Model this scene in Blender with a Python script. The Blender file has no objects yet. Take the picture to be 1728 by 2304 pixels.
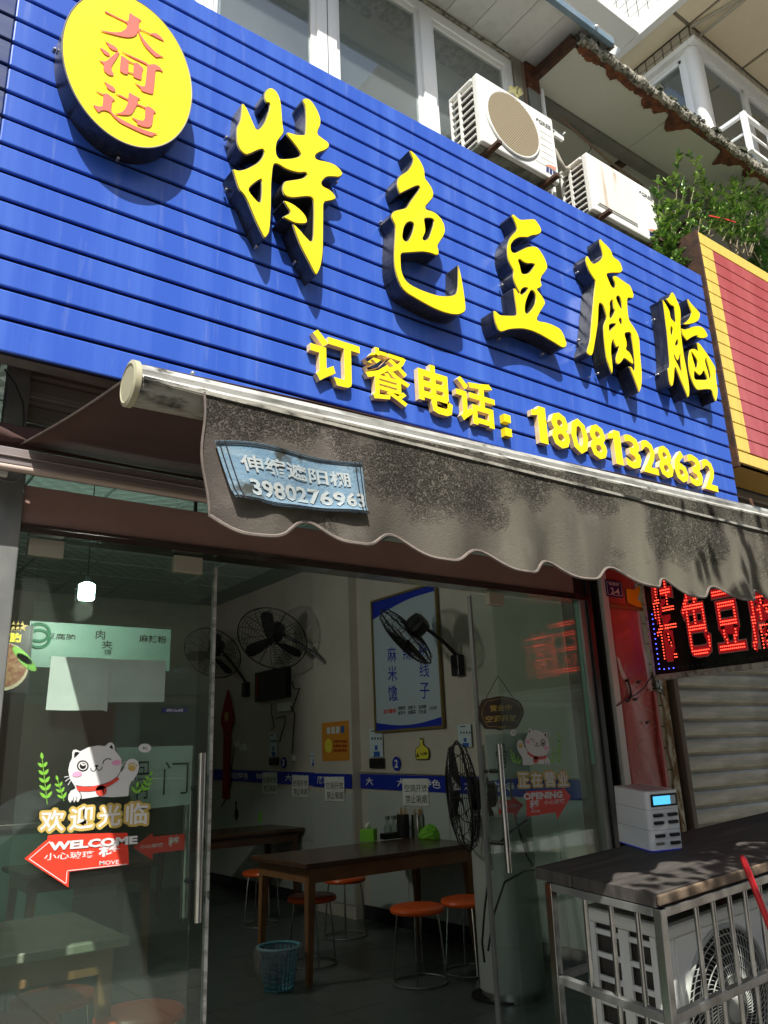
import bpy, bmesh, math, random
from mathutils import Vector, Matrix
R = random.Random(7)
PI = math.pi
SC = bpy.context.scene
COL = SC.collection

# ------------------------------------------------------------------ camera
AX = Vector((0.80851677, 0.14493791, 0.57034518))
AY = Vector((-0.58727763, 0.26047613, 0.76632706))
AZ = Vector((-0.03749146, -0.95453926, 0.29571811))
F, CX, CY = 1782.6, 864.0, 1152.0
CAM = Vector((0, 0, 1.42))
cd = bpy.data.cameras.new('camera')
cam = bpy.data.objects.new('camera', cd); COL.objects.link(cam); SC.camera = cam
rt = Vector((AX.x, AY.x, AZ.x)); dn = Vector((AX.y, AY.y, AZ.y)); fw = Vector((AX.z, AY.z, AZ.z))
cam.matrix_world = Matrix(((rt.x, -dn.x, -fw.x, CAM.x), (rt.y, -dn.y, -fw.y, CAM.y), (rt.z, -dn.z, -fw.z, CAM.z), (0, 0, 0, 1)))
cd.sensor_fit = 'VERTICAL'; cd.sensor_height = 36.0; cd.lens = F / 2304 * 36.0
cd.clip_start = 0.05; cd.clip_end = 400

def at(px, py, x=None, y=None, z=None):
    """the point of an axis plane that the photograph shows at pixel px, py"""
    c = Vector((px - CX, py - CY, F))
    d = Vector((AX.dot(c), AY.dot(c), AZ.dot(c)))
    t = (y - CAM.y) / d.y if y is not None else (z - CAM.z) / d.z if z is not None else (x - CAM.x) / d.x
    return CAM + d * t

# ------------------------------------------------------------------ light
W = bpy.data.worlds.new('World'); SC.world = W; W.use_nodes = True
nt = W.node_tree; nt.nodes.clear()
wo = nt.nodes.new('ShaderNodeOutputWorld'); bg = nt.nodes.new('ShaderNodeBackground'); sk = nt.nodes.new('ShaderNodeTexSky')
SUN = Vector((-0.052, -0.090, 0.138)).normalized()
sk.sky_type = 'NISHITA'; sk.sun_disc = False
sk.sun_elevation = math.asin(SUN.z); sk.sun_rotation = math.atan2(SUN.x, SUN.y) % (2 * PI)
sk.air_density = 1.2; sk.dust_density = 2.5; sk.ozone_density = 1.0
bg.inputs[1].default_value = 0.105
nt.links.new(sk.outputs[0], bg.inputs[0]); nt.links.new(bg.outputs[0], wo.inputs[0])
sl = bpy.data.lights.new('sun', 'SUN'); sl.energy = 4.8; sl.angle = math.radians(0.53); sl.color = (1.0, 0.965, 0.90)
so = bpy.data.objects.new('sun', sl); COL.objects.link(so); so.location = (-3, -6, 12)
so.rotation_euler = (-SUN).to_track_quat('-Z', 'Y').to_euler()
SC.view_settings.view_transform = 'Standard'; SC.view_settings.look = 'None'
SC.view_settings.gamma = 1.0; SC.view_settings.use_curve_mapping = False
SC.view_settings.exposure = 0.70
SC.cycles.max_bounces = 10; SC.cycles.transparent_max_bounces = 24; SC.cycles.caustics_reflective = False

# ------------------------------------------------------------------ materials
MATS = {}
def mat(name, col, rough=0.6, metal=0.0, col2=None, nscale=6.0, nstretch=(1, 1, 1), lo=0.4, hi=0.65, bump=0.0, bscale=60.0,
        bstretch=(1, 1, 1), spec=0.5, emit=None, estr=1.0, col3=None, n3=2.0, s3=(1, 1, 1), lo3=0.5, hi3=0.7, rough2=None, coat=0.0, trans=0.0, detail=6):
    m = bpy.data.materials.new(name); m.use_nodes = True; t = m.node_tree; b = t.nodes['Principled BSDF']
    N = t.nodes.new; L = t.links.new
    b.inputs['Roughness'].default_value = rough; b.inputs['Metallic'].default_value = metal
    b.inputs['Specular IOR Level'].default_value = spec; b.inputs['Coat Weight'].default_value = coat
    tc = N('ShaderNodeTexCoord')
    def noise(sc, st, det=detail):
        mp = N('ShaderNodeMapping'); mp.inputs['Scale'].default_value = st; L(tc.outputs['Object'], mp.inputs[0])
        n = N('ShaderNodeTexNoise'); n.inputs['Scale'].default_value = sc; n.inputs['Detail'].default_value = det
        n.inputs['Roughness'].default_value = 0.6; L(mp.outputs[0], n.inputs[0]); return n
    def ramp(n, a, c):
        r = N('ShaderNodeMapRange'); r.inputs[1].default_value = a; r.inputs[2].default_value = c; L(n.outputs[0], r.inputs[0]); return r
    def mix(fac, a, c):
        x = N('ShaderNodeMix'); x.data_type = 'RGBA'; L(fac.outputs[0], x.inputs[0])
        if isinstance(a, tuple): x.inputs[6].default_value = (*a, 1)
        else: L(a, x.inputs[6])
        x.inputs[7].default_value = (*c, 1); return x.outputs[2]
    cur = col
    if col2 is not None:
        r = ramp(noise(nscale, nstretch), lo, hi); cur = mix(r, cur, col2)
        if rough2 is not None:
            q = N('ShaderNodeMapRange'); q.inputs[3].default_value = rough; q.inputs[4].default_value = rough2; L(r.outputs[0], q.inputs[0]); L(q.outputs[0], b.inputs['Roughness'])
    if col3 is not None:
        cur = mix(ramp(noise(n3, s3, 10), lo3, hi3), cur, col3)
    if isinstance(cur, tuple): b.inputs['Base Color'].default_value = (*cur, 1)
    else: L(cur, b.inputs['Base Color'])
    if bump:
        bn = noise(bscale, bstretch); bu = N('ShaderNodeBump'); bu.inputs['Strength'].default_value = 1.0; bu.inputs['Distance'].default_value = bump
        L(bn.outputs[0], bu.inputs['Height']); L(bu.outputs[0], b.inputs['Normal'])
    if emit is not None:
        b.inputs['Emission Color'].default_value = (*emit, 1); b.inputs['Emission Strength'].default_value = estr
    if trans:
        b.inputs['Transmission Weight'].default_value = trans
    MATS[name] = m; return m

def glass(name, tint, ior=1.5, rough=0.0, dirt=0.0, dcol=(.5, .5, .45)):
    m = bpy.data.materials.new(name); m.use_nodes = True; t = m.node_tree; t.nodes.clear(); N = t.nodes.new; L = t.links.new
    o = N('ShaderNodeOutputMaterial'); tr = N('ShaderNodeBsdfTransparent'); gl = N('ShaderNodeBsdfGlossy'); fr = N('ShaderNodeFresnel'); mx = N('ShaderNodeMixShader')
    tr.inputs[0].default_value = (*tint, 1); gl.inputs['Roughness'].default_value = rough; fr.inputs[0].default_value = ior
    ge = N('ShaderNodeNewGeometry'); io = N('ShaderNodeMapRange'); io.inputs[3].default_value = ior; io.inputs[4].default_value = 1 / ior; L(ge.outputs['Backfacing'], io.inputs[0]); L(io.outputs[0], fr.inputs[0])
    L(fr.outputs[0], mx.inputs[0]); L(tr.outputs[0], mx.inputs[1]); L(gl.outputs[0], mx.inputs[2])
    out = mx.outputs[0]
    if dirt:
        tc = N('ShaderNodeTexCoord'); mp = N('ShaderNodeMapping'); mp.inputs['Scale'].default_value = (1, 1, .5); n = N('ShaderNodeTexNoise'); n.inputs['Scale'].default_value = 2.2; n.inputs['Detail'].default_value = 8
        r = N('ShaderNodeMapRange'); r.inputs[1].default_value = .35; r.inputs[2].default_value = .85; r.inputs[3].default_value = dirt * .35; r.inputs[4].default_value = dirt
        d = N('ShaderNodeBsdfDiffuse'); d.inputs[0].default_value = (*dcol, 1); m2 = N('ShaderNodeMixShader')
        L(tc.outputs['Object'], mp.inputs[0]); L(mp.outputs[0], n.inputs[0]); L(n.outputs[0], r.inputs[0]); L(r.outputs[0], m2.inputs[0]); L(out, m2.inputs[1]); L(d.outputs[0], m2.inputs[2]); out = m2.outputs[0]
    L(out, o.inputs[0]); MATS[name] = m; return m

def M(n): return MATS[n]
mat('blue_board', (.032, .092, .43), .30, col2=(.060, .140, .51), nscale=9, nstretch=(1, 1, .05), lo=.45, hi=.75, col3=(.20, .26, .50), n3=22, s3=(1, 1, .08), lo3=.58, hi3=.98, bump=.0006, bscale=3, spec=.28)
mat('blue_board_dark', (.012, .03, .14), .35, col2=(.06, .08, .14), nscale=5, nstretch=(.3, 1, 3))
mat('groove_black', (.006, .006, .02), .5)
mat('yellow_face', (.95, .76, .0), .28, col2=(.93, .60, .01), nscale=2.5, lo=.42, hi=.75, coat=.2)
mat('yellow_face_orange', (.84, .50, .0), .3, col2=(.86, .55, .01), nscale=4)
mat('foam_yellow', (.90, .70, .0), .5)
mat('foam_edge', (.78, .55, .25), .8, col2=(.80, .66, .42), nscale=30)
mat('letter_side', (.018, .019, .021), .32, metal=.35, col2=(.05, .052, .055), nscale=20, nstretch=(3, 3, .2), lo=.4, hi=.7, spec=.6)
mat('letter_rim', (.20, .19, .16), .5, metal=.4)
mat('red_print', (.80, .14, .10), .4)
mat('rust', (.055, .018, .008), .9, col2=(.17, .055, .016), nscale=14, bump=.004, bscale=40)
mat('dark_rust', (.03, .014, .009), .85, col2=(.085, .035, .015), nscale=12, bump=.003)
mat('concrete', (.30, .28, .23), .9, col2=(.20, .19, .15), nscale=5, bump=.002, bscale=50)
mat('old_mortar', (.32, .30, .24), .95, col2=(.07, .07, .045), nscale=28, lo=.42, hi=.6, bump=.012, bscale=55)
mat('white_paint', (.78, .78, .74), .5, col2=(.62, .61, .55), nscale=3, nstretch=(1, 1, .3), lo=.5, hi=.9)
mat('upvc', (.82, .83, .82), .35)
mat('ac_white', (.76, .76, .71), .45, col2=(.60, .57, .48), nscale=3, nstretch=(1, 1, .35), lo=.55, hi=.85)
mat('ac_rusty_white', (.76, .75, .69), .5, col2=(.45, .28, .14), nscale=3.2, nstretch=(3.5, 3.5, .35), lo=.58, hi=.8)
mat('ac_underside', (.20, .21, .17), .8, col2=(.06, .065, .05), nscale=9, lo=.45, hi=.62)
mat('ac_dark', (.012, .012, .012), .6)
mat('ac_fins', (.10, .095, .085), .6)
mat('grille_beige', (.36, .30, .20), .6)
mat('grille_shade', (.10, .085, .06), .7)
mat('grey_print', (.10, .10, .11), .5)
mat('navy_print', (.03, .04, .14), .5)
mat('steel', (.50, .50, .48), .14, metal=1, col2=(.38, .38, .36), nscale=12, rough2=.26)
mat('steel_worn', (.50, .49, .46), .32, metal=.9, col2=(.36, .33, .29), nscale=9, rough2=.5)
mat('dull_steel', (.20, .21, .20), .45, metal=.5, col2=(.29, .30, .28), nscale=8, nstretch=(1, 1, .4))
mat('brown_mirror', (.42, .27, .23), .26, metal=.2, col2=(.34, .21, .175), nscale=2)
mat('alu_dirty', (.34, .33, .28), .5, metal=.1, col2=(.025, .025, .018), nscale=8, nstretch=(.8, 2, 2), lo=.48, hi=.58, bump=.002)
mat('alu', (.66, .66, .62), .4, metal=.3, col2=(.28, .28, .25), nscale=9, nstretch=(.6, 3, 3), lo=.45, hi=.65, col3=(.06, .06, .045), n3=13, s3=(1, 2, 2), lo3=.60, hi3=.70)
mat('cap_cream', (.38, .36, .24), .5, col2=(.18, .17, .11), nscale=10, lo=.55, hi=.75)
mat('fabric_under', (.050, .022, .018), .85, col2=(.065, .030, .024), nscale=4, bump=.001, bscale=300)
mat('roller_tube', (.26, .22, .21), .4, metal=.3)
mat('roller_lip', (.50, .40, .34), .5)
mat('patch_blue', (.12, .215, .30), .85, col2=(.19, .28, .34), nscale=14, nstretch=(1, 1, 4), col3=(.03, .035, .028), n3=11, lo3=.55, hi3=.64, bump=.002, bscale=120)
mat('patch_text', (.38, .40, .38), .8, col2=(.30, .38, .42), nscale=20)
mat('patch_stitch', (.01, .012, .014), .8)
mat('valance_hem', (.17, .14, .12), .8, col2=(.12, .10, .085), nscale=25, lo=.45, hi=.6)
mat('grey_panel', (.46, .47, .41), .7, col2=(.42, .43, .37), nscale=1.2, bump=.0005)
mat('soffit_metal', (.60, .61, .59), .38, metal=.2, col2=(.36, .37, .34), nscale=2)
mat('fascia_blue', (.10, .17, .24), .4, col2=(.15, .22, .28), nscale=5)
mat('beam_grey', (.13, .13, .11), .7, col2=(.18, .17, .14), nscale=6)
mat('white_tile', (.80, .80, .76), .25, col2=(.76, .75, .70), nscale=2)
mat('cream_tile', (.68, .62, .44), .35, col2=(.60, .53, .37), nscale=5)
mat('grey_tile', (.46, .44, .36), .4, col2=(.40, .37, .29), nscale=6)
mat('grout', (.17, .15, .11), .9)
mat('grout_light', (.14, .135, .12), .9)
mat('soffit_panel', (.86, .76, .55), .6, col2=(.80, .70, .50), nscale=2.5)
mat('soffit_joint', (.24, .21, .16), .8)
mat('curtain', (.60, .56, .46), .9)
mat('brown_tile', (.24, .17, .11), .4, col2=(.30, .22, .15), nscale=6)
mat('red_panel', (.50, .085, .07), .38, col2=(.55, .14, .11), nscale=4, coat=.2)
mat('red_panel_board', (.34, .06, .065), .42, col2=(.42, .10, .10), nscale=5, nstretch=(1, 1, .2), bump=.001)
mat('yellow_panel_board', (.66, .50, .10), .5, col2=(.56, .42, .10), nscale=12, nstretch=(3, 1, .15))
mat('paint_scratch', (.72, .66, .60), .7)
mat('shutter', (.58, .56, .46), .45, metal=.15, col2=(.27, .26, .20), nscale=3, nstretch=(.5, 1, 3), bump=.0008, bscale=90)
mat('shutter_grey', (.22, .21, .17), .5, metal=.2)
mat('wood_old', (.042, .037, .033), .7, col2=(.078, .069, .060), nscale=6, nstretch=(.5, 5, 1), bump=.004, bscale=14)
mat('wood_edge', (.20, .14, .09), .8, col2=(.10, .075, .05), nscale=12, bump=.002)
mat('wood_frame', (.20, .145, .10), .7)
mat('table_wood', (.30, .15, .065), .35, col2=(.22, .10, .04), nscale=3, nstretch=(1, 12, 1))
mat('table_dark', (.10, .05, .03), .25, col2=(.07, .035, .02), nscale=3, nstretch=(1, 12, 1))
mat('table_grey', (.36, .34, .28), .25, col2=(.28, .26, .2), nscale=4)
mat('stool_red', (.85, .12, .015), .35)
mat('wall_paint', (.57, .54, .47), .8, col2=(.50, .47, .40), nscale=1.5)
mat('dado_tile', (.52, .57, .55), .25)
mat('floor_tile', (.075, .09, .085), .3, col2=(.10, .115, .105), nscale=4, bump=.0005)
mat('skirting', (.02, .025, .025), .4)
mat('ceiling_tile', (.42, .55, .50), .5)
mat('ceiling_grid', (.25, .33, .30), .6)
mat('band_blue', (.01, .03, .38), .4)
mat('paper', (.86, .88, .84), .8, col2=(.68, .70, .66), nscale=3)
mat('black', (.008, .008, .008), .45)
mat('black_plastic', (.014, .014, .016), .35)
mat('ink', (.02, .02, .02), .7)
mat('ink_green', (.02, .16, .08), .6)
mat('white_print', (.82, .82, .80), .5)
mat('cat_white', (.68, .69, .68), .45)
mat('cat_pink', (.80, .36, .55), .5)
mat('cat_red', (.66, .06, .04), .45)
mat('leaf_green', (.20, .50, .05), .5)
mat('gold_print', (.55, .40, .10), .5)
mat('arrow_red', (.72, .05, .025), .4)
mat('poster_pale', (.42, .52, .58), .5)
mat('poster_gold', (.22, .17, .06), .4, metal=.3)
mat('notice_orange', (.62, .26, .03), .5)
mat('face_yellow', (.75, .68, .06), .5)
mat('notice_blue', (.02, .12, .45), .5)
mat('notice_pale', (.55, .66, .70), .6)
mat('menu_green', (.18, .42, .34), .5, col2=(.28, .50, .38), nscale=1)
mat('lime', (.22, .60, .05), .5)
mat('chopstick', (.62, .42, .16), .6)
mat('bottle_dark', (.015, .02, .012), .15)
mat('knot_red', (.35, .012, .008), .5, col2=(.22, .01, .008), nscale=30)
mat('bin_blue', (.10, .30, .38), .5)
mat('column_white', (.46, .48, .44), .35, col2=(.42, .44, .40), nscale=2)
mat('power_white', (.88, .89, .90), .3)
mat('ac_clean', (.84, .85, .80), .45, col2=(.74, .73, .66), nscale=3, nstretch=(1, 1, .35), lo=.55, hi=.85)
mat('screen_blue', (.05, .35, .60), .3, emit=(.08, .45, .8), estr=.9)
mat('led_board', (.006, .006, .007), .18)
mat('led_red_face', (.35, .01, .012), .35, emit=(.7, .02, .03), estr=.14)
mat('led_outline', (.62, .42, .40), .4)
mat('led_red', (1, .05, .03), .4, emit=(1, .06, .03), estr=3.4)
mat('led_blue', (.05, .08, 1), .4, emit=(.06, .08, 1), estr=4)
mat('led_off', (.08, .08, .09), .4)
mat('plate_navy', (.010, .014, .12), .4)
mat('red_pole', (.55, .015, .02), .3)
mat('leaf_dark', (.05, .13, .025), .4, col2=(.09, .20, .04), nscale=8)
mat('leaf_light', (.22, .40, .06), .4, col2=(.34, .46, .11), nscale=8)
mat('stem', (.16, .13, .07), .8)
mat('succulent', (.42, .40, .18), .5)
mat('asphalt', (.34, .33, .31), .9, col2=(.28, .27, .25), nscale=30, bump=.004)
mat('paving', (.15, .14, .125), .85, col2=(.11, .105, .095), nscale=5, bump=.002)
mat('beige_wall', (.62, .58, .50), .85, col2=(.52, .49, .42), nscale=2)
mat('car_silver', (.40, .41, .42), .3, metal=.7, coat=.5)
mat('tyre', (.015, .015, .015), .8)
mat('lamp_glow', (1, 1, 1), .5, emit=(.75, 1.0, .92), estr=16)
glass('door_glass', (.90, .955, .925), 1.52, dirt=.036, dcol=(.42, .46, .40))
glass('transom_glass', (.90, .97, .95), 1.5, dirt=.03)
glass('window_glass', (.86, .90, .90), 1.9, dirt=.16, dcol=(.55, .62, .64))
glass('bag_film', (.88, .90, .92), 1.35, rough=.25, dirt=.25, dcol=(.7, .72, .75))
glass('clear_bottle', (.75, .80, .78), 1.5)
# two materials with a structure of their own
def valance_material():
    m = mat('valance', (.082, .069, .060), .95, col2=(.052, .043, .037), nscale=3.5, nstretch=(1, 1, .35), lo=.4, hi=.65, col3=(.15, .126, .112), n3=6, lo3=.55, hi3=.75)
    t = m.node_tree; b = t.nodes['Principled BSDF']; N = t.nodes.new; L = t.links.new
    tc = N('ShaderNodeTexCoord'); src = b.inputs['Base Color'].links[0].from_socket
    sep = N('ShaderNodeSeparateXYZ'); L(tc.outputs['Object'], sep.inputs[0])
    # streaks greener and paler towards the right-hand end of the cloth
    gx = N('ShaderNodeMapRange'); gx.inputs[1].default_value = .45; gx.inputs[2].default_value = 2.2; L(sep.outputs[0], gx.inputs[0])
    n2 = N('ShaderNodeTexNoise'); n2.inputs['Scale'].default_value = 3.0; n2.inputs['Detail'].default_value = 5
    mp = N('ShaderNodeMapping'); mp.inputs['Scale'].default_value = (2.2, 1, .35); L(tc.outputs['Object'], mp.inputs[0]); L(mp.outputs[0], n2.inputs[0])
    mr = N('ShaderNodeMapRange'); mr.inputs[1].default_value = .30; mr.inputs[2].default_value = .62; L(n2.outputs[0], mr.inputs[0])
    mu = N('ShaderNodeMath'); mu.operation = 'MULTIPLY'; L(gx.outputs[0], mu.inputs[0]); L(mr.outputs[0], mu.inputs[1])
    x1 = N('ShaderNodeMix'); x1.data_type = 'RGBA'; L(mu.outputs[0], x1.inputs[0]); L(src, x1.inputs[6]); x1.inputs[7].default_value = (.15, .143, .105, 1)
    # crust of dried algae, curled flakes
    mg = N('ShaderNodeTexNoise'); mg.inputs['Scale'].default_value = 105; mg.inputs['Detail'].default_value = 7; mg.inputs['Distortion'].default_value = 1.6; L(tc.outputs['Object'], mg.inputs[0])
    n3 = N('ShaderNodeTexNoise'); n3.inputs['Scale'].default_value = 4.5; n3.inputs['Detail'].default_value = 3; L(tc.outputs['Object'], n3.inputs[0])
    zz = N('ShaderNodeMapRange'); zz.inputs[1].default_value = -.34; zz.inputs[2].default_value = -.02; zz.inputs[3].default_value = -.16; zz.inputs[4].default_value = .13; L(sep.outputs[2], zz.inputs[0])
    ad = N('ShaderNodeMath'); ad.operation = 'ADD'; L(n3.outputs[0], ad.inputs[0]); L(zz.outputs[0], ad.inputs[1])
    cr = N('ShaderNodeMapRange'); cr.inputs[1].default_value = .50; cr.inputs[2].default_value = .66; L(ad.outputs[0], cr.inputs[0])
    fl = N('ShaderNodeMapRange'); fl.inputs[1].default_value = .45; fl.inputs[2].default_value = .58; L(mg.outputs[0], fl.inputs[0])
    m3 = N('ShaderNodeMath'); m3.operation = 'MULTIPLY'; L(cr.outputs[0], m3.inputs[0]); L(fl.outputs[0], m3.inputs[1])
    x2 = N('ShaderNodeMix'); x2.data_type = 'RGBA'; mf = N('ShaderNodeMath'); mf.operation = 'MULTIPLY'; mf.inputs[1].default_value = .55; L(m3.outputs[0], mf.inputs[0]); L(mf.outputs[0], x2.inputs[0]); L(x1.outputs[2], x2.inputs[6]); x2.inputs[7].default_value = (.030, .030, .016, 1)
    L(x2.outputs[2], b.inputs['Base Color'])
    bu = N('ShaderNodeBump'); bu.inputs['Strength'].default_value = 1; bu.inputs['Distance'].default_value = .006; L(m3.outputs[0], bu.inputs['Height'])
    b2 = N('ShaderNodeBump'); b2.inputs['Strength'].default_value = 1; b2.inputs['Distance'].default_value = .0015; L(mg.outputs[0], b2.inputs['Height']); L(bu.outputs[0], b2.inputs['Normal']); L(b2.outputs[0], b.inputs['Normal'])
    # a little of the light passes through the cloth
    tl = N('ShaderNodeBsdfTranslucent'); tl.inputs[0].default_value = (.30, .28, .19, 1); mx = N('ShaderNodeMixShader'); mx.inputs[0].default_value = .12
    o = t.nodes['Material Output']; L(b.outputs[0], mx.inputs[1]); L(tl.outputs[0], mx.inputs[2]); L(mx.outputs[0], o.inputs[0])
valance_material()
def quilt_bump():
    m = M('ceiling_tile'); t = m.node_tree; b = t.nodes['Principled BSDF']; N = t.nodes.new; L = t.links.new
    tc = N('ShaderNodeTexCoord'); mp = N('ShaderNodeMapping'); mp.inputs['Scale'].default_value = (9, 9, 9); mp.inputs['Rotation'].default_value = (0, 0, .78)
    L(tc.outputs['Object'], mp.inputs[0]); ch = N('ShaderNodeTexVoronoi'); ch.inputs['Randomness'].default_value = 0; ch.inputs['Scale'].default_value = 1; L(mp.outputs[0], ch.inputs[0])
    bu = N('ShaderNodeBump'); bu.inputs['Distance'].default_value = .03; L(ch.outputs[0], bu.inputs['Height']); L(bu.outputs[0], b.inputs['Normal'])
quilt_bump()

# ------------------------------------------------------------------ helpers
def wloc(o):
    v = Vector((0, 0, 0))
    while o is not None: v += o.location; o = o.parent
    return v

class MB:
    def __init__(s): s.v = []; s.f = []; s.mi = []; s.cur = 0
    def add(s, vs, fs):
        k = len(s.v); s.v += [Vector(v) for v in vs]; s.f += [tuple(k + i for i in f) for f in fs]; s.mi += [s.cur] * len(fs); return s
    def box(s, x0, x1, y0, y1, z0, z1):
        if x0 > x1: x0, x1 = x1, x0
        if y0 > y1: y0, y1 = y1, y0
        if z0 > z1: z0, z1 = z1, z0
        return s.add([(x0, y0, z0), (x1, y0, z0), (x1, y1, z0), (x0, y1, z0), (x0, y0, z1), (x1, y0, z1), (x1, y1, z1), (x0, y1, z1)],
                     [(0, 3, 2, 1), (4, 5, 6, 7), (0, 1, 5, 4), (1, 2, 6, 5), (2, 3, 7, 6), (3, 0, 4, 7)])
    def obox(s, c, ax, ay, az, hx, hy, hz):
        c = Vector(c); P = []
        for k in (-1, 1):
            for i, j in ((-1, -1), (1, -1), (1, 1), (-1, 1)): P.append(c + ax * hx * i + ay * hy * j + az * hz * k)
        return s.add(P, [(0, 3, 2, 1), (4, 5, 6, 7), (0, 1, 5, 4), (1, 2, 6, 5), (2, 3, 7, 6), (3, 0, 4, 7)])
    def bar(s, a, b, w, h=None, up=Vector((0, 0, 1))):
        a = Vector(a); b = Vector(b); h = h or w; az = (b - a); l = az.length; az.normalize()
        ax = az.cross(up)
        if ax.length < 1e-3: ax = az.cross(Vector((1, 0, 0)))
        ax.normalize(); ay = ax.cross(az); return s.obox((a + b) / 2, ax, ay, az, w / 2, h / 2, l / 2)
    def tube(s, pts, r, n=10, closed=False, caps=True):
        pts = [Vector(p) for p in pts]; m = len(pts); rr = r if isinstance(r, (list, tuple)) else [r] * m
        k = len(s.v); prev = None
        for i, p in enumerate(pts):
            if closed: t = pts[(i + 1) % m] - pts[i - 1]
            else: t = pts[min(i + 1, m - 1)] - pts[max(i - 1, 0)]
            t.normalize()
            if prev is None:
                u = t.orthogonal().normalized()
            else:
                u = prev - t * prev.dot(t); u.normalize()
            prev = u; w = t.cross(u)
            for j in range(n):
                a = 2 * PI * j / n; s.v.append(p + (u * math.cos(a) + w * math.sin(a)) * rr[i])
        q = m if closed else m - 1
        for i in range(q):
            for j in range(n):
                a = k + i * n + j; b = k + i * n + (j + 1) % n; c = k + ((i + 1) % m) * n + (j + 1) % n; d = k + ((i + 1) % m) * n + j
                s.f.append((a, b, c, d)); s.mi.append(s.cur)
        if not closed and caps:
            s.f.append(tuple(k + j for j in range(n))[::-1]); s.f.append(tuple(k + (m - 1) * n + j for j in range(n))); s.mi += [s.cur] * 2
        return s
    def lathe(s, prof, c=(0, 0, 0), n=24, axis=None):
        """prof: (radius, height) pairs; axis: unit vector, default z"""
        c = Vector(c); az = Vector(axis) if axis else Vector((0, 0, 1)); ux = az.orthogonal().normalized() if axis else Vector((1, 0, 0)); uy = az.cross(ux)
        k = len(s.v)
        for r, h in prof:
            for j in range(n):
                a = 2 * PI * j / n; s.v.append(c + az * h + (ux * math.cos(a) + uy * math.sin(a)) * r)
        for i in range(len(prof) - 1):
            for j in range(n):
                s.f.append((k + i * n + j, k + i * n + (j + 1) % n, k + (i + 1) * n + (j + 1) % n, k + (i + 1) * n + j)); s.mi.append(s.cur)
        if prof[0][0] > 1e-4: s.f.append(tuple(k + j for j in range(n))[::-1]); s.mi.append(s.cur)
        if prof[-1][0] > 1e-4: s.f.append(tuple(k + (len(prof) - 1) * n + j for j in range(n))); s.mi.append(s.cur)
        return s
    def disc(s, c, ax, ay, r, n=12):
        c = Vector(c); k = len(s.v); s.v += [c + (ax * math.cos(2 * PI * j / n) + ay * math.sin(2 * PI * j / n)) * r for j in range(n)]
        s.f.append(tuple(range(k, k + n))); s.mi.append(s.cur); return s
    def join(s, me, mtx=None):
        k = len(s.v); s.v += [(mtx @ v.co if mtx else v.co.copy()) for v in me.vertices]
        for p in me.polygons: s.f.append(tuple(k + i for i in p.vertices)); s.mi.append(s.cur)
        bpy.data.meshes.remove(me); return s
    def build(s, name, m, parent=None, smooth=False, bevel=0, loc=None, put=None, **props):
        me = bpy.data.meshes.new(name); off = wloc(parent) if parent else Vector((0, 0, 0))
        if loc is not None: off = Vector(loc)
        if put is not None: off = Vector((0, 0, 0)); loc = put          # the shape is given about its own origin
        me.from_pydata([v - off for v in s.v], [], s.f)
        ms = m if isinstance(m, (list, tuple)) else [m]
        for q in ms: me.materials.append(MATS[q] if isinstance(q, str) else q)
        if len(ms) > 1: me.polygons.foreach_set('material_index', s.mi)
        if smooth:
            me.polygons.foreach_set('use_smooth', [True] * len(me.polygons)); me.set_sharp_from_angle(angle=math.radians(38))
        me.update()
        o = bpy.data.objects.new(name, me); COL.objects.link(o)
        if parent is not None: o.parent = parent
        if loc is not None: o.location = Vector(loc) - (wloc(parent) if parent else Vector((0, 0, 0)))
        if bevel:
            bv = o.modifiers.new('bevel', 'BEVEL'); bv.width = bevel; bv.segments = 2; bv.limit_method = 'ANGLE'; bv.angle_limit = .6
        for k2, v2 in props.items(): o[k2] = v2
        return o

def thing(name, label, cat, loc=(0, 0, 0), group=None):
    o = bpy.data.objects.new(name, None); COL.objects.link(o); o.location = loc; o.empty_display_size = .1
    o['label'] = label; o['category'] = cat
    if group: o['group'] = group
    return o
def tag(o, label, cat, group=None):
    o['label'] = label; o['category'] = cat
    if group: o['group'] = group
    return o
def dup(o, parent=None):
    c = o.copy(); COL.objects.link(c)
    if parent is not None: c.parent = parent
    for ch in list(o.children): dup(ch, c)
    return c
def share(o, name, loc, parent=None, label=None):
    """one more piece that shares the mesh of o"""
    c = bpy.data.objects.new(name, o.data); COL.objects.link(c); c.parent = parent if parent else o.parent; c.location = loc
    return c
def smoothpts(p, it=1, q=.22):
    for _ in range(it):
        o = []
        for i in range(len(p)):
            a, b = p[i], p[(i + 1) % len(p)]
            o.append((a[0] + (b[0] - a[0]) * q, a[1] + (b[1] - a[1]) * q)); o.append((b[0] + (a[0] - b[0]) * q, b[1] + (a[1] - b[1]) * q))
        p = o
    return p
def poly_mesh(loops, extrude=0.0, offset=0.0):
    c = bpy.data.curves.new('outline', 'CURVE'); c.dimensions = '2D'; c.fill_mode = 'BOTH'; c.extrude = extrude; c.offset = offset
    for pts in loops:
        s = c.splines.new('POLY'); s.points.add(len(pts) - 1)
        for p, q in zip(s.points, pts): p.co = (q[0], q[1], 0, 1)
        s.use_cyclic_u = True
    o = bpy.data.objects.new('outline', c); me = bpy.data.meshes.new_from_object(o); bpy.data.objects.remove(o); bpy.data.curves.remove(c); return me
def text_mesh(txt, size, extrude=0.0, bold=0.0, space=1.0, line=1.0, res=2, shear=0.0, center=False):
    c = bpy.data.curves.new('text', 'FONT'); c.body = txt; c.size = size; c.extrude = extrude; c.offset = bold; c.space_character = space; c.space_line = line
    c.resolution_u = res; c.shear = shear
    if center: c.align_x = 'CENTER'
    o = bpy.data.objects.new('text', c); me = bpy.data.meshes.new_from_object(o); bpy.data.objects.remove(o); bpy.data.curves.remove(c); return me
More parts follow.
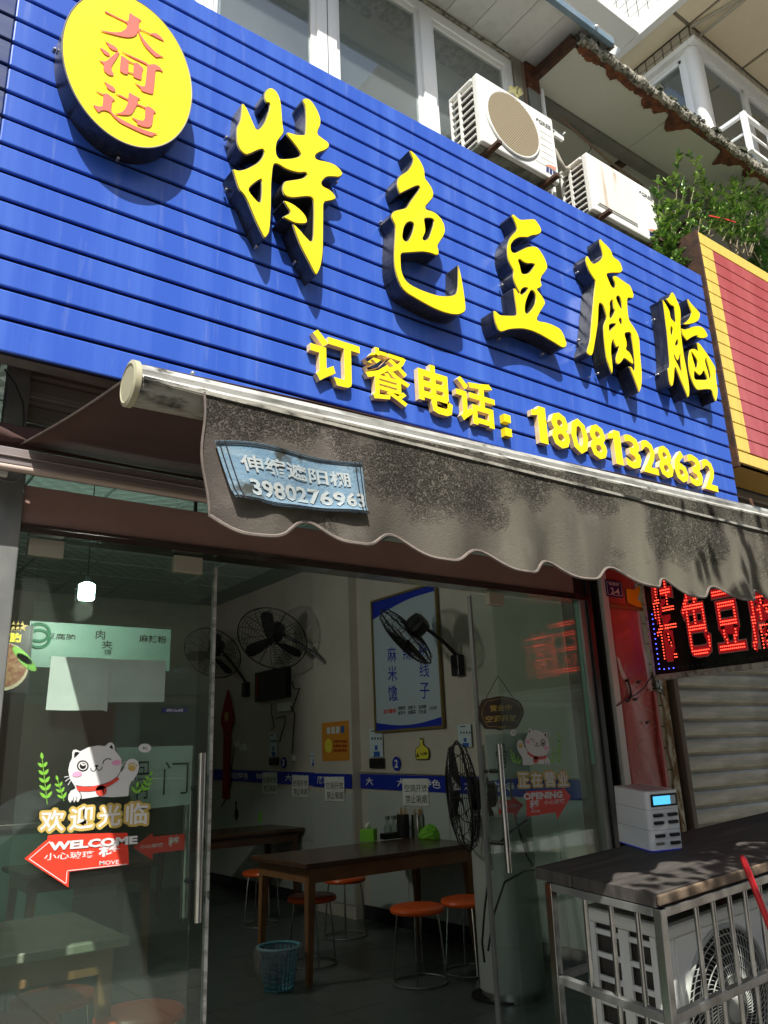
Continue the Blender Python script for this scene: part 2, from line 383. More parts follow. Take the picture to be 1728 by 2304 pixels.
def bounds(me):
    xs = [v.co.x for v in me.vertices]; ys = [v.co.y for v in me.vertices]; return min(xs), max(xs), min(ys), max(ys)
def frame(o, ax, ay):
    """matrix that lays local x along ax, local y along ay, local z towards the viewer"""
    ax = Vector(ax); ay = Vector(ay); az = ax.normalized().cross(ay.normalized()); o = Vector(o)
    return Matrix(((ax.x, ay.x, az.x, o.x), (ax.y, ay.y, az.y, o.y), (ax.z, ay.z, az.z, o.z), (0, 0, 0, 1)))
FX, FZ = Vector((1, 0, 0)), Vector((0, 0, 1))
def fit_text(mb, txt, o, w, h, ax=FX, ay=FZ, bold=0.0, extrude=0.0, space=1.0, res=2):
    """text stretched into the box with lower left corner o, w wide along ax and h tall along ay"""
    me = text_mesh(txt, 1.0, 0, bold, space, res=res); x0, x1, y0, y1 = bounds(me)
    if extrude:
        bpy.data.meshes.remove(me); me = text_mesh(txt, 1.0, 1.0, bold, space, res=res)
    ax = Vector(ax).normalized(); ay = Vector(ay).normalized(); az = ax.cross(ay); o = Vector(o)
    sx, sy = w / (x1 - x0), h / (y1 - y0)
    for v in me.vertices:
        p = v.co; v.co = o + ax * (p.x - x0) * sx + ay * (p.y - y0) * sy + az * (p.z * extrude)
    mb.join(me)
ROT = Matrix(((1, 0, 0, 0), (0, 0, -1, 0), (0, 1, 0, 0), (0, 0, 0, 1)))   # xy sheet -> facade sheet facing the street
def facade(me, y): 
    return ROT_at(y)
def ROT_at(y): return Matrix.Translation((0, y, 0)) @ ROT
def xf(s, mtx): s.v = [mtx @ v for v in s.v]; return s
MB.xf = xf
# ================================================================== THE SETTING
def struct(name, mb, m, parent=None, **k):
    o = mb.build(name, m, parent, **k)
    if parent is None: o['kind'] = 'structure'
    return o
struct('ground', MB().box(-60, 60, -60, 60, -.6, -.14), 'asphalt')
pv = struct('pavement', MB().box(-12, 16, -3.55, 2.72, -.14, -.022), 'grout')
pm = None
for i in range(-3, 12):
    for j in range(-4, 6):
        x, y = i * .6, -1.14 + j * .6
        if pm is None: pm = MB().box(-.295, .295, -.295, .295, -.02, .0).build('paving_slab', 'paving', pv, put=(x, y + .3, 0), bevel=.004)
        else:
            c = share(pm, 'paving_slab', (x, y + .3, 0)); c.modifiers.new('bevel', 'BEVEL').width = .004
# interior of the shop
XW = 4.6; CZ = 3.5; YB = 10.2; XL = -1.2
fl = struct('floor', MB().box(XL, XW, 2.72, YB, -.1, -.006), 'grout')
t0 = None
for i in range(10):
    for j in range(13):
        x, y = XL + .3 + i * .58, 3.02 + j * .58
        if x > XW - .2 or y > YB: continue
        if t0 is None: t0 = MB().box(-.288, .288, -.288, .288, -.006, 0).build('floor_tile', 'floor_tile', fl, put=(x, y, 0))
        else: share(t0, 'floor_tile', (x, y, 0))
struct('wall_right', MB().box(XW, XW + .15, 3.0, YB, 0, 4.4), 'wall_paint')
struct('wall_back', MB().box(XL - .1, XW + .15, YB, YB + .15, 0, 4.4), 'wall_paint')
struct('wall_left', MB().box(XL - .15, XL, 2.86, YB, 0, 4.4), 'wall_paint')
struct('ceiling_slab', MB().box(XL - .2, XW + .2, 2.9, YB + .2, 4.3, 4.4), 'concrete')
ce = struct('ceiling', MB().box(XL, XW, 2.9, YB, CZ + .02, CZ + .05), 'ceiling_grid')
t0 = None
for i in range(10):
    for j in range(12):
        x, y = XL + .3 + i * .6, 3.2 + j * .6
        if x > XW - .2 or y > YB - .2: continue
        if t0 is None: t0 = MB().box(-.285, .285, -.285, .285, 0, .02).build('ceiling_tile', 'ceiling_tile', ce, put=(x, y, CZ))
        else: share(t0, 'ceiling_tile', (x, y, CZ))
# dado of large pale tiles, black skirting, pilaster on the right wall
wr = bpy.data.objects['wall_right']
t0 = None
for j in range(12):
    for k in range(2):
        y, z = 3.32 + j * .6, .12 + k * .5
        if 6.70 < y + .3 < 7.55: continue
        if t0 is None: t0 = MB().box(-.012, 0, -.297, .297, .002, .497).build('wall_tile', 'dado_tile', wr, put=(XW, y, z))
        else: share(t0, 'wall_tile', (XW, y, z))
MB().box(XW - .02, XW, 3.0, YB, 0, .118).build('skirting', 'skirting', wr)
pil = struct('pilaster', MB().box(XW - .1, XW, 6.72, 7.44, 0, CZ), 'wall_paint')
MB().box(XW - .112, XW - .1, 6.73, 7.43, .12, 1.10).build('wall_tile', 'dado_tile', pil)

# masonry of the front: everything behind the signboard and beside the shopfront
struct('front_wall', MB().box(-3, .42, 2.86, 3.05, -.1, 4.5).box(.42, 4.9, 2.9, 3.05, 2.92, 4.5).box(3.52, 4.16, 2.86, 3.05, -.1, 2.95)
       .box(4.16, 9, 3.15, 3.3, -.1, 5.2), 'concrete')

# ================================================================== BLUE SIGNBOARD
S = 2.5
def zS(d): return 1.42 + (d - 1.55) * S / 3
XR = 4.69
sign = thing('shop_sign', 'long blue slatted shop signboard with yellow raised characters and phone number', 'signboard', (2.3, S, 2.7))
MB().box(-1.2, XR - .01, S + .016, S + .03, zS(3.08) + .002, zS(5.29)).build('backing', 'groove_black', sign)
MB().box(-1.2, XR, S + .03, S + .09, zS(3.08), zS(3.08) + .05).box(-1.2, XR, S + .03, S + .09, zS(5.2), zS(5.2) + .05).box(XR - .05, XR, S + .03, S + .35, zS(3.08), zS(5.29)).build('frame', 'dull_steel', sign)
XD = at(39, 5, y=S).x
for k in range(17):
    zt = zS(5.17 - .1306 * (k - 1)) if k else zS(5.294); zb = zS(5.17 - .1306 * k)
    g = .013 if k < 16 else 0
    MB().box(XD, XR - (.0025 * k if k else 0), S, S + .015, zb + g, zt).build('board', 'blue_board', sign, bevel=.0055)
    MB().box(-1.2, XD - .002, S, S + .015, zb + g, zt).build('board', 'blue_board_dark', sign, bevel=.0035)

def px_loop(pts, ox, oy, s, y): 
    o = []
    for a, b in pts:
        p = at(ox + a / s, oy + b / s, y=y); o.append((p.x, p.z))
    return o
def P(s): 
    v = [float(q) for q in s.replace(';', ' ').replace(',', ' ').split()]; return list(zip(v[::2], v[1::2]))
DEP = .092
def channel_letter(loops, name, face='yellow_face', label=None, smooth=1, yf=S - DEP, off=.0045):
    L = [smoothpts(l, smooth) for l in loops]
    body = poly_mesh(L, extrude=DEP / 2 - .002)
    mb = MB(); mb.join(body, ROT_at(yf + DEP / 2))
    o = mb.build(name, ['letter_side', 'letter_rim'], sign)
    for p in o.data.polygons:
        if p.normal.y < -.5: p.material_index = 1
    if label: o['label'] = label
    f = poly_mesh(L, extrude=.003, offset=-off); mb = MB(); mb.join(f, ROT_at(yf - .001)); mb.build('face', face, o)
    return o
te = ["""290,225 345,290 380,370 415,450 447,522 490,490 530,430 560,350 578,290 580,243 555,243 535,225 525,190 525,140 545,100 580,80 620,90 660,130 690,190 705,260 712,360 720,470 735,548
700,598 665,640 652,690 650,750 660,790 685,820 800,815 870,800 905,775 880,730 820,650 765,585 750,555 762,542 790,545 850,567 900,570 947,568 951,520 955,400 950,290 918,205 940,188 985,195 1030,235 1075,310 1105,380 1115,430 1110,480 1085,530 1080,568 1130,605 1180,640 1207,678
1190,715 1150,740 1090,760 1060,785 1055,812 1085,830 1150,840 1220,860 1270,885 1320,935 1343,975 1330,1000 1300,1017 1240,1010 1180,1010 1140,1040 1120,1078 1135,1105 1190,1130 1240,1170 1276,1228 1250,1250 1200,1262 1143,1272 1142,1400 1140,1600 1138,1780 1120,1920 1090,2000 1066,2032
1040,2000 980,1880 900,1730 850,1600 812,1482 850,1510 900,1560 950,1620 1010,1682 1030,1640 1035,1500 1037,1380 1035,1260 1015,1220 960,1215 880,1225 820,1230 760,1215 725,1190 710,1140 715,1090 735,1050 790,1040 870,1030 930,1015 967,985 955,962 900,970 820,955 740,925 680,885 640,872
620,900 610,1000 602,1100 600,1300 592,1500 580,1590 555,1630 528,1650 500,1600 440,1480 390,1360 345,1250 310,1190 260,1140 230,1050 210,980 190,918 260,940 330,925 400,890 460,855 505,800 524,750 508,720 450,740 390,770 340,785 300,760 265,720 240,660 235,580 235,490 265,440 285,350""",
"490,1035 420,1080 362,1140 400,1200 470,1275 490,1250 497,1150 495,1050"]
T = [px_loop(P(a), 480, 180, 4.609, S - DEP) for a in te]
channel_letter(T, 'channel_letter', label='leftmost tall yellow brush character')
dot = px_loop(P("718,1248 760,1255 830,1290 900,1345 950,1400 978,1460 965,1495 910,1500 840,1490 760,1450 705,1425 750,1400 785,1385 790,1360 755,1310"), 480, 180, 4.609, S - DEP)
channel_letter([dot], 'channel_letter', label='loose dot stroke of the leftmost yellow character')
se = ["""418,85 480,130 540,200 585,280 608,350 608,430 650,480 695,550 715,620 700,670 650,730 612,768 625,800 690,815 750,850 805,910 840,980 852,1060 830,1120 790,1180 756,1237 775,1290 772,1343 740,1347 690,1325 600,1305 500,1310 400,1318 323,1322 325,1420 328,1500 345,1570 380,1640 440,1690 540,1740 660,1785 760,1815 860,1825 930,1815 975,1795 995,1740 1000,1600 998,1425
1030,1540 1060,1700 1085,1870 1095,1980 1080,2020 1020,2050 940,2050 820,2020 680,1960 520,1870 400,1800 330,1730 280,1620 250,1500 240,1380 245,1200 255,1060 255,990 215,910 206,870 230,820 290,800 370,785 400,760 440,690 500,610 547,545 535,520 490,530 420,565 350,600 308,620 290,570 275,510 280,440 310,395 360,365 400,340 450,270 470,215 440,150""",
"435,945 470,960 478,1000 455,1080 420,1150 385,1180 350,1155 345,1110 360,1020 390,965", "600,908 680,905 714,925 705,980 680,1060 655,1130 610,1165 580,1150 600,1110 620,1060 610,980"]
channel_letter([px_loop(P(a), 840, 320, 5.267, S - DEP) for a in se], 'channel_letter', label='second yellow brush character with a long hooked tail')
do = ["""510,128 550,165 610,212 700,205 812,198 850,250 890,310 910,370 895,410 840,430 780,435 720,465 650,460 590,465 530,500 485,560 485,630 505,667 550,667 620,630 700,590 780,575 840,585 890,640 940,720 975,800 995,880 960,940 910,1000 895,1060 917,1130 890,1160 843,1177 880,1220 930,1290 967,1370 930,1430 880,1510 843,1592 870,1615 960,1625 1080,1670 1170,1720 1210,1790 1240,1870 1262,1940 1240,1985 1190,1987 1120,1940 1020,1880 900,1810 780,1755 660,1725 560,1725 460,1735 390,1760 340,1770 300,1730 270,1650 250,1560 243,1455 290,1490 330,1530 450,1535 565,1535 560,1450 545,1350 530,1250 519,1143 560,1180 598,1245 602,1218 570,1170 530,1080 512,1000 520,920 490,870 455,800 435,720 430,600 445,520 475,450 520,400 570,350 550,280 520,210 495,160""",
"605,760 650,800 710,825 780,820 817,835 780,890 735,945 680,962 635,957 620,900 605,830 585,780", "780,1190 815,1230 830,1290 815,1380 770,1450 710,1512 683,1500 680,1420 700,1330 735,1240 760,1200", "622,1195 660,1158 718,1155 700,1195 650,1235 618,1252"]
channel_letter([px_loop(P(a), 1070, 460, 6.145, S - DEP) for a in do], 'channel_letter', label='third yellow brush character on a broad curved foot')
fu = ["""430,84 470,130 540,195 580,250 600,320 650,350 690,390 715,460 720,500 690,527 610,525 540,530 520,545 545,610 575,680 600,707 628,695 628,660 605,600 600,565 620,550 660,570 740,630 810,670 840,740 860,800 850,847 810,835 780,840 778,900 785,1000 800,1110 850,1180 900,1260 930,1340 935,1440 945,1600 960,1740 962,1860 950,1960 924,2024 905,1960 860,1840 820,1740 793,1676 830,1690 867,1754 874,1700 868,1600 855,1480 840,1380 820,1263 760,1268 743,1290 770,1370 775,1430 760,1475 800,1500 835,1560 855,1630 854,1667 800,1630 740,1580 710,1630 670,1667 640,1650 635,1580 650,1520 670,1478 669,1432 642,1460 615,1400 600,1348 580,1420 578,1520 590,1620 600,1720 590,1795
560,1720 520,1600 500,1450 485,1300 480,1180 500,1120 522,1080 500,1000 470,920 430,893 422,960 415,1140 400,1250 375,1400 355,1520 335,1557 300,1552 273,1510 285,1450 315,1350 325,1200 345,980 365,750 385,630 350,580 300,500 270,420 258,350 273,296 310,360 350,410 400,390 450,350 475,310 460,240 435,160""",
"660,806 685,830 705,890 714,975 690,950 655,880 640,832", "588,852 600,900 605,960 624,1000 590,1060 570,1090 556,1060 568,960 560,900", "558,1165 627,1153 632,1170 590,1205 556,1250 550,1200", "690,1080 708,1120 712,1168 690,1150 673,1110"]
channel_letter([px_loop(P(a), 1270, 520, 5.53, S - DEP) for a in fu], 'channel_letter', label='fourth yellow brush character with many small holes')
n1 = ["""525,120 565,170 600,250 640,340 665,420 672,520 665,640 675,800 690,950 710,1100 735,1250 770,1420 800,1600 815,1750 810,1840 790,1890 770,1840 720,1720 660,1580 610,1450 575,1368 565,1450 560,1560 545,1660 525,1703 500,1680 480,1600 465,1480 454,1388 485,1370 485,1280 470,1100 450,850 425,650 400,450 380,310 356,236 400,290 450,380 490,460 500,560 560,620 590,642 585,560 575,460 557,368 500,345 440,270 423,240 480,210 505,165""",
"508,688 535,740 540,790 518,862 505,820 500,740", "612,908 630,960 625,990 588,1022 576,995", "556,1155 585,1230 618,1277 640,1230 662,1145 672,1300 692,1484 640,1370 590,1270 563,1220"]
A = [px_loop(P(a), 1440, 640, 7.375, S - DEP) for a in n1]
channel_letter(A, 'channel_letter', label='left half of the rightmost yellow character', off=.0035)
channel_letter([px_loop(P("773,220 830,300 900,380 960,440 992,490 985,560 950,620 880,650 800,667 740,672 706,655 760,620 820,560 852,480 830,420 800,330"), 1440, 640, 7.375, S - DEP)], 'channel_letter', label='flame stroke of the rightmost yellow character', off=.0035)
channel_letter([px_loop(P("684,722 720,750 800,730 860,700 950,685 1010,700 1060,740 1100,810 1122,852 1100,885 1040,902 970,890 938,870 950,850 900,860 820,900 773,942 740,900 712,862 697,822"), 1440, 640, 7.375, S - DEP)], 'channel_letter', label='bent stroke of the rightmost yellow character', off=.0035)
n3 = ["938,952 990,990 1040,1060 1090,1130 1150,1220 1200,1300 1247,1380 1252,1500 1265,1640 1285,1750 1280,1860 1253,1964 1220,1880 1180,1747 1080,1745 1000,1755 940,1757 890,1690 850,1590 820,1480 800,1350 798,1220 812,1130 823,1082 870,1065 920,1075 967,1122 957,1050",
"840,1113 890,1180 940,1260 952,1310 940,1380 915,1394 890,1300 860,1200", "895,1436 940,1480 985,1517 1020,1490 1050,1426 1085,1500 1117,1582 1000,1582 900,1577 890,1520", "1090,1205 1110,1290 1140,1400 1167,1500 1167,1594 1145,1560 1120,1440 1090,1350 1073,1280"]
channel_letter([px_loop(P(a), 1440, 640, 7.375, S - DEP) for a in n3], 'channel_letter', label='box stroke of the rightmost yellow character', off=.0035)
# round emblem
ep = [at(a, b, y=S - .1) for a, b in ((140, 104), (435, 195), (334, 339), (371, 54), (176, 228), (172, 13))]
def fit_circle(pts):
    import itertools
    cx = sum(p.x for p in pts) / len(pts); cz = sum(p.z for p in pts) / len(pts)
    for _ in range(400):
        r = sum(math.hypot(p.x - cx, p.z - cz) for p in pts) / len(pts)
        gx = sum((1 - r / math.hypot(p.x - cx, p.z - cz)) * (p.x - cx) for p in pts) / len(pts); gz = sum((1 - r / math.hypot(p.x - cx, p.z - cz)) * (p.z - cz) for p in pts) / len(pts)
        cx += gx; cz += gz
    return cx, cz, r
ecx, ecz, er = fit_circle(ep)
ex, ez, ecx, ecz = .245, .341, .683, 3.915
def oval(k=0.0, n=96): return [(ecx + (ex - k) * math.cos(2 * PI * j / n), ecz + (ez - k) * math.sin(2 * PI * j / n)) for j in range(n)]
mb = MB(); mb.join(poly_mesh([oval()], extrude=.05), ROT_at(S - .05)); em = mb.build('emblem', 'letter_side', sign, smooth=True, label='oval yellow emblem disc with red characters and black rim')
MB().tube([(a, S - .1005, b) for a, b in oval(.002)], .0032, 6, closed=True).build('rim', 'letter_rim', em)
mb = MB(); mb.join(poly_mesh([oval(.004)], extrude=.001), ROT_at(S - .1012)); mb.build('face', 'yellow_face', em)
red = ["620,108 700,150 868,233 880,130 935,170 1010,210 985,215 975,270 972,290 1100,350 1120,345 1160,345 1200,375 1247,432 1180,400 1100,358 985,303 990,350 1030,410 1090,480 1150,540 1200,575 1245,595 1190,590 1160,598 1100,545 1040,480 1000,410 978,350 969,318 955,360 925,380 870,390 800,380 700,355 610,330 573,314 640,325 740,338 800,330 845,300 865,243 700,162 632,130",
"625,425 680,455 730,480 765,520 745,530 700,515 670,490 655,460", "570,490 620,515 670,550 680,575 655,580 615,555 595,525",
"560,620 610,640 650,630 690,590 740,550 782,533 750,600 710,660 690,700 700,740 720,775 700,785 660,775 620,740 610,710 615,670 590,645",
"782,525 880,570 1060,650 1075,672 1130,665 1165,675 1200,700 1234,750 1190,728 1150,725 1140,860 1125,975 1085,970 1010,945 990,910 928,853 990,890 1040,900 1055,800 1065,676 1040,662 880,583",
"793,573 835,600 873,630 925,655 960,650 1030,715 1015,725 1003,830 960,815 920,795 921,769 866,751 860,773 820,765 780,735 785,660",
"610,840 670,875 720,905 740,945 715,952 670,930 645,905 638,870",
"522,936 600,973 650,970 690,1000 737,1044 705,1040 695,1090 690,1155 730,1200 800,1240 920,1300 1040,1350 1130,1378 1178,1388 1135,1395 1115,1418 1020,1385 900,1330 780,1270 715,1210 680,1165 635,1145 590,1145 560,1168 530,1130 501,1085 560,1105 600,1105 605,1060 612,985 580,975",
"728,968 800,990 869,1028 875,955 920,985 1000,1025 970,1030 961,1074 1040,1110 1080,1103 1120,1130 1160,1168 1130,1170 1125,1220 1115,1290 1095,1318 1060,1322 1010,1310 960,1290 960,1265 893,1210 970,1245 1020,1255 1040,1230 1045,1160 1040,1120 957,1086 930,1140 900,1185 860,1195 790,1190 723,1180 790,1170 830,1140 860,1080 868,1040 790,1002"]
rl = [px_loop(P(a), 100, 0, 4.608, S - .1045) for a in red]
hole = px_loop(P("872,640 924,662 922,760 867,741"), 100, 0, 4.608, S - .1045)
mb = MB(); mb.join(poly_mesh([smoothpts(l, 1, .15) for l in rl] + [hole], extrude=.0008), ROT_at(S - .1052)); mb.build('lettering', 'red_print', em)
# fixing bolts
bolt = None
for a, b in ((120, 118), (263, 362), (505, 315), (505, 432), (573, 560), (660, 594), (853, 504), (1125, 645), (1118, 765), (1295, 616), (1297, 768), (1340, 843), (1467, 722), (1475, 845), (753, 415), (1216, 799)):
    p = at(a, b, y=S - .012)
    if bolt is None: bolt = MB().lathe([(.006, 0), (.006, .02), (.003, .024)], (0, .0, 0), 8, (0, -1, 0)).build('bolt', 'steel_worn', sign, put=p)
    else: share(bolt, 'bolt', p - sign.location)
# telephone line in raised foam letters
def foam_char(ch, x0, x1, z0, z1, label=None):
    mb = MB(); w = x1 - x0; h = z1 - z0
    if ch == '1': mb.join(poly_mesh([[(x0 + w * .42, z0), (x1, z0), (x1, z1), (x0 + w * .52, z1), (x0 + w * .40, z1 - h * .10), (x0, z1 - h * .16), (x0, z1 - h * .31), (x0 + w * .42, z1 - h * .26)]], extrude=.014), ROT_at(S - .016))
    else: fit_text(mb, ch, (x0, S - .016, z0), x1 - x0, z1 - z0, bold=(.008 if ch == '餐' else .022 if ch == '话' else .030) if ord(ch) > 200 else .026, extrude=.014)
    o = mb.build('raised_letter' if ord(ch) > 200 or ch == ':' else 'raised_digit', ['foam_yellow', 'foam_edge'], sign)
    for p in o.data.polygons: p.material_index = 0 if p.normal.y < -.5 else 1
YF = S - .03
zt1, zb1 = at(751, 753, y=YF).z, at(777, 872, y=YF).z
for ch, l, r in (('订', (698, 773), (809, 781)), ('餐', (821, 834), (922, 853)), ('电', (941, 853), (1020, 927)), ('话', (1026, 879), (1112, 892))):
    foam_char(ch, at(*l, y=YF).x, at(*r, y=YF).x, zb1 - (.012 if ch == '餐' else 0), zt1 + (.006 if ch in '餐电' else 0))
cx = at(1143, 955, y=YF)
MB().box(cx.x - .022, cx.x + .022, S, YF, cx.z - .062, cx.z - .02).build('raised_dot', 'foam_yellow', sign)
MB().box(cx.x - .022, cx.x + .022, S, YF, cx.z + .012, cx.z + .052).build('raised_dot', 'foam_yellow', sign)
xa, xb = at(1193, 933, y=YF).x, at(1611, 1091, y=YF).x
zt2, zb2 = at(1216, 915, y=YF).z, at(1216, 995, y=YF).z
adv = (xb - xa + .03) / 11
for i, ch in enumerate('18081328632'):
    x0 = xa + i * adv
    foam_char(ch, x0 + (.010 if ch == '1' else 0), x0 + adv - (.034 if ch == '1' else .014), zb2, zt2)

# ================================================================== RED AND YELLOW NEIGHBOUR SIGN
p0 = at(1567, 520, y=S); xr0 = 4.755; zt, zb = 4.925, 3.165
ns = thing('neighbour_sign', 'red slatted signboard with a yellow border right of the blue one', 'signboard', (5.5, S, 3.2))
MB().box(xr0, 8.5, S + .02, S + .05, zb, zt).build('backing', 'dark_rust', ns)
MB().box(xr0 - .022, xr0 - .001, S + .0, S + .4, zb - .03, zt + .01).build('side_plate', 'dark_rust', ns)
nb = 16; ph = (zt - .10 - zb - .085) / nb
MB().box(xr0, 8.5, S, S + .018, zt - .10 + .008, zt).build('top_board', 'yellow_panel_board', ns, bevel=.003)
MB().box(xr0, 8.5, S, S + .018, zb, zb + .085 - .004).box(xr0, 8.5, S + .019, S + .3, zb, zb + .01).build('bottom_board', 'yellow_panel_board', ns, bevel=.003)
for k in range(nb):
    a = zb + .085 + k * ph
    MB().box(xr0, xr0 + .155, S, S + .016, a + .007, a + ph).build('border_board', 'yellow_panel_board', ns, bevel=.003)
    MB().box(xr0 + .158, 8.5, S, S + .016, a + .007, a + ph).build('board', 'red_panel_board', ns, bevel=.003)
# ribbed shutter box and rail of the neighbour, under its sign
nx = thing('neighbour_shutter_box', 'grey ribbed box under the red neighbour sign', 'shutter box', (6.5, 2.9, 2.5))
MB().box(4.72, 8.5, 2.86, 3.0, 2.45, 3.3).build('casing', 'shutter_grey', nx)
for k in range(6):
    z = 2.5 + k * .12
    MB().box(4.72, 8.5, 2.82, 2.86, z, z + .07).build('rib', 'shutter_grey', nx, bevel=.012)

# ================================================================== AWNING
aw = thing('retractable_awning', 'dirty folding awning with a mouldy scalloped valance over the shop entrance', 'awning', (.5, 2.6, 2.4))
def barz(x): return 2.180 + .026 * (x - .47)
BY = 1.5
# front rail: extruded profile with ribs
prof = []
for k in range(28):
    a = 2 * PI * k / 28; r = .046
    y = math.cos(a) * r * .95; z = math.sin(a) * r
    if math.sin(a) > .05 and k % 2: y *= .84; z *= .90
    prof.append((y, z))
mb = MB(); n = len(prof); x0, x1 = .475, 6.0
for x in (x0, x1):
    for y, z in prof: mb.v.append(Vector((x, BY + y, barz(x) + z)))
for j in range(n): mb.f.append((j, (j + 1) % n, n + (j + 1) % n, n + j)); mb.mi.append(0 if math.sin(2 * PI * (j + .5) / 28) > -.1 else 1)
fr = mb.build('front_rail', ['alu', 'alu_dirty'], aw)
MB().box(x0 + .01, x1, BY - .052, BY - .047, barz(.6) - .012, barz(.6) - .004).build('rail_lip', 'alu_dirty', fr)
MB().lathe([(.050, -.008), (.050, .004), (.042, .007), (.040, .005), (.0, .005)], (x0 - .002, BY, barz(x0)), 36, (-1, 0, 0)).build('end_cap', 'cap_cream', aw, smooth=True)
for x, y in ((.53, 0), (.60, -.02)):
    MB().lathe([(.005, 0), (.005, .004)], (x, BY + y, barz(x) + .045), 8).build('screw', 'steel_worn', fr)
# sloping cloth
mb = MB(); nx_, ny = 40, 16
for j in range(ny + 1):
    v = j / ny
    for i in range(nx_ + 1):
        u = i / nx_; x = .50 + u * 5.5; yy = 2.73 + (BY - .01 - 2.73) * v; z = 2.475 + (barz(x) + .0465 - 2.475) * v - .008 * math.sin(PI * v) + .004 * math.sin(5 * x + 3 * v)
        mb.v.append(Vector((x, yy, z)))
for j in range(ny):
    for i in range(nx_):
        a = j * (nx_ + 1) + i; mb.f.append((a, a + 1, a + nx_ + 2, a + nx_ + 1)); mb.mi.append(0)
cl = mb.build('cloth', 'fabric_under', aw, smooth=True); cl.modifiers.new('thick', 'SOLIDIFY').thickness = .002
e = [mb.v[j * (nx_ + 1)] for j in range(ny + 1)]
MB().tube([p + Vector((-.002, 0, 0)) for p in e], .0035, 6).build('cloth_edge', 'valance_hem', aw)
# bunched cloth where it leaves the roller
MB().tube([(.3, 2.655, 2.49), (.40, 2.65, 2.48), (.46, 2.64, 2.466), (.50, 2.63, 2.462)], [.030, .028, .016, .003], 10).build('cloth_roll', 'fabric_under', aw, smooth=True)
MB().lathe([(.038, 0), (.038, 6.0)], (.0, 2.71, 2.50), 20, (1, 0, 0)).build('cloth_tube', 'fabric_under', aw, smooth=True)
# rear beam: the front moulding above the doors
zr = at(10, 1050, y=2.65).z
rb = MB().box(-.5, 6.0, 2.60, 2.68, zr - .005, zr + .052).box(-.5, 6.0, 2.592, 2.60, zr + .018, zr + .024).build('rear_beam', 'roller_tube', aw, bevel=.012)
MB().tube([(-.5, 2.612, zr - .012), (6.0, 2.612, zr - .012)], .012, 10).build('beam_lip', 'roller_lip', rb, smooth=True)
# folding arms under the cloth
for sx in (1.9, 5.2):
    MB().tube([(sx, 2.62, 2.43), (sx - .45, 2.05, 2.27), (sx, BY + .05, barz(sx) - .01)], .02, 8).build('arm', 'alu_dirty', aw)
# valance with scallops
VX0, VX1 = .615, 6.0
bot = [(.655, 1.925), (.70, 1.895), (.745, 1.888), (.80, 1.905), (.855, 1.928), (.90, 1.918), (.95, 1.893), (1.01, 1.885), (1.07, 1.90), (1.125, 1.918)]
def scal(x):
    z0 = 1.905 if x < .66 else 1.905
    ph = (x - .855) / .272
    w = .5 + .5 * math.cos(2 * PI * ph)
    return 1.880 + .050 * w ** 1.5 + .010 * max(0, x - 1.2) / 2 + .006 * math.sin(7.3 * x)
def val_y(x, v):
    return BY - .048 + .012 * v + (.020 * math.sin(2 * PI * x / .272 + .6) + .010 * math.sin(11 * x + 1)) * v ** 1.3 - .012 * math.sin(23 * x + 2 * v) * v * (1 - v)
mb = MB(); NX, NV = 400, 24
for i in range(NX + 1):
    x = VX0 + (VX1 - VX0) * i / NX; zt_ = barz(x) - .008
    for j in range(NV + 1):
        v = j / NV; zb_ = scal(x)
        if x < .70: zb_ += .0
        z = zt_ + (zb_ - zt_) * v
        xx = x + (.035 * v * v if i < 12 else .035 * v * v * max(0, 1 - (i - 12) / 14))
        if i == 0: xx += .004 * math.sin(9 * v)
        mb.v.append(Vector((xx, val_y(x, v), z)))
for i in range(NX):
    for j in range(NV):
        a = i * (NV + 1) + j; mb.f.append((a, a + 1, a + NV + 2, a + NV + 1)); mb.mi.append(0)
VO = Vector((0, BY, 2.2))
va = mb.build('valance', 'valance', aw, smooth=True, loc=VO, label='mouldy grey brown hanging flap with wavy lower edge')
hem = [Vector(mb.v[i * (NV + 1) + NV]) + Vector((0, -.004, .002)) for i in range(NX + 1)]
MB().tube(hem, .0042, 6).build('hem', 'valance_hem', va, smooth=True)
MB().tube([Vector(mb.v[j]) + Vector((0, -.003, 0)) for j in range(0, NV + 1)], .003, 6).build('side_hem', 'valance_hem', va, smooth=True)
# stitched blue printed patch on the valance
pq = {}
def vpatch(px, py):
    p = at(px, py, y=BY - .065); return p.x, p.z
tl_, tr_, br_, bl_ = vpatch(492, 985), vpatch(820, 1035), vpatch(833, 1155), vpatch(536, 1118)
bb_ = [(548, 1120), (610, 1140), (700, 1148), (760, 1152)]
mb = MB(); NU, NW = 40, 12
def ppt(u, w, off=0):
    tx = tl_[0] + (tr_[0] - tl_[0]) * u; tz = tl_[1] + (tr_[1] - tl_[1]) * u + .008 * math.sin(6 * u)
    bx = bl_[0] + (br_[0] - bl_[0]) * u; bz = bl_[1] + (br_[1] - bl_[1]) * u - .006 * math.sin(PI * u) - .003 * math.sin(9 * u)
    x = tx + (bx - tx) * w; z = tz + (bz - tz) * w
    v = (barz(x) - .008 - z) / (barz(x) - .008 - scal(x)); v = min(max(v, 0), 1)
    return Vector((x, val_y(x, v) - .007 - off - .004 * math.sin(17 * u) * w - (.010 * max(0, w - .85) / .15), z))
for i in range(NU + 1):
    for j in range(NW + 1): mb.v.append(ppt(i / NU, j / NW))
for i in range(NU):
    for j in range(NW):
        a = i * (NW + 1) + j; mb.f.append((a, a + 1, a + NW + 2, a + NW + 1)); mb.mi.append(0)
pt = mb.build('cloth_patch', 'patch_blue', va, smooth=True, label='torn pale blue printed patch sewn on the valance'); 
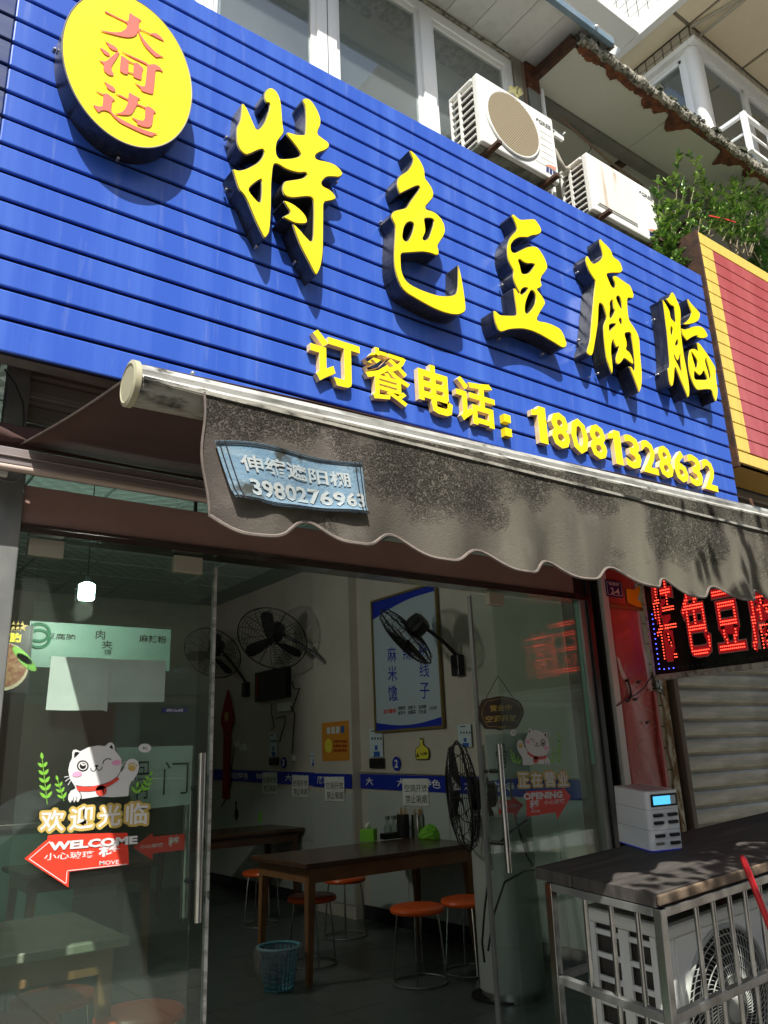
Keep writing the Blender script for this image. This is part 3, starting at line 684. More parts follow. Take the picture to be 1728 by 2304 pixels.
def wrap_text(mb, txt, u0, u1, w0, w1, bold=.02, m=0):
    me = text_mesh(txt, 1, 0, bold, 1.0); a, b, c, d = bounds(me)
    for v in me.vertices:
        u = u0 + (u1 - u0) * (v.co.x - a) / (b - a); w = w1 + (w0 - w1) * (v.co.y - c) / (d - c); v.co = ppt(u, w, .0025)
    mb.cur = m; mb.join(me)
mb = MB(); wrap_text(mb, '伸缩遮阳棚', .11, .88, .22, .50, .018); wrap_text(mb, '3980276963', .13, .985, .60, .88, .03)
mb.build('patch_lettering', 'patch_text', va)
mb = MB()
for off in (.02, .055):
    mb.tube([ppt(u / 30, off, .002) for u in range(31)], .0012, 4); mb.tube([ppt(u / 30, 1 - off, .002) for u in range(31)], .0012, 4)
    mb.tube([ppt(off, w / 10, .002) for w in range(11)], .0012, 4); mb.tube([ppt(1 - off, w / 10, .002) for w in range(11)], .0012, 4)
mb.build('stitching', 'patch_stitch', va)
# ================================================================== SHOPFRONT
YD = 2.8
sf = thing('shopfront', 'glass shopfront with a brown mirrored header and steel posts under the awning', 'shopfront', (2, YD, 0))
DX0, DX1 = .537, 3.40
MB().box(.43, DX0 - .002, 2.745, 2.85, 0, 2.44).box(.455, .53, 2.80, 2.86, 2.44, 3.0).build('post', 'dull_steel', sf, bevel=.004, label='left steel post of the shopfront')
MB().box(DX1, DX1 + .035, 2.76, 2.84, 0, 2.5).build('post', 'black_plastic', sf, bevel=.003)
MB().box(DX1 - .045, DX1 - .002, 2.775, 2.815, 0, 2.2).build('jamb', 'dull_steel', sf)
zh0, zh1 = 2.212, 2.352
MB().box(DX0, DX1 - .10, 2.762, 2.84, zh0, zh1).build('header_panel', 'brown_mirror', sf, bevel=.002)
MB().box(DX1 - .10, DX1, 2.77, 2.84, zh0, 2.5).build('header_end', 'black_plastic', sf)
MB().box(DX0, DX1, 2.752, 2.762, zh0 - .006, zh0 + .004).box(DX0, DX1, 2.756, 2.85, zh0 - .026, zh0 - .008).build('door_track', 'steel', sf)
MB().box(DX0, DX1, 2.80, 2.806, zh1, 2.52).build('transom_pane', 'transom_glass', sf)
MB().box(1.165, 1.172, 2.792, 2.812, zh1, 2.52).build('glass_joint', 'ink', sf)
# shutter slats behind the transom, above the awning roll
ss = thing('roller_shutter', 'raised grey roller shutter slats above the shop door', 'roller shutter', (.8, 2.9, 2.6))
for k in range(4):
    z = 2.52 + k * .105
    mb = MB(); pr = [(0, 0), (-.012, .012), (-.012, .058), (-.004, .066), (-.020, .076), (-.020, .084), (-.004, .092), (-.010, .100), (0, .104)]
    for x in (.535, 3.4):
        for y, zz in pr: mb.v.append(Vector((x, 2.87 + y, z + zz)))
    n = len(pr)
    for j in range(n - 1): mb.f.append((j, n + j, n + j + 1, j + 1)); mb.mi.append(0)
    mb.build('slat', 'shutter_grey', ss)
# dark signboard sliver, sack and red box left of the post
lb = thing('dark_board', 'dark navy board edge left of the steel post', 'board', (.2, 2.85, 2.5))
MB().box(-.6, .425, 2.80, 2.84, 2.60, 2.95).build('panel', 'plate_navy', lb)
MB().box(-.6, .425, 2.80, 2.84, 2.0, 2.598).build('lower_panel', 'red_panel', lb)
mb = MB()
me = None
for (dx, dz, r) in ((.30, 2.69, .06), (.36, 2.66, .05), (.26, 2.70, .07), (.39, 2.64, .025)):
    mb.lathe([(r * math.sin(PI * k / 8), -r * math.cos(PI * k / 8)) for k in range(9)], (dx, 2.77, dz), 12)
tag(mb.build('cloth_bundle', 'concrete', smooth=True), 'grey cloth bundle stuffed between the post and the signboard at far left', 'cloth bundle')
tag(MB().tube([(.43, 2.74, 2.75), (.47, 2.735, 2.70), (.50, 2.74, 2.64), (.508, 2.74, 2.58), (.508, 2.742, 2.55)], .003, 6).build('cable', 'black', smooth=True), 'thin black cable crossing the left steel post', 'cable')
jb = thing('junction_clip', 'small clear cable clip on the left post below the rear beam', 'cable clip', (.46, 2.74, 2.38))
MB().box(.435, .475, 2.725, 2.745, 2.36, 2.40).build('body', 'paper', jb, bevel=.004)
MB().tube([(.43 + .045 + .045 * math.cos(a), 2.735, 2.375 + .03 * math.sin(a)) for a in [PI + k * PI / 8 for k in range(9)]], .0025, 5).build('wire_loop', 'steel_worn', jb)

# ---- glass doors
def door(name, label, x0, x1, y, zt, handle_x, edge_right=None, group=None):
    t = thing(name, label, 'glass door', ((x0 + x1) / 2, y, 0))
    MB().box(x0, x1, y, y + .010, .02, zt).build('pane', 'door_glass', t)
    if edge_right is not None:
        s = 1 if edge_right else -1; xe = x1 if edge_right else x0
        MB().box(xe, xe + s * .012, y - .006, y + .016, .02, zt - .012).build('edge_strip', 'dull_steel' if not edge_right else 'alu', t)
    if handle_x is not None:
        for yy, lab in ((y - .055, 'outer'), (y + .065, 'inner')):
            h = MB().tube([(handle_x, yy, .91), (handle_x, yy, 1.46)], .0135, 16).build('handle', 'steel', t, smooth=True)
            for z in (1.03, 1.34): MB().tube([(handle_x, yy, z), (handle_x, y, z)], .009, 10).build('standoff', 'black_plastic', h, smooth=True)
    return t
def patch(t, x0, x1, y, z0, z1): MB().box(x0, x1, y - .012, y + .022, z0, z1).build('patch_fitting', 'cap_steel', t, bevel=.002)
mat('cap_steel', (.46, .43, .33), .42, metal=.3)
dl = door('glass_door', 'left fixed glass door leaf with the waving cat sticker', DX0 + .003, 1.197, YD, 2.185, None)
patch(dl, at(64, 1215, y=YD).x, at(142, 1240, y=YD).x, YD, 2.118, 2.178); patch(dl, at(391, 1250, y=YD).x, 1.20, YD, 2.115, 2.178)
dl2 = door('glass_door', 'sliding glass leaf parked behind the left leaf, with a long steel handle', .62, 1.272, 2.845, 2.175, 1.222, True)
dr = door('glass_door', 'right fixed glass door leaf with the opening cat sticker', 2.735, 3.352, YD, 2.185, None)
patch(dr, 2.70, 2.80, YD, 2.118, 2.178)
dr2 = door('glass_door', 'sliding glass leaf parked behind the right leaf, with a long steel handle', 2.628, 3.28, 2.845, 2.175, 2.690, False)
MB().box(3.353, 3.362, 2.796, 2.815, 1.35, 2.18).build('edge_strip', 'menu_green', dr)

# ---- stickers (flat prints)
GY = YD - .0035
def zloops(strs, ox, oy, s, fn=None):
    out = []
    for st in strs:
        l = [(at(ox + a / s, oy + b / s, y=GY).x, at(ox + a / s, oy + b / s, y=GY).z) for a, b in P(st)]
        out.append([fn(q) for q in l] if fn else l)
    return out
def ell(cx, cy, rx, ry, n=24, rot=0):
    return ' '.join('%.1f,%.1f' % (cx + rx * math.cos(2 * PI * k / n) * math.cos(rot) - ry * math.sin(2 * PI * k / n) * math.sin(rot), cy + rx * math.cos(2 * PI * k / n) * math.sin(rot) + ry * math.sin(2 * PI * k / n) * math.cos(rot)) for k in range(n))
def stroke(s, w):
    p = P(s); L = []; Rr = []
    for i, q in enumerate(p):
        a = p[max(i - 1, 0)]; b = p[min(i + 1, len(p) - 1)]; dx, dy = b[0] - a[0], b[1] - a[1]; l = math.hypot(dx, dy) or 1
        L.append((q[0] - dy / l * w / 2, q[1] + dx / l * w / 2)); Rr.append((q[0] + dy / l * w / 2, q[1] - dx / l * w / 2))
    return ' '.join('%.1f,%.1f' % q for q in L + Rr[::-1])
def leafp(cx, cy, L, w, ang):
    ca, sa = math.cos(ang), math.sin(ang); return ' '.join('%.1f,%.1f' % (cx + u * L * ca - v * w * sa, cy + u * L * sa + v * w * ca) for u, v in ((0, 0), (.25, .42), (.55, .5), (.85, .25), (1, 0), (.85, -.25), (.55, -.5), (.25, -.42)))
def sprig(x0, y0, x1, y1, n, L):
    o = []; ang0 = math.atan2(y1 - y0, x1 - x0)
    for k in range(n):
        t = k / n; x = x0 + (x1 - x0) * t; y = y0 + (y1 - y0) * t
        for sgn in (-1, 1): o.append(leafp(x, y, L * (1 - .3 * t), L * .36, ang0 + sgn * .75))
    o.append(leafp(x1, y1, L * .8, L * .36, ang0)); o.append(stroke('%f,%f %f,%f' % (x0 - (x1 - x0) * .15, y0 - (y1 - y0) * .15, x1, y1), 6)); return o
cat_body = ["462,200 470,180 495,175 530,190 600,155 680,140 740,147 770,118 800,115 820,140 822,180 850,215 880,260 882,310 865,370 885,360 905,330 920,280 950,255 990,255 1020,280 1030,320 1020,370 990,420 960,450 945,490 938,570 800,580 690,572 540,595 545,560 525,600 505,628 490,600 478,632 462,600 445,628 427,600 430,560 450,525 490,505 480,480 440,420 428,350 440,290 460,250"]
layers_l = [('leaf_green', sprig(245, 590, 208, 260, 5, 78) + sprig(385, 590, 340, 440, 3, 62) + sprig(1000, 545, 1010, 500, 1, 70) + sprig(1070, 520, 1120, 400, 3, 62)),
    ('cat_white', cat_body + [ell(1078, 163, 53, 38)]),
    ('black', ["478,215 485,197 510,195 525,203 495,235 478,250", "775,155 795,135 805,150 803,178 790,165", stroke('505,628 500,600 498,575', 5), stroke('478,632 472,600 474,580', 5), stroke('540,600 535,555 515,520', 6),
        stroke('865,370 850,400 800,440 740,465 650,487 560,490 490,480', 6), stroke('720,300 728,272 750,255 775,252 793,262', 9), stroke('618,330 622,350 640,362 658,352 666,325', 8), stroke('666,325 675,348 695,352 712,338 716,318', 8)]),
    ('black', [ell(551, 314, 50, 48)]), ('cat_white', [ell(551, 314, 38, 36)]), ('black', [ell(551, 314, 27, 27)]), ('cat_white', ["532,300 545,312 558,314 572,305 570,298 555,296 540,290"]),
    ('black', ["650,308 678,305 684,314 672,326 658,322"]),
    ('cat_pink', [ell(835, 286, 40, 22, rot=-.12), ell(503, 384, 42, 22, rot=-.15)]),
    ('cat_red', ["493,484 600,492 740,468 850,408 858,430 800,470 745,500 700,520 600,530 515,528 500,510", ell(706, 523, 47, 45)]), ('black', [ell(722, 518, 9, 9), stroke('722,525 728,545', 6)]),
    ('gold_print', [ell(965, 333, 32, 24), ell(940, 305, 8, 9), ell(958, 293, 8, 9), ell(982, 295, 8, 9), ell(1005, 310, 8, 9)]),
    ('grey_print', [stroke('1062,150 1062,176', 5), stroke('1078,150 1078,176', 5), stroke('1062,163 1078,163', 5), stroke('1094,160 1094,176', 5), stroke('1094,150 1094,154', 5)]),
    ('cat_white', [stroke('428,402 392,410', 6), stroke('436,418 402,445', 6), stroke('447,438 424,475', 6), stroke('884,285 915,280', 6), stroke('884,305 912,312', 6)])]
def sticker(name, parent, layers, ox, oy, s, fn=None, label=None):
    mb = MB(); mats = []
    for i, (m, strs) in enumerate(layers):
        if m not in mats: mats.append(m)
        mb.cur = mats.index(m)
        for l in zloops(strs, ox, oy, s, fn): mb.join(poly_mesh([l]), ROT_at(GY - .0002 * i))
    o = mb.build(name, mats, parent)
    if label: o['label'] = label
    return o
sticker('cat_sticker', dl, layers_l, 40, 1640, 3.77, label='white waving cartoon cat sticker with green leaves')
def prints(parent, name, items, y=GY - .003, label=None):
    mb = MB(); mats = []
    for it in items:
        m = it[0]
        if m not in mats: mats.append(m)
        mb.cur = mats.index(m); kind = it[1]
        if kind == 'text':
            _, _, txt, (x0, z0), w, h, bold, slope = it[:8]
            fit_text(mb, txt, (x0, y - .0002 * (it[8] if len(it) > 8 else 1), z0), w, h, Vector((1, 0, slope)), FZ, bold)
        elif kind == 'poly': mb.join(poly_mesh([it[2]]), ROT_at(y - .0002 * (it[3] if len(it) > 3 else 0)))
    o = mb.build(name, mats, parent)
    if label: o['label'] = label
    return o
def q3(px, py, y=GY): p = at(px, py, y=y); return (p.x, p.z)
def txt_at(m, txt, bl, br, tl, bold, lay=1, y=GY):
    a, b, c = at(*bl, y=y), at(*br, y=y), at(*tl, y=y)
    return (m, 'text', txt, (a.x, a.z), b.x - a.x, c.z - a.z, bold, (b.z - a.z) / (b.x - a.x), lay)
def z2(ox, oy, s): return lambda x, y: (ox + x / s, oy + y / s)
Z = z2(40, 1640, 3.77)
def halo(c, bl, br, tl, rad, s_=1):
    o = []
    for k in range(12):
        dx, dy = rad * math.cos(2 * PI * k / 12), rad * math.sin(2 * PI * k / 12)
        o.append(txt_at('gold_print', c, (bl[0] + dx, bl[1] + dy), (br[0] + dx, br[1] + dy), (tl[0] + dx, tl[1] + dy), .02, .2 + .05 * k))
    return o
items = sum([halo(c, Z(*a), Z(*b), Z(*d), 5.5) for c, a, b, d in (('欢', (180, 875), (385, 865), (190, 690)), ('迎', (430, 865), (635, 840), (440, 665)), ('光', (675, 838), (865, 818), (690, 655)), ('临', (910, 812), (1095, 806), (915, 630)))], [])
items += [txt_at('cat_white', c, Z(*a), Z(*b), Z(*d), .02, 3) for c, a, b, d in (('欢', (180, 875), (385, 865), (190, 690)), ('迎', (430, 865), (635, 840), (440, 665)), ('光', (675, 838), (865, 818), (690, 655)), ('临', (910, 812), (1095, 806), (915, 630)))]
items += [txt_at('cat_white', 'WELCOME', Z(255, 1035), Z(1010, 975), Z(255, 960), .05, 4)]
prints(dl, 'welcome_lettering', items, GY - .004, label='welcome lettering in white on gold')
arrow = [q3(*Z(*p)) for p in ((55, 1100), (250, 935), (252, 905), (320, 895), (930, 880), (940, 1150), (435, 1210), (428, 1345))]
inner = [q3(*Z(*p)) for p in ((95, 1098), (270, 950), (925, 1143), (413, 1200), (405, 1308))]
ln = lambda a, b, w=.0022: [(a[0], a[1]), (b[0], b[1]), (b[0] + w * (b[1] - a[1]) / math.hypot(b[0] - a[0], b[1] - a[1]), b[1] - w * (b[0] - a[0]) / math.hypot(b[0] - a[0], b[1] - a[1])), (a[0] + w * (b[1] - a[1]) / math.hypot(b[0] - a[0], b[1] - a[1]), a[1] - w * (b[0] - a[0]) / math.hypot(b[0] - a[0], b[1] - a[1]))]
it = [('arrow_red', 'poly', arrow, 0), ('cat_white', 'poly', ln(inner[0], inner[1]), 1), ('cat_white', 'poly', ln(inner[3], inner[2]), 1), ('cat_white', 'poly', ln(inner[4], inner[3]), 1), ('cat_white', 'poly', ln(inner[0], inner[4]), 1),
      txt_at('cat_white', '小心玻璃', Z(220, 1115), Z(640, 1090), Z(220, 1055), .01), txt_at('cat_white', '移', Z(680, 1090), Z(870, 1070), Z(690, 980), .03), txt_at('cat_white', 'MOVE', Z(690, 1155), Z(855, 1145), Z(690, 1120), .01)]
prints(dl, 'move_arrow', it, GY - .0025, label='red arrow sticker pointing left')
arrow = [q3(*Z(*p), 2.84) for p in ((975, 1005), (1145, 880), (1145, 915), (1415, 890), (1415, 1025), (1145, 1055), (1142, 1110))]
prints(dl2, 'move_arrow', [('arrow_red', 'poly', arrow, 0), txt_at('cat_white', '小心玻璃', Z(1035, 1020), Z(1235, 1000), Z(1035, 985), .01, 1, 2.838), txt_at('cat_white', '移', Z(1275, 1000), Z(1380, 990), Z(1280, 920), .02, 1, 2.838)], 2.84)
# papers and the white poster behind the glass
Z5 = z2(0, 1340, 3.77)
def sheet(parent, name, pts, y, m='paper', lab=None):
    mb = MB(); mb.join(poly_mesh([[q3(*p, y) for p in pts]], extrude=.0008), ROT_at(y)); o = mb.build(name, m, parent)
    if lab: o['label'] = lab
    return o
sheet(dl, 'paper_sheet', [Z5(435, 515), Z5(938, 535), Z5(908, 985), Z5(865, 972), Z5(560, 975), Z5(388, 970)], YD + .014, lab='left pale sheet taped to the glass')
sheet(dl, 'paper_sheet', [Z5(928, 540), Z5(1408, 552), Z5(1392, 902), Z5(915, 905)], YD + .0165, lab='right pale sheet taped to the glass')
nb_ = sheet(dl, 'notice_sticker', [Z5(1378, 955), Z5(1590, 955), Z5(1588, 992), Z5(1372, 992)], GY, 'navy_print', lab='small navy strip sticker on the left door')
prints(dl, 'notice_lettering', [txt_at('cat_white', '四川e码', Z5(1412, 988), Z5(1550, 988), Z5(1412, 962), .01)], GY - .002)
wp = sheet(dl2, 'white_poster', [Z(830, 160), Z(1485, 140), Z(1460, 640), Z(1000, 690), Z(960, 600)], 2.862, 'paper', 'pale poster with brush characters behind the left glass')
# the right door: the same cat mirrored
pa, pb = at(*Z(110, 0), y=GY).x, at(*Z(1170, 0), y=GY).x
ra, rb2 = at(1040 + 510 / 4.608, 1740, y=GY).x, at(1040 + 1105 / 4.608, 1740, y=GY).x
zl0, zl1 = at(*Z(600, 632), y=GY).z, at(*Z(780, 115), y=GY).z
zr0_, zr1_ = at(1040 + 800 / 4.608, 1540 + 862 / 4.608, y=GY).z, at(1040 + 740 / 4.608, 1540 + 452 / 4.608, y=GY).z
def mir(q):
    u = (q[0] - pa) / (pb - pa); return (rb2 - u * (rb2 - ra), zr0_ + (q[1] - zl0) / (zl1 - zl0) * (zr1_ - zr0_))
layers_r = [(m, s) for m, s in layers_l]
mbx = sticker('cat_sticker', dr, layers_r, 40, 1640, 3.77, fn=mir, label='smaller mirrored waving cat sticker')
Z7 = z2(1040, 1540, 4.608)
items = sum([halo(c, Z7(*a), Z7(*b), Z7(*d), 3.6) for c, a, b, d in (('正', (580, 1065), (690, 1065), (580, 915)), ('在', (718, 1060), (822, 1060), (718, 908)), ('营', (858, 1058), (962, 1055), (858, 902)), ('业', (997, 1055), (1096, 1050), (997, 905)))], [])
items += [txt_at('cat_white', c, Z7(*a), Z7(*b), Z7(*d), .02, 3) for c, a, b, d in (('正', (580, 1065), (690, 1065), (580, 915)), ('在', (718, 1060), (822, 1060), (718, 908)), ('营', (858, 1058), (962, 1055), (858, 902)), ('业', (997, 1055), (1096, 1050), (997, 905)))]
items += [txt_at('cat_white', 'OPENING', Z7(630, 1200), Z7(1035, 1175), Z7(630, 1125), .05, 4)]
prints(dr, 'opening_lettering', items, GY - .004, label='opening lettering in white on gold')
arrow = [q3(*Z7(*p)) for p in ((655, 1110), (1040, 1085), (1040, 1060), (1125, 1160), (980, 1400), (965, 1325), (665, 1372))]
prints(dr, 'move_arrow', [('arrow_red', 'poly', arrow, 0), txt_at('cat_white', '移', Z7(700, 1300), Z7(810, 1290), Z7(700, 1200), .02), txt_at('cat_white', 'MOVE', Z7(715, 1332), Z7(805, 1325), Z7(715, 1305), .005), txt_at('cat_white', '小心玻璃', Z7(845, 1250), Z7(1060, 1230), Z7(845, 1200), .01)], GY - .0025, label='red arrow sticker pointing right')
arrow = [q3(*Z7(*p), 2.84) for p in ((380, 1205), (525, 1195), (525, 1160), (632, 1250), (540, 1385), (530, 1325), (380, 1350))]
prints(dr2, 'move_arrow', [('arrow_red', 'poly', arrow, 0), txt_at('cat_white', '移', Z7(385, 1300), Z7(440, 1300), Z7(385, 1220), .02, 1, 2.838), txt_at('cat_white', '小心玻璃', Z7(465, 1280), Z7(600, 1270), Z7(465, 1245), .01, 1, 2.838)], 2.84)
wp = sheet(dr2, 'white_poster', [Z7(240, 525), Z7(720, 500), Z7(700, 965), Z7(275, 998)], 2.862, 'paper', 'pale poster behind the right glass')
prints(dr2, 'poster_lettering', [txt_at('ink', '骨', Z7(360, 870), Z7(475, 860), Z7(350, 625), -.01, 1, 2.858)], 2.858)
prints(dl2, 'poster_lettering', [txt_at('ink', '骨', Z(985, 600), Z(1120, 590), Z(985, 280), -.01, 1, 2.857), txt_at('ink', '门', Z(1230, 560), Z(1440, 550), Z(1230, 280), -.01, 1, 2.857)], 2.857)
# hanging wooden open sign
hs = thing('hanging_sign', 'dark scalloped sign with gold characters hanging inside the right glass door', 'sign', (2.8, 2.83, 1.75))
Y9 = 2.832
pl = [q3(*Z7(*p), Y9) for p in ((215, 150), (300, 140), (350, 125), (400, 122), (450, 125), (520, 140), (590, 175), (620, 220), (638, 290), (620, 350), (590, 410), (560, 455), (500, 470), (440, 462), (400, 480), (340, 462), (240, 465), (215, 430), (180, 370), (162, 310), (170, 250), (195, 195))]
mb = MB(); mb.join(poly_mesh([smoothpts(pl, 1)], extrude=.003), ROT_at(Y9)); mb.build('board', 'wood_sign', hs) if 'wood_sign' in MATS else mb.build('board', mat('wood_sign', (.045, .028, .018), .5), hs)
cc = (sum(p[0] for p in pl) / len(pl), sum(p[1] for p in pl) / len(pl)); bd = [(cc[0] + (p[0] - cc[0]) * .86, cc[1] + (p[1] - cc[1]) * .84) for p in pl]
MB().tube([(p[0], Y9 - .005, p[1]) for p in bd], .0012, 4, closed=True).build('border', 'gold_print', hs)
mb = MB()
def tz(mb, m, t, bl, br, tl, bold, y):
    a, b, c = at(*bl, y=y), at(*br, y=y), at(*tl, y=y); fit_text(mb, t, (a.x, y, a.z), b.x - a.x, c.z - a.z, Vector((1, 0, (b.z - a.z) / (b.x - a.x))), FZ, bold)
tz(mb, 0, '营业中', Z7(290, 280), Z7(515, 270), Z7(290, 215), .02, Y9 - .005); tz(mb, 0, '空调开放', Z7(245, 395), Z7(570, 380), Z7(245, 325), .02, Y9 - .005); tz(mb, 0, 'OPEN', Z7(385, 458), Z7(455, 455), Z7(385, 435), 0, Y9 - .005)
mb.build('lettering', mat('gold_bright', (.62, .44, .08), .4), hs)
a = at(*Z7(245, 145), y=Y9); b = at(*Z7(530, 140), y=Y9); c = at(*Z7(372, -90), y=Y9)
MB().tube([a, c, b], .0018, 5).build('string', 'ink', hs)
# ================================================================== UPPER STOREY
YW = 3.1
ub = thing('upper_building', 'pale upper storey wall with white framed sliding windows above the blue signboard', 'building', (2, YW, 5.2))
MB().box(-3, 3.66, YW + .32, YW + .40, 4.0, 6.6).build('room_wall', 'curtain', ub)
MB().box(3.66, 3.74, YW - .02, YW + .7, 4.6, 6.5).build('wall_end', 'concrete', ub)
MB().box(-3, 3.75, YW - .005, YW + .7, 6.36, 6.50).box(-3, 3.75, YW - .018, YW - .005, 6.36, 6.40).build('lintel', 'old_mortar', ub)
MB().box(-3, 3.74, YW - .03, YW + .7, 4.55, 4.72).build('sill_wall', 'concrete', ub)
win = MB().box(-3, 3.655, YW, YW + .07, 6.27, 6.355).box(3.58, 3.655, YW, YW + .07, 4.72, 6.27).build('window_frame', 'upvc', ub, bevel=.004)
MB().box(3.735, 3.76, YW - .03, YW + .03, 4.7, 6.36).build('corner_strip', 'wood_frame', ub)
# mullions and sashes
def sash(x0, x1, y, name='sash'):
    w = .035
    s_ = MB().box(x0, x0 + w, y, y + .03, 4.72, 6.27).box(x1 - w, x1, y, y + .03, 4.72, 6.27).box(x0 + w, x1 - w, y, y + .03, 6.225, 6.27).box(x0 + w, x1 - w, y, y + .03, 4.72, 4.77).build('window_sash', 'upvc', ub, bevel=.003)
    MB().box(x0 + w, x1 - w, y + .012, y + .018, 4.77, 6.225).build('pane', 'window_glass', s_)
for (a, b) in ((1.255, 1.29), (1.95, 2.085), (2.765, 2.865)):
    MB().box(a, b, YW - .012, YW + .05, 4.72, 6.27).build('mullion', 'upvc', ub, bevel=.004)
MB().box(2.015, 2.021, YW - .0135, YW - .012, 4.9, 6.27).build('mullion_seam', 'grey_print', ub)
sash(.2, 1.25, YW + .035); sash(1.29, 1.95, YW + .01); sash(1.27, 1.36, YW + .052); sash(2.085, 2.765, YW + .01); sash(2.865, 3.585, YW + .01)
sash(-1.5, .2, YW + .01)

# eave of painted metal sheets over those windows
ev = thing('window_eave', 'pale sheet metal eave with a blue edge strip above the sliding windows', 'eave', (2, 2.8, 6.4))
zA = 6.385; xe = 4.20; ye = 2.58
sp = None
for k in range(22):
    x1 = xe - k * .24
    if sp is None: sp = MB().box(-.236, 0, ye + .03, YW + .6, 0, .02).build('soffit_sheet', 'soffit_metal', ev, put=(x1, 0, zA), bevel=.004)
    else: c = share(sp, 'soffit_sheet', Vector((x1, 0, zA)) - ev.location)
MB().box(-2, xe, ye, YW + .9, zA + .022, zA + .06).build('roof_sheet', 'dull_steel', ev)
MB().box(-2, xe - .01, ye - .012, ye + .028, zA - .035, zA + .02).build('edge_strip', 'fascia_blue', ev, bevel=.003)
MB().box(xe, xe + .02, ye + .01, YW + .6, zA - .02, zA + .03).build('end_flashing', 'wood_frame', ev)
for x in (3.45, 3.98): MB().lathe([(.014, 0), (.014, .01), (.006, .02)], (x, ye - .012, zA - .002), 8, (0, -1, 0)).build('screw_head', 'upvc', ev)
# rusty post at the end of the windows
rp = thing('rusty_post', 'rusty grey steel post right of the sliding windows', 'post', (3.82, 3.12, 4.6))
MB().box(3.77, 3.89, 3.06, 3.18, 4.6, 6.36).build('post', 'dull_steel', rp, bevel=.004)
MB().box(3.765, 3.895, 3.055, 3.185, 6.14, 6.38).build('rusty_head', 'rust', rp)
MB().box(3.905, 3.93, 3.05, 3.07, 4.6, 6.2).build('side_strip', 'upvc', rp)

# canopy with a rusted edge over the terrace
cp = thing('terrace_canopy', 'grey panelled canopy with a crumbling rusted front edge', 'canopy', (5, 3.2, 6.27))
zB = 6.27; yB = 2.66; xB = 3.89
for (a, b) in ((xB, 5.06), (5.066, 6.3), (6.306, 7.6), (7.606, 9.0)):
    MB().box(a, b, yB + .045, 3.13, zB, zB + .03).build('soffit_panel', 'grey_panel', cp)
for i in range(5):
    for j in range(3):
        x = xB + .05 + i * 1.25; y = 3.27 + j * 1.0
        MB().box(x, x + 1.19, y, y + .94, zB + .03, zB + .05).build('soffit_panel', 'grey_panel', cp)
MB().box(xB, 10, 3.13, 3.24, zB - .03, zB + .06).box(xB, 10, 5.1, 5.22, zB - .02, zB + .06).build('main_beam', 'beam_grey', cp)
for i in range(6):
    x = xB + .02 + i * 1.25
    MB().box(x - .03, x + .03, 3.24, 6.2, zB - .02, zB + .05).build('cross_beam', 'dark_rust', cp)
MB().box(xB - .05, xB + .0, yB + .02, 6.2, zB - .01, zB + .07).build('end_beam', 'dark_rust', cp)
MB().box(xB, 10, yB, 6.2, zB + .06, zB + .09).build('top_sheet', 'dull_steel', cp)
# the rusted, ragged lower edge: real thickness, irregular outline
def ragged(x0, x1, ya, yb, z, seed, amp, step=.02):
    r = random.Random(seed); f = []; b = []; x = x0; w = 0
    while x <= x1:
        w = w * .82 + r.uniform(-1, 1) * amp * .5; blob = 0
        for (c, s, h) in ((4.02, .10, .04), (4.33, .07, .03), (4.47, .05, .03), (4.78, .07, .08), (4.90, .06, .05), (5.14, .10, .12), (5.84, .06, .13), (5.95, .07, .07), (6.22, .10, .05)): blob += h * math.exp(-((x - c) / s) ** 2)
        f.append((x, ya)); b.append((x, max(ya + .012, yb + w + blob))); x += step
    return f + b[::-1]
mb = MB(); mb.join(poly_mesh([ragged(xB + .02, 6.9, yB - .004, yB + .035, zB, 3, .022, .012)], extrude=.004), Matrix.Translation((0, 0, zB - .0045))); mb.build('rust_patch', 'rust', cp)
mb = MB(); r = random.Random(5); npt = 380
for i in range(npt + 1):
    x = xB - .02 + (7.6 - xB) * i / npt
    for k, (dy, dz) in enumerate(((0, -.012), (-.03, -.006), (-.042, .02), (-.035, .055), (0, .065), (.03, .05))):
        mb.v.append(Vector((x, yB + dy + r.uniform(-.007, .007) + .006 * math.sin(x * 31), zB + dz + r.uniform(-.008, .008) + .007 * math.sin(x * 19 + k))))
for i in range(npt):
    for k in range(6):
        a = i * 6 + k; b = i * 6 + (k + 1) % 6; mb.f.append((a, b, b + 6, a + 6)); mb.mi.append(0)
mb.build('crumbling_edge', 'old_mortar', cp)
mb = MB()
for i in range(70):
    x = r.uniform(xB, 7.0); s = r.uniform(.006, .022); mb.obox((x, yB - .03 + r.uniform(-.02, .03), zB + .06 + s * .4), Vector((1, r.uniform(-.5, .5), .2)).normalized(), Vector((r.uniform(-.4, .4), 1, 0)).normalized(), Vector((0, .2, 1)).normalized(), s, s * .7, s)
mb.build('moss_clumps', mat('moss', (.05, .06, .03), .95, col2=(.03, .03, .02), nscale=60), cp, kind='stuff')
mb = MB(); mb.join(poly_mesh([ragged(yB, yB + .5, 0, .03, 0, 8, .02)], extrude=.006), Matrix(((0, 1, 0, xB - .055), (1, 0, 0, 0), (0, 0, 1, zB - .004), (0, 0, 0, 1)))); mb.build('rust_patch', 'dark_rust', cp)
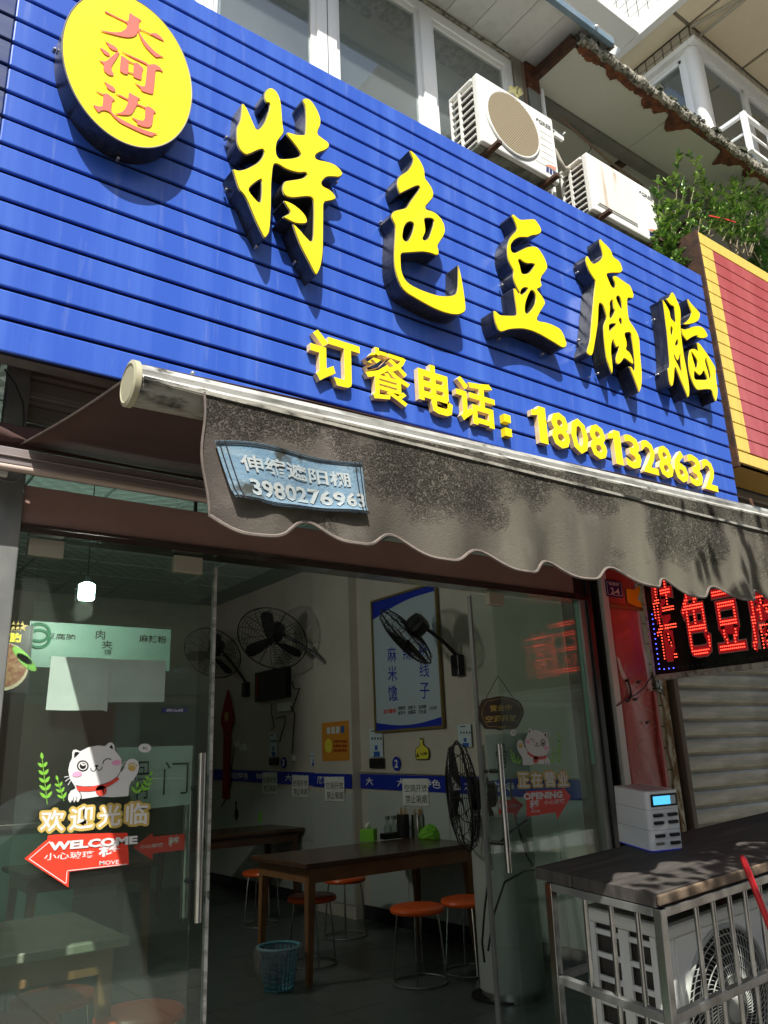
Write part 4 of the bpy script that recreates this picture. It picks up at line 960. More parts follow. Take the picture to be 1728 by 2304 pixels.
# corrugated pipe / hose running under the canopy
MBh = MB(); pts = [at(1215, 215, y=3.2), at(1230, 235, y=3.2), at(1300, 300, y=3.2), at(1380, 370, y=3.2), at(1450, 420, y=3.2)]
pp = []; rr = []
for i in range(len(pts) - 1):
    for k in range(14):
        pp.append(pts[i].lerp(pts[i + 1], k / 14)); rr.append(.013 if k % 2 else .010)
tag(MBh.tube(pp, rr, 8).build('corrugated_hose', 'wood_frame'), 'thin corrugated hose hanging under the terrace canopy', 'hose')
tag(MB().tube([at(a, b, y=3.25) for a, b in ((1255, 255), (1290, 290), (1318, 305), (1330, 335), (1318, 350))], .004, 5).build('cable', 'black', smooth=True), 'thin dark cable drooping behind the first air conditioner', 'cable')
struct('terrace_wall', MB().box(3.9, 12, 6.2, 6.3, 4.5, 6.4), 'grey_panel')
struct('terrace_floor', MB().box(3.0, 12, 3.0, 6.3, 4.45, 4.55), 'concrete')

# ---- bay building on the right
bb = thing('bay_building', 'tiled upper building with a corner bay window and an overhanging cream soffit', 'building', (7, 3.1, 7))
bx, by, bz = 6.467, 3.103, 8.5
zt_b = 8.30
MB().box(bx + .012, 14, by + .012, 9, 8.30, 9.2).build('wall_core', 'grout', bb)
tl0 = None; ts = .105
for i in range(60):
    for k in range(2):
        x = bx + .01 + i * ts; z = 8.302 + k * .098
        if x > 10.5: continue
        if tl0 is None: tl0 = MB().box(.006, ts - .006, -.004, .01, .006, .092).build('wall_tile', 'grey_tile', bb, put=(x, by, z))
        else: share(tl0, 'wall_tile', Vector((x, by, z)) - bb.location)
tl1 = None
for i in range(22):
    for k in range(2):
        y = by + .01 + i * ts; z = 8.302 + k * .098
        if tl1 is None: tl1 = MB().box(-.004, .01, .006, ts - .006, .006, .092).build('wall_tile', 'grey_tile', bb, put=(bx, y, z))
        else: share(tl1, 'wall_tile', Vector((bx, y, z)) - bb.location)
MB().box(bx - .06, 14, by - .06, by + .02, 8.235, 8.295).box(bx - .06, bx + .02, by + .02, 8, 8.235, 8.295).build('window_head', 'white_paint', bb, bevel=.008)
MB().tube([(bx + .05, by + .05, 6.4), (bx + .05, by + .05, 8.235)], .075, 20).build('corner_post', 'white_paint', bb, smooth=True)
def bwin(p0, p1, n):
    p0 = Vector(p0); p1 = Vector(p1); d = (p1 - p0) / n; nrm = Vector((d.y, -d.x, 0)).normalized()
    if (nrm.x + nrm.y) > 0: nrm = -nrm
    fr_ = MB(); up = Vector((0, 0, 1))
    fr_.bar(p0 + up * 1.78, p1 + up * 1.78, .05, .06); fr_.bar(p0 + up * .02, p1 + up * .02, .05, .06)
    for k in range(n + 1): q = p0 + d * k; fr_.bar(q, q + up * 1.8, .055, .055, up=d.normalized())
    f_ = fr_.build('window_frame', 'upvc', bb, bevel=.004)
    for k in range(n):
        a = p0 + d * k; t = d.normalized(); c = a + d / 2 + up * .9
        MB().obox(c - nrm * .01, t, nrm, up, d.length / 2 - .03, .003, .86).build('pane', 'window_glass', f_)
        iw = MB()
        for (u, v, hu, hv) in ((0, .84, d.length / 2 - .03, .025), (0, -.84, d.length / 2 - .03, .025), (-d.length / 2 + .045, 0, .018, .86), (d.length / 2 - .045, 0, .018, .86)):
            iw.obox(c - nrm * .004 + t * u + up * v, t, nrm, up, hu, .014, hv)
        iw.build('window_sash', 'upvc', bb)
bwin((bx + .13, by + .03, 6.45), (bx + 5.2, by + .03, 6.45), 6)
bwin((bx + .03, by + .13, 6.45), (bx + .03, by + 2.5, 6.45), 2)
MB().box(bx + .3, 12, by + .5, by + .54, 6.4, 8.3).box(bx + .3, bx + .34, by + .54, 6, 6.4, 8.3).build('curtain', 'curtain', bb)
# overhanging soffit with raised joints, and the box with white tiles on its side
xs = at(1416, 92, z=bz).x
pn = None
us = [at(1509, 27, z=bz), at(1417, 115, z=bz)]
MB().box(xs + .02, 14, -4, 9, bz + .02, bz + .1).build('slab', 'soffit_joint', bb)
xsplit = [xs + .03, bx - .0, bx + .98, bx + 1.9, bx + 2.8, bx + 3.7, bx + 4.6]
ysplit = [-3.8, -2.9, -2.0, -1.1, -.2, .7, 1.45, 2.25, by - .0, by + .75, by + 1.6, by + 2.6]
for i in range(len(xsplit) - 1):
    for j in range(len(ysplit) - 1):
        if xsplit[i] >= bx - .01 and ysplit[j] >= by - .01: continue
        MB().box(xsplit[i] + .02, xsplit[i + 1] - .02, ysplit[j] + .02, ysplit[j + 1] - .02, bz, bz + .02).build('soffit_panel', 'soffit_panel', bb)
# conduits under the soffit
MB().tube([(bx + .01, by - .01, bz - .02), (bx + .55, by - 1.9, bz - .02)], .016, 8).build('conduit', 'grey_tile', bb, smooth=True)
MB().tube([(bx + .16, by + .0, bz - .05), (bx + .16, by - 3.0, bz - .05)], .016, 8).build('conduit', 'grey_tile', bb, smooth=True)
MB().box(xs - .03, xs + .05, -4, 7.5, bz - .06, bz + .14).build('edge_band', 'white_paint', bb)
MB().box(xs + .01, xs + .1, -4, 7.5, bz + .14, 12).build('side_wall', 'grout_light', bb)
tw = None
for i in range(30):
    for k in range(10):
        y = 1.35 + i * .115; z = bz + .145 + k * .115
        if tw is None: tw = MB().box(-.004, .01, .006, .109, .006, .109).build('white_tile', 'white_tile', bb, put=(xs, y, z))
        else: share(tw, 'white_tile', Vector((xs, y, z)) - bb.location)
# white ledge running left from the tiled side
q = at(1416, 84, x=xs - .03)
MB().box(q.x - 3.2, q.x, q.y - .12, q.y + .12, q.z - .06, q.z + .06).build('ledge', 'white_paint', bb, bevel=.01)
# flower rack hanging under the bay windows
rk = thing('flower_rack', 'white metal balcony flower rack below the bay window', 'rack', (8, 2.9, 6.6))
c = at(1672, 257, y=2.72); rx, rz = c.x, c.z
def rb(a, b, w): MB().bar(a, b, w).build('bar', 'upvc', rk)
for dz, w in ((0, .035), (-.20, .018), (-.40, .03)):
    rb((rx, 2.72, rz + dz), (rx + 2.4, 2.72, rz + dz), w); rb((rx, 2.72, rz + dz), (rx, 3.12, rz + dz), w)
rb((rx, 2.72, rz + .02), (rx, 2.72, rz - .42), .045)
for k in range(1, 5): rb((rx + k * .42, 2.72, rz), (rx + k * .42, 2.72, rz - .40), .02)
for y, w in ((2.82, .014), (2.90, .014), (2.98, .014), (3.06, .02)): rb((rx - .12 - (y - 2.8), y, rz - .41), (rx + 2.4, y, rz - .41), w)
for k in range(4): rb((rx + .35 + k * .5, 2.70, rz - .43), (rx + .35 + k * .5, 3.1, rz - .43), .02)
for k in range(5): rb((rx + .1 + k * .42, 3.09, rz - .62), (rx + .1 + k * .42, 3.09, rz + .12), .035)

# ================================================================== AIR CONDITIONERS ON THE WALL
def wall_ac(label, x0, x1, y0, y1, z0, z1, kind, m):
    t = thing('air_conditioner', label, 'air conditioner', (x0, y0, z0), 'air conditioner outdoor units above the blue signboard')
    w, h, d = x1 - x0, z1 - z0, y1 - y0
    # shell: open frame on the left side so that the coil shows through real openings
    mb = MB()
    mb.box(x0 + .004, x1, y0, y0 + .05, z0, z1)                               # front skin
    mb.box(x0, x1, y0 + .05, y1, z1 - .03, z1); mb.box(x1 - .02, x1, y0 + .05, y1, z0, z1 - .03)
    mb.box(x0, x0 + .02, y1 - .025, y1, z0, z1 - .03)
    mb.build('casing', m, t, bevel=.02)
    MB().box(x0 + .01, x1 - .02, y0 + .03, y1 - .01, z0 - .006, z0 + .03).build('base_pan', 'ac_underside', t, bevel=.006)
    MB().box(x0 + .03, x1 - .03, y0 + .06, y1 - .03, z0 + .03, z1 - .035).build('coil_block', 'ac_fins', t)
    MB().box(x0 + .001, x0 + .014, y0 + .05 + (d - .05) * .50, y0 + .05 + (d - .05) * .50 + .02, z0, z1 - .03).build('side_post', m, t)
    n = 9
    for k in range(n):
        z = z0 + .035 + k * (h - .10) / (n - 1)
        MB().box(x0 + .002, x0 + .012, y0 + .05, y1 - .02, z - .004, z + .004).build('side_rib', m, t)
        if k < n - 1: MB().add([(x0 + .013, y0 + .052, z + .008), (x0 + .013, y1 - .026, z + .008), (x0 + .030, y1 - .026, z + (h - .1) / (n - 1) * .8), (x0 + .030, y0 + .052, z + (h - .1) / (n - 1) * .8)], [(0, 1, 2, 3)]).build('coil_fin', 'ac_fins', t)
    cx, cz = x0 + w * .42, z0 + h * .50
    if kind == 'round':
        R0 = h * .44; ring = [(cx + math.cos(a) * R0, y0 - .004, cz + math.sin(a) * R0) for a in [2 * PI * k / 64 for k in range(64)]]
        MB().tube(ring, .010, 8, closed=True).build('grille_ring', m, t, smooth=True)
        MB().tube([(cx + (p[0] - cx) * 1.045, y0 + .003, cz + (p[2] - cz) * 1.045) for p in ring], .004, 6, closed=True).build('groove_ring', 'grey_tile', t)
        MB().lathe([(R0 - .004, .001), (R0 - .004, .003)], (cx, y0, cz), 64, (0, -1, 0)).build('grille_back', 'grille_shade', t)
        mb = MB(); nn = 36
        for k in range(nn):
            z = cz - R0 + (k + .5) * 2 * R0 / nn; hw = math.sqrt(max(0, R0 ** 2 - (z - cz) ** 2)) - .004
            if hw > .01: mb.box(cx - hw, cx + hw, y0 - .012, y0 - .003, z - .0042, z + .0032)
        mb.build('grille_slats', 'grille_beige', t, kind='stuff')
        for k in range(6):
            z = z0 + h * (.68 - .105 * k)
            MB().box(x0 + w * .79 - (.02 if k > 3 else 0) - (.05 if k > 4 else 0), x1 - .03, y0 - .0015, y0 + .001, z, z + .003).build('press_line', 'grey_tile', t)
    else:
        gx0, gx1 = x0 + .06, x0 + w * .63
        MB().box(gx0 - .012, gx1 + .012, y0 - .006, y0 + .002, z0 + .055, z1 - .035).build('grille_frame', m, t, bevel=.012)
        mb = MB(); nn = 46
        for k in range(nn):
            x = gx0 + (gx1 - gx0) * (k + .5) / nn
            mb.box(x - .0022, x + .0022, y0 - .013, y0 - .006, z0 + .07, z1 - .05)
        for k in range(5): 
            z = z0 + .07 + k * (h - .13) / 4; mb.box(gx0, gx1, y0 - .010, y0 - .0065, z - .002, z + .002)
        mb.build('grille_slats', m, t, kind='stuff')
    mb = MB(); fit_text(mb, 'GREE', (x0 + w * .79, y0 - .0015, z1 - h * .21), w * .17, .036, bold=.03); mb.build('lettering', 'grey_print', t)
    mb = MB(); mb.join(poly_mesh([[(x0 + w * .755 + a * .03, z1 - h * .195 + b * .03) for a, b in ((0, .3), (.15, .8), (.5, 1), (.95, .85), (.75, .5), (.45, .65), (.5, .25), (.2, 0))]], extrude=.0005), ROT_at(y0 - .001)); mb.build('logo', 'grey_print', t)
    lx, lz = x0 + w * .80, z0 + .035
    mb = MB(); mb.cur = 0
    for k in range(4): mb.join(poly_mesh([[(lx + .01 + k * .032, lz), (lx + .036 + k * .032, lz), (lx + .044 + k * .032, lz + .045), (lx + .018 + k * .032, lz + .045)]]), ROT_at(y0 - .0014))
    mb.cur = 1; mb.join(poly_mesh([[(lx, lz + .05), (lx + .11, lz + .055), (lx + .12, lz + .085), (lx + .06, lz + .08)]]), ROT_at(y0 - .0016))
    mb.build('energy_label', ['navy_print', mat('label_red', (.6, .25, .18), .5) if 'label_red' not in MATS else 'label_red'], t)
    for fx in (.12, .86):
        MB().box(x0 + w * fx - .018, x0 + w * fx + .018, y0 - .07, y1 + .2, z0 - .035, z0 - .008).build('bracket', 'dark_rust', t, bevel=.003)
    return t
YA = 2.75
a = at(1076, 165, y=YA); b = at(1084, 315, y=YA); c = at(1237, 260, y=YA)
wall_ac('white outdoor air conditioner with a round slatted grille, nearer the windows', a.x - .02, c.x + .02, YA, YA + .27, b.z, a.z, 'round', 'ac_white')
a = at(1322, 343, y=YA); c = at(1466, 430, y=YA); d = at(1487, 553, y=YA)
wall_ac('rust streaked outdoor air conditioner with a square grille, beside the shrubs', a.x - .02, c.x + .02, YA, YA + .25, d.z, a.z, 'square', 'ac_rusty_white')
p1 = at(1245, 335, y=2.9); p2 = at(1268, 380, y=2.9); p3 = at(1300, 385, y=2.95)
tag(MB().tube([p1, p1.lerp(p2, .5) + Vector((0, 0, -.01)), p2, p3], .02, 10).build('insulated_pipe', 'grey_tile', smooth=True), 'thick insulated pipe between the two wall air conditioners', 'pipe')
vc = thing('pipe_valve', 'small steel valve with a fin of tape beside the round grille air conditioner', 'valve', tuple(at(1240, 285, y=2.85)))
q = at(1240, 285, y=2.85)
MB().tube([q, q + Vector((.10, 0, -.03)), q + Vector((.13, -.01, 0))], .012, 8).build('stem', 'steel', vc); MB().box(q.x + .02, q.x + .11, 2.84, 2.86, q.z - .07, q.z - .04).build('tape', 'white_paint', vc)
# succulent on the first unit
q = at(1162, 212, y=2.80); su = thing('succulent', 'small dry yellow succulent on top of the round grille air conditioner', 'plant', tuple(q))
r = random.Random(9)
mb = MB()
for k in range(16):
    ang = k * 2.4; L = .045 + .01 * r.random(); d = Vector((math.cos(ang), math.sin(ang), .5 + .3 * r.random())).normalized(); s_ = d.cross(Vector((0, 0, 1))).normalized(); cc = q + Vector((.02 if k % 2 else -.03, 0, 0))
    up = s_.cross(d)
    mb.add([cc, cc + d * L * .6 + s_ * .013, cc + d * L, cc + d * L * .6 - s_ * .013, cc + d * L * .5 + up * .006, cc + d * L * .5 - up * .006], [(0, 1, 4), (1, 2, 4), (2, 3, 4), (3, 0, 4), (1, 0, 5), (2, 1, 5), (3, 2, 5), (0, 3, 5)])
mb.build('leaves', 'succulent', su, kind='stuff')

# ================================================================== SHRUBS ON THE LEDGE
def leaf(mb, c, d, L, w, up):
    s_ = d.cross(up).normalized(); n = s_.cross(d)
    mb.add([c, c + d * L * .35 + s_ * w, c + d * L * .75 + s_ * w * .6 - n * L * .06, c + d * L - n * L * .15, c + d * L * .75 - s_ * w * .6 - n * L * .06, c + d * L * .35 - s_ * w, c + d * L * .5 + n * (-w * .4)], [(0, 1, 6), (1, 2, 6), (2, 3, 6), (3, 4, 6), (4, 5, 6), (5, 0, 6)])
def shrub(name, label, base, stems, seed, L, w, dens, mats_=('leaf_dark', 'leaf_light'), spread=.05):
    r = random.Random(seed); t = thing(name, label, 'shrub', tuple(base)); st = MB(); lv = MB()
    for top, lean in stems:
        top = Vector(top); b0 = Vector(base) + Vector((r.uniform(-spread, spread), r.uniform(-.03, .03), 0)); mid = b0.lerp(top, .5) + Vector((r.uniform(-.06, .06), r.uniform(-.05, .05), .03))
        pts = []
        for k in range(13):
            u = k / 12; pts.append(b0 * (1 - u) ** 2 + mid * 2 * u * (1 - u) + top * u * u)
        st.tube(pts, [.007 * (1 - .7 * k / 12) for k in range(13)], 5)
        tw_ = [pts]
        for k in range(3, 12, 1):
            if r.random() < .75:
                d = Vector((r.uniform(-1, 1), r.uniform(-1, 1), r.uniform(0, 1))).normalized() * r.uniform(.06, .17)
                sp_ = [pts[k], pts[k] + d * .5 + Vector((0, 0, .01)), pts[k] + d]; st.tube(sp_, [.003, .0025, .0012], 4); tw_.append(sp_)
        for line in tw_:
            for k in range(len(line) - 1):
                if line is pts and k < 3: continue
                for _ in range(dens if line is pts else dens + 2):
                    c = line[k].lerp(line[k + 1], r.random()); d = ((line[k + 1] - line[k]).normalized() * .7 + Vector((r.uniform(-1, 1), r.uniform(-1, 1), r.uniform(-.5, .8)))).normalized()
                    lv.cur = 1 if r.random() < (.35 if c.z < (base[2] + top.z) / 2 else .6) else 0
                    leaf(lv, c, d, L * r.uniform(.6, 1.15), w * r.uniform(.7, 1.1), Vector((r.uniform(-.4, .4), r.uniform(-.4, .4), 1)).normalized())
    st.build('stems', 'stem', t, smooth=True); lv.build('leaves', list(mats_), t, kind='stuff'); return t
def U(px, py, y=2.72): return at(px, py, y=y)
zt0 = 4.62
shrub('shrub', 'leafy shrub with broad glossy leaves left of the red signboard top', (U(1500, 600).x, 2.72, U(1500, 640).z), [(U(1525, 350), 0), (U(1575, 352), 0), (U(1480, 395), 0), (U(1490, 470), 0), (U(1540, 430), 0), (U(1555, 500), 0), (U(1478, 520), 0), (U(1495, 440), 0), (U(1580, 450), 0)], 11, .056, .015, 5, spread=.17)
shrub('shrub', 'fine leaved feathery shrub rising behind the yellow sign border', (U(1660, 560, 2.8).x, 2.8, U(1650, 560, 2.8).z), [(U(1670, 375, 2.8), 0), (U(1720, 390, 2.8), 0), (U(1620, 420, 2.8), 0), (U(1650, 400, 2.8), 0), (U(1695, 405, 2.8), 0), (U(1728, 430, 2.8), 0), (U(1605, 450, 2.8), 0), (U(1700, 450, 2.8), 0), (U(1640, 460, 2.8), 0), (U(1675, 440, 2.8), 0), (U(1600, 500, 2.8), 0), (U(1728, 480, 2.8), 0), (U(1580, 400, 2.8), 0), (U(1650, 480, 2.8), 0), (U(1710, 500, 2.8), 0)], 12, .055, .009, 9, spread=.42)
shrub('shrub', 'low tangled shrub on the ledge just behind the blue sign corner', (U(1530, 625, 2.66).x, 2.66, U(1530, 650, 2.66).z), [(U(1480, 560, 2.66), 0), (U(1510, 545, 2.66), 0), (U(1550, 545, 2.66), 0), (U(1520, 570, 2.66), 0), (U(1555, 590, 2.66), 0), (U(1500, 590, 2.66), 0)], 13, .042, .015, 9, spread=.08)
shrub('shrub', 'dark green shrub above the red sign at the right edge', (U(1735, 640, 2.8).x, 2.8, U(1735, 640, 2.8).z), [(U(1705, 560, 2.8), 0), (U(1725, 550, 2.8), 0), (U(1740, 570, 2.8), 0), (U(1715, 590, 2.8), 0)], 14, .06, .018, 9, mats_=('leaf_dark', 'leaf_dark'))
rbn = [U(a, b, 2.74) for a, b in ((1590, 484), (1610, 488), (1635, 494), (1655, 500))]
mb = MB()
for i, p in enumerate(rbn[:-1]): mb.bar(p, rbn[i + 1], .003, .012)
tag(mb.build('red_ribbon', mat('ribbon', (.5, .03, .02), .6)), 'red ribbon tangled in the feathery shrub', 'ribbon')
pot = thing('planter', 'long pot behind the sign edge holding the shrubs', 'planter', (5.3, 2.85, 4.55))
MB().box(4.5, 7.2, 2.62, 3.0, 4.42, 4.50).build('tray', 'beam_grey', pot)
# ================================================================== INSIDE THE SHOP
WX = XW - .014
def wp_(px, py, x=WX): return at(px, py, x=x)
def wtext(mb, txt, bl, br, tl, bold=0.0, x=WX, res=1):
    a, b, c = at(*bl, x=x), at(*br, x=x), at(*tl, x=x)
    fit_text(mb, txt, (x, a.y, a.z), a.y - b.y, c.z - a.z, Vector((0, -1, (b.z - a.z) / (a.y - b.y))), FZ, bold, res=res)
def wquad(mb, px0, py0, px1, py1, x=WX, th=.004):
    a, b = at(px0, py1, x=x), at(px1, py1, x=x); c = at(px0, py0, x=x)
    mb.box(x, x + th, b.y, a.y, a.z, c.z); return a, b, c
# --- furniture
def table(name, label, x0, x1, y0, y1, top, wood, drop=.0):
    t = thing(name, label, 'table', ((x0 + x1) / 2, (y0 + y1) / 2, 0))
    MB().box(x0, x1, y0, y1, .715, .75).build('tabletop', top, t, bevel=.006)
    MB().box(x0 + .05, x1 - .05, y0 + .045, y0 + .07, .62, .713).box(x0 + .05, x1 - .05, y1 - .07, y1 - .045, .62, .713).box(x0 + .045, x0 + .07, y0 + .07, y1 - .07, .62, .713).box(x1 - .07, x1 - .045, y0 + .07, y1 - .07, .62, .713).build('apron', wood, t)
    for (x, sx) in ((x0 + .05, 1), (x1 - .05, -1)):
        for (y, sy) in ((y0 + .05, 1), (y1 - .05, -1)):
            MB().add([(x + sx * a - sx * .01 * (0 if k else 1), y + sy * b, z) for k, z in ((0, 0), (1, .715)) for a, b in ((0, 0), ((.035 if k == 0 else .06), 0), ((.035 if k == 0 else .06), (.035 if k == 0 else .06)), (0, (.035 if k == 0 else .06)))],
                     [(0, 3, 2, 1), (4, 5, 6, 7), (0, 1, 5, 4), (1, 2, 6, 5), (2, 3, 7, 6), (3, 0, 4, 7)]).build('leg', wood, t)
    return t
table('dining_table', 'dark topped wooden dining table beside the blue bin, by the right wall', 2.97, 4.56, 5.03, 5.85, 'table_dark', 'table_wood')
table('dining_table', 'farther dark dining table under the wall fans', 3.2, 4.56, 7.75, 8.5, 'table_dark', 'table_dark')
table('dining_table', 'pale worn dining table seen through the left glass door', .1, 1.28, 3.60, 4.42, 'table_grey', 'table_wood')
table('dining_table', 'middle dining table behind the left glass door', 1.45, 2.4, 6.2, 6.9, 'table_dark', 'table_wood')
def stool(label, x, y, rz=0, first=[None]):
    if first[0] is None:
        t = thing('stool', label, 'stool', (0, 0, 0), 'round orange plastic stools in the shop')
        MB().lathe([(.165, .418), (.180, .425), (.184, .440), (.178, .453), (.165, .459), (.14, .462), (.0, .463)], n=36).build('seat', 'stool_red', t, smooth=True)
        for k in range(4):
            a = PI / 4 + k * PI / 2
            MB().tube([(math.cos(a) * .135, math.sin(a) * .135, .42), (math.cos(a) * .150, math.sin(a) * .150, .30), (math.cos(a) * .175, math.sin(a) * .175, .008)], .0065, 8).build('leg', 'steel', t, smooth=True)
        MB().tube([(math.cos(2 * PI * k / 32) * .178, math.sin(2 * PI * k / 32) * .178, .008) for k in range(32)], .006, 6, closed=True).build('foot_ring', 'dull_steel', t, smooth=True)
        first[0] = t
    else:
        t = dup(first[0]); t['label'] = label
    t.location = (x, y, 0); t.rotation_euler = (0, 0, rz); return t
q = at(938, 2037, z=.46); stool('front orange stool right of the table leg, nearest the opening', q.x, q.y)
q = at(1050, 2020, z=.46); stool('orange stool half hidden by the right door handle', q.x, q.y, .3)
q = at(702, 2013, z=.46); stool('orange stool partly behind the brown table leg', q.x, q.y, .5)
q = at(775, 1972, z=.46); stool('orange stool under the table against the right wall', q.x, q.y, .2)
q = at(590, 1958, z=.46); stool('farthest orange stool, left of the dark table', q.x, q.y, .7)
q = at(315, 2272, z=.46); stool('large orange stool at the lower edge behind the left glass', q.x, q.y, .1)
q = at(124, 2236, z=.46); stool('dark red stool behind the left door, below the pale table', q.x, q.y, .4)
q = at(20, 2298, z=.46); stool('orange stool cut by the lower left picture corner', q.x, q.y, .4)
q = at(45, 2165, z=.46); stool('stool tucked under the pale table at the left edge', q.x, q.y, .9)
# --- bin with a bag
q = at(640, 2225, z=0); bx_, by_ = q.x - .03, q.y + .02
bn = thing('waste_bin', 'pale blue lattice waste bin with a clear bag beside the table leg', 'bin', (bx_, by_, 0))
MB().lathe([(.095, 0), (.095, .01), (.0, .011)], (bx_, by_, 0), 28).build('base', 'bin_blue', bn)
mb = MB()
for k in range(26):
    a = 2 * PI * k / 26; c, s_ = math.cos(a), math.sin(a); mb.bar((bx_ + c * .095, by_ + s_ * .095, .005), (bx_ + c * .128, by_ + s_ * .128, .24), .009, .003)
for k in range(8):
    z = .01 + k * .028; r_ = .095 + .033 * z / .24
    mb.tube([(bx_ + math.cos(2 * PI * j / 26) * r_, by_ + math.sin(2 * PI * j / 26) * r_, z) for j in range(26)], .004, 4, closed=True)
mb.build('lattice', 'bin_blue', bn)
MB().tube([(bx_ + math.cos(2 * PI * j / 32) * .136, by_ + math.sin(2 * PI * j / 32) * .136, .25) for j in range(32)], .010, 8, closed=True).build('rim', 'bin_blue', bn, smooth=True)
r = random.Random(3); mb = MB(); prof_ = [(.100, .03), (.122, .15), (.138, .262), (.158, .25), (.165, .20), (.160, .13)]
for r0, z0 in prof_:
    for j in range(40):
        a = 2 * PI * j / 40; w_ = 1 + r.uniform(-.05, .05); mb.v.append(Vector((bx_ + math.cos(a) * r0 * w_, by_ + math.sin(a) * r0 * w_, z0 + (r.uniform(-.03, .015) if z0 < .14 and r0 > .15 else 0))))
for i in range(5):
    for j in range(40): mb.f.append((i * 40 + j, i * 40 + (j + 1) % 40, (i + 1) * 40 + (j + 1) % 40, (i + 1) * 40 + j)); mb.mi.append(0)
tag(mb.build('bin_bag', 'bag_film', smooth=True), 'crumpled clear plastic bag lining the blue bin', 'bag')
# --- fans
def fan(label, hub, n, R_, mount=None, stand=None, seed=0):
    hub = Vector(hub); n = Vector(n).normalized(); t = thing('fan', label, 'fan', tuple(mount or stand or hub), 'black caged fans in the shop')
    u = n.cross(Vector((0, 0, 1))).normalized(); v = n.cross(u)
    def ring(r_, d, w): return MB().tube([hub + n * d + (u * math.cos(2 * PI * k / 40) + v * math.sin(2 * PI * k / 40)) * r_ for k in range(40)], w, 5, closed=True)
    mb = MB(); mb.tube([hub + (u * math.cos(2 * PI * k / 44) + v * math.sin(2 * PI * k / 44)) * R_ for k in range(44)], .007, 6, closed=True)
    ax = []
    for side in (1, -1):
        D = .075 * side
        for k in range(14):
            a = 2 * PI * k / 14; d = u * math.cos(a) + v * math.sin(a)
            mb.tube([hub + n * D + d * .04, hub + n * D * .9 + d * R_ * .6, hub + n * D * .55 + d * R_ * .9, hub + d * R_], .0032, 4)
        for k in range(11):
            f_ = (k + 1) / 12; dd = D * (1 if f_ < .6 else 1 - (f_ - .6) * 1.3)
            mb.tube([hub + n * dd + (u * math.cos(2 * PI * j / 36) + v * math.sin(2 * PI * j / 36)) * (R_ * f_) for j in range(36)], .0022, 4, closed=True)
    mb.build('cage', 'black', t, kind='stuff')
    MB().lathe([(.035, 0), (.035, .06)], hub + n * .02, 16, n).build('hub', 'black_plastic', t)
    for k in range(3):
        a = 2 * PI * k / 3 + seed; d = u * math.cos(a) + v * math.sin(a); e_ = n.cross(d)
        P_ = []
        for f_, w_, tw_ in ((.10, .03, .25), (.45, .06, .18), (.8, .065, .12), (.93, .03, .1)):
            c = hub + n * .03 + d * R_ * f_
            P_ += [c - e_ * w_ - n * tw_ * .1, c + e_ * w_ + n * tw_ * .1]
        MB().add(P_, [(0, 1, 3, 2), (2, 3, 5, 4), (4, 5, 7, 6)]).build('blade', 'black_plastic', t)
    MB().lathe([(.05, -.22), (.085, -.20), (.095, -.13), (.09, -.06), (.05, -.04)], hub, 20, n).build('motor', 'black_plastic', t, smooth=True)
    if mount:
        mt = Vector(mount); back = hub - n * .15
        el = back.lerp(mt, .55) + Vector((0, 0, .08))
        pts = []
        for k in range(11):
            s_ = k / 10; pts.append(back * (1 - s_) ** 2 + el * 2 * s_ * (1 - s_) + (mt + Vector((-.03, 0, .06))) * s_ * s_)
        MB().tube(pts, .017, 8).build('arm', 'black_plastic', t, smooth=True)
        MB().box(XW - .075, XW - .005, mt.y - .05, mt.y + .05, mt.z - .10, mt.z + .08).build('wall_bracket', 'black_plastic', t, bevel=.01)
    if stand:
        st = Vector(stand)
        MB().tube([hub - n * .12, Vector((st.x, st.y, hub.z - .12)), Vector((st.x, st.y, .03))], .016, 10).build('pole', 'black', t, smooth=True)
        MB().lathe([(.20, 0), (.20, .012), (.04, .035), (.0, .04)], st, 30).build('base', 'black', t, smooth=True)
    return t
m1 = wp_(757, 1520, XW); h1 = at(612, 1437, x=XW - .60)
fan('middle wall fan above the dark heater box, facing the opening', h1, (-.55, -.42, -.60), .38, mount=(XW, m1.y, m1.z), seed=.4)
m2 = wp_(1037, 1495, XW); h2 = at(913, 1432, x=XW - .50)
fan('wall fan seen edge on in front of the framed poster', h2, (-.45, .62, -.62), .30, mount=(XW, m2.y, m2.z), seed=1.2)
m3 = wp_(559, 1550, XW); h3 = at(478, 1470, x=XW - .55)
fan('farthest wall fan partly behind the left glass door edge', h3, (-.55, -.42, -.60), .36, mount=(XW, m3.y, m3.z))
st_ = at(1135, 2240, z=0); h4 = at(1040, 1790, y=st_.y - .05)
fan('black pedestal fan seen edge on beside the right door handle', h4, (-.80, .52, -.05), .33, stand=(st_.x - .0, st_.y, 0), seed=.8)
# --- blue band with white characters along the dado
def bz_(y): return 1.112 + .0235 * (y - 5.34)
def bandseg(mb, y0, y1, x): mb.add([(x, y0, bz_(y0)), (x, y1, bz_(y1)), (x, y1, bz_(y1) + .132), (x, y0, bz_(y0) + .132), (x + .002, y0, bz_(y0)), (x + .002, y1, bz_(y1)), (x + .002, y1, bz_(y1) + .132), (x + .002, y0, bz_(y0) + .132)], [(0, 1, 2, 3), (0, 3, 7, 4), (1, 5, 6, 2), (3, 2, 6, 7), (0, 4, 5, 1)])
bd_ = thing('wall_band', 'blue border strip with white characters running along the right wall', 'border strip', (XW, 6, 1.1))
mb = MB(); bandseg(mb, 3.1, 6.715, WX - .002); bandseg(mb, 6.722, 7.438, XW - .116); bandseg(mb, 7.445, 10.1, WX - .002); mb.build('strip', 'band_blue', bd_)
y = 5.62
MBt = MB()
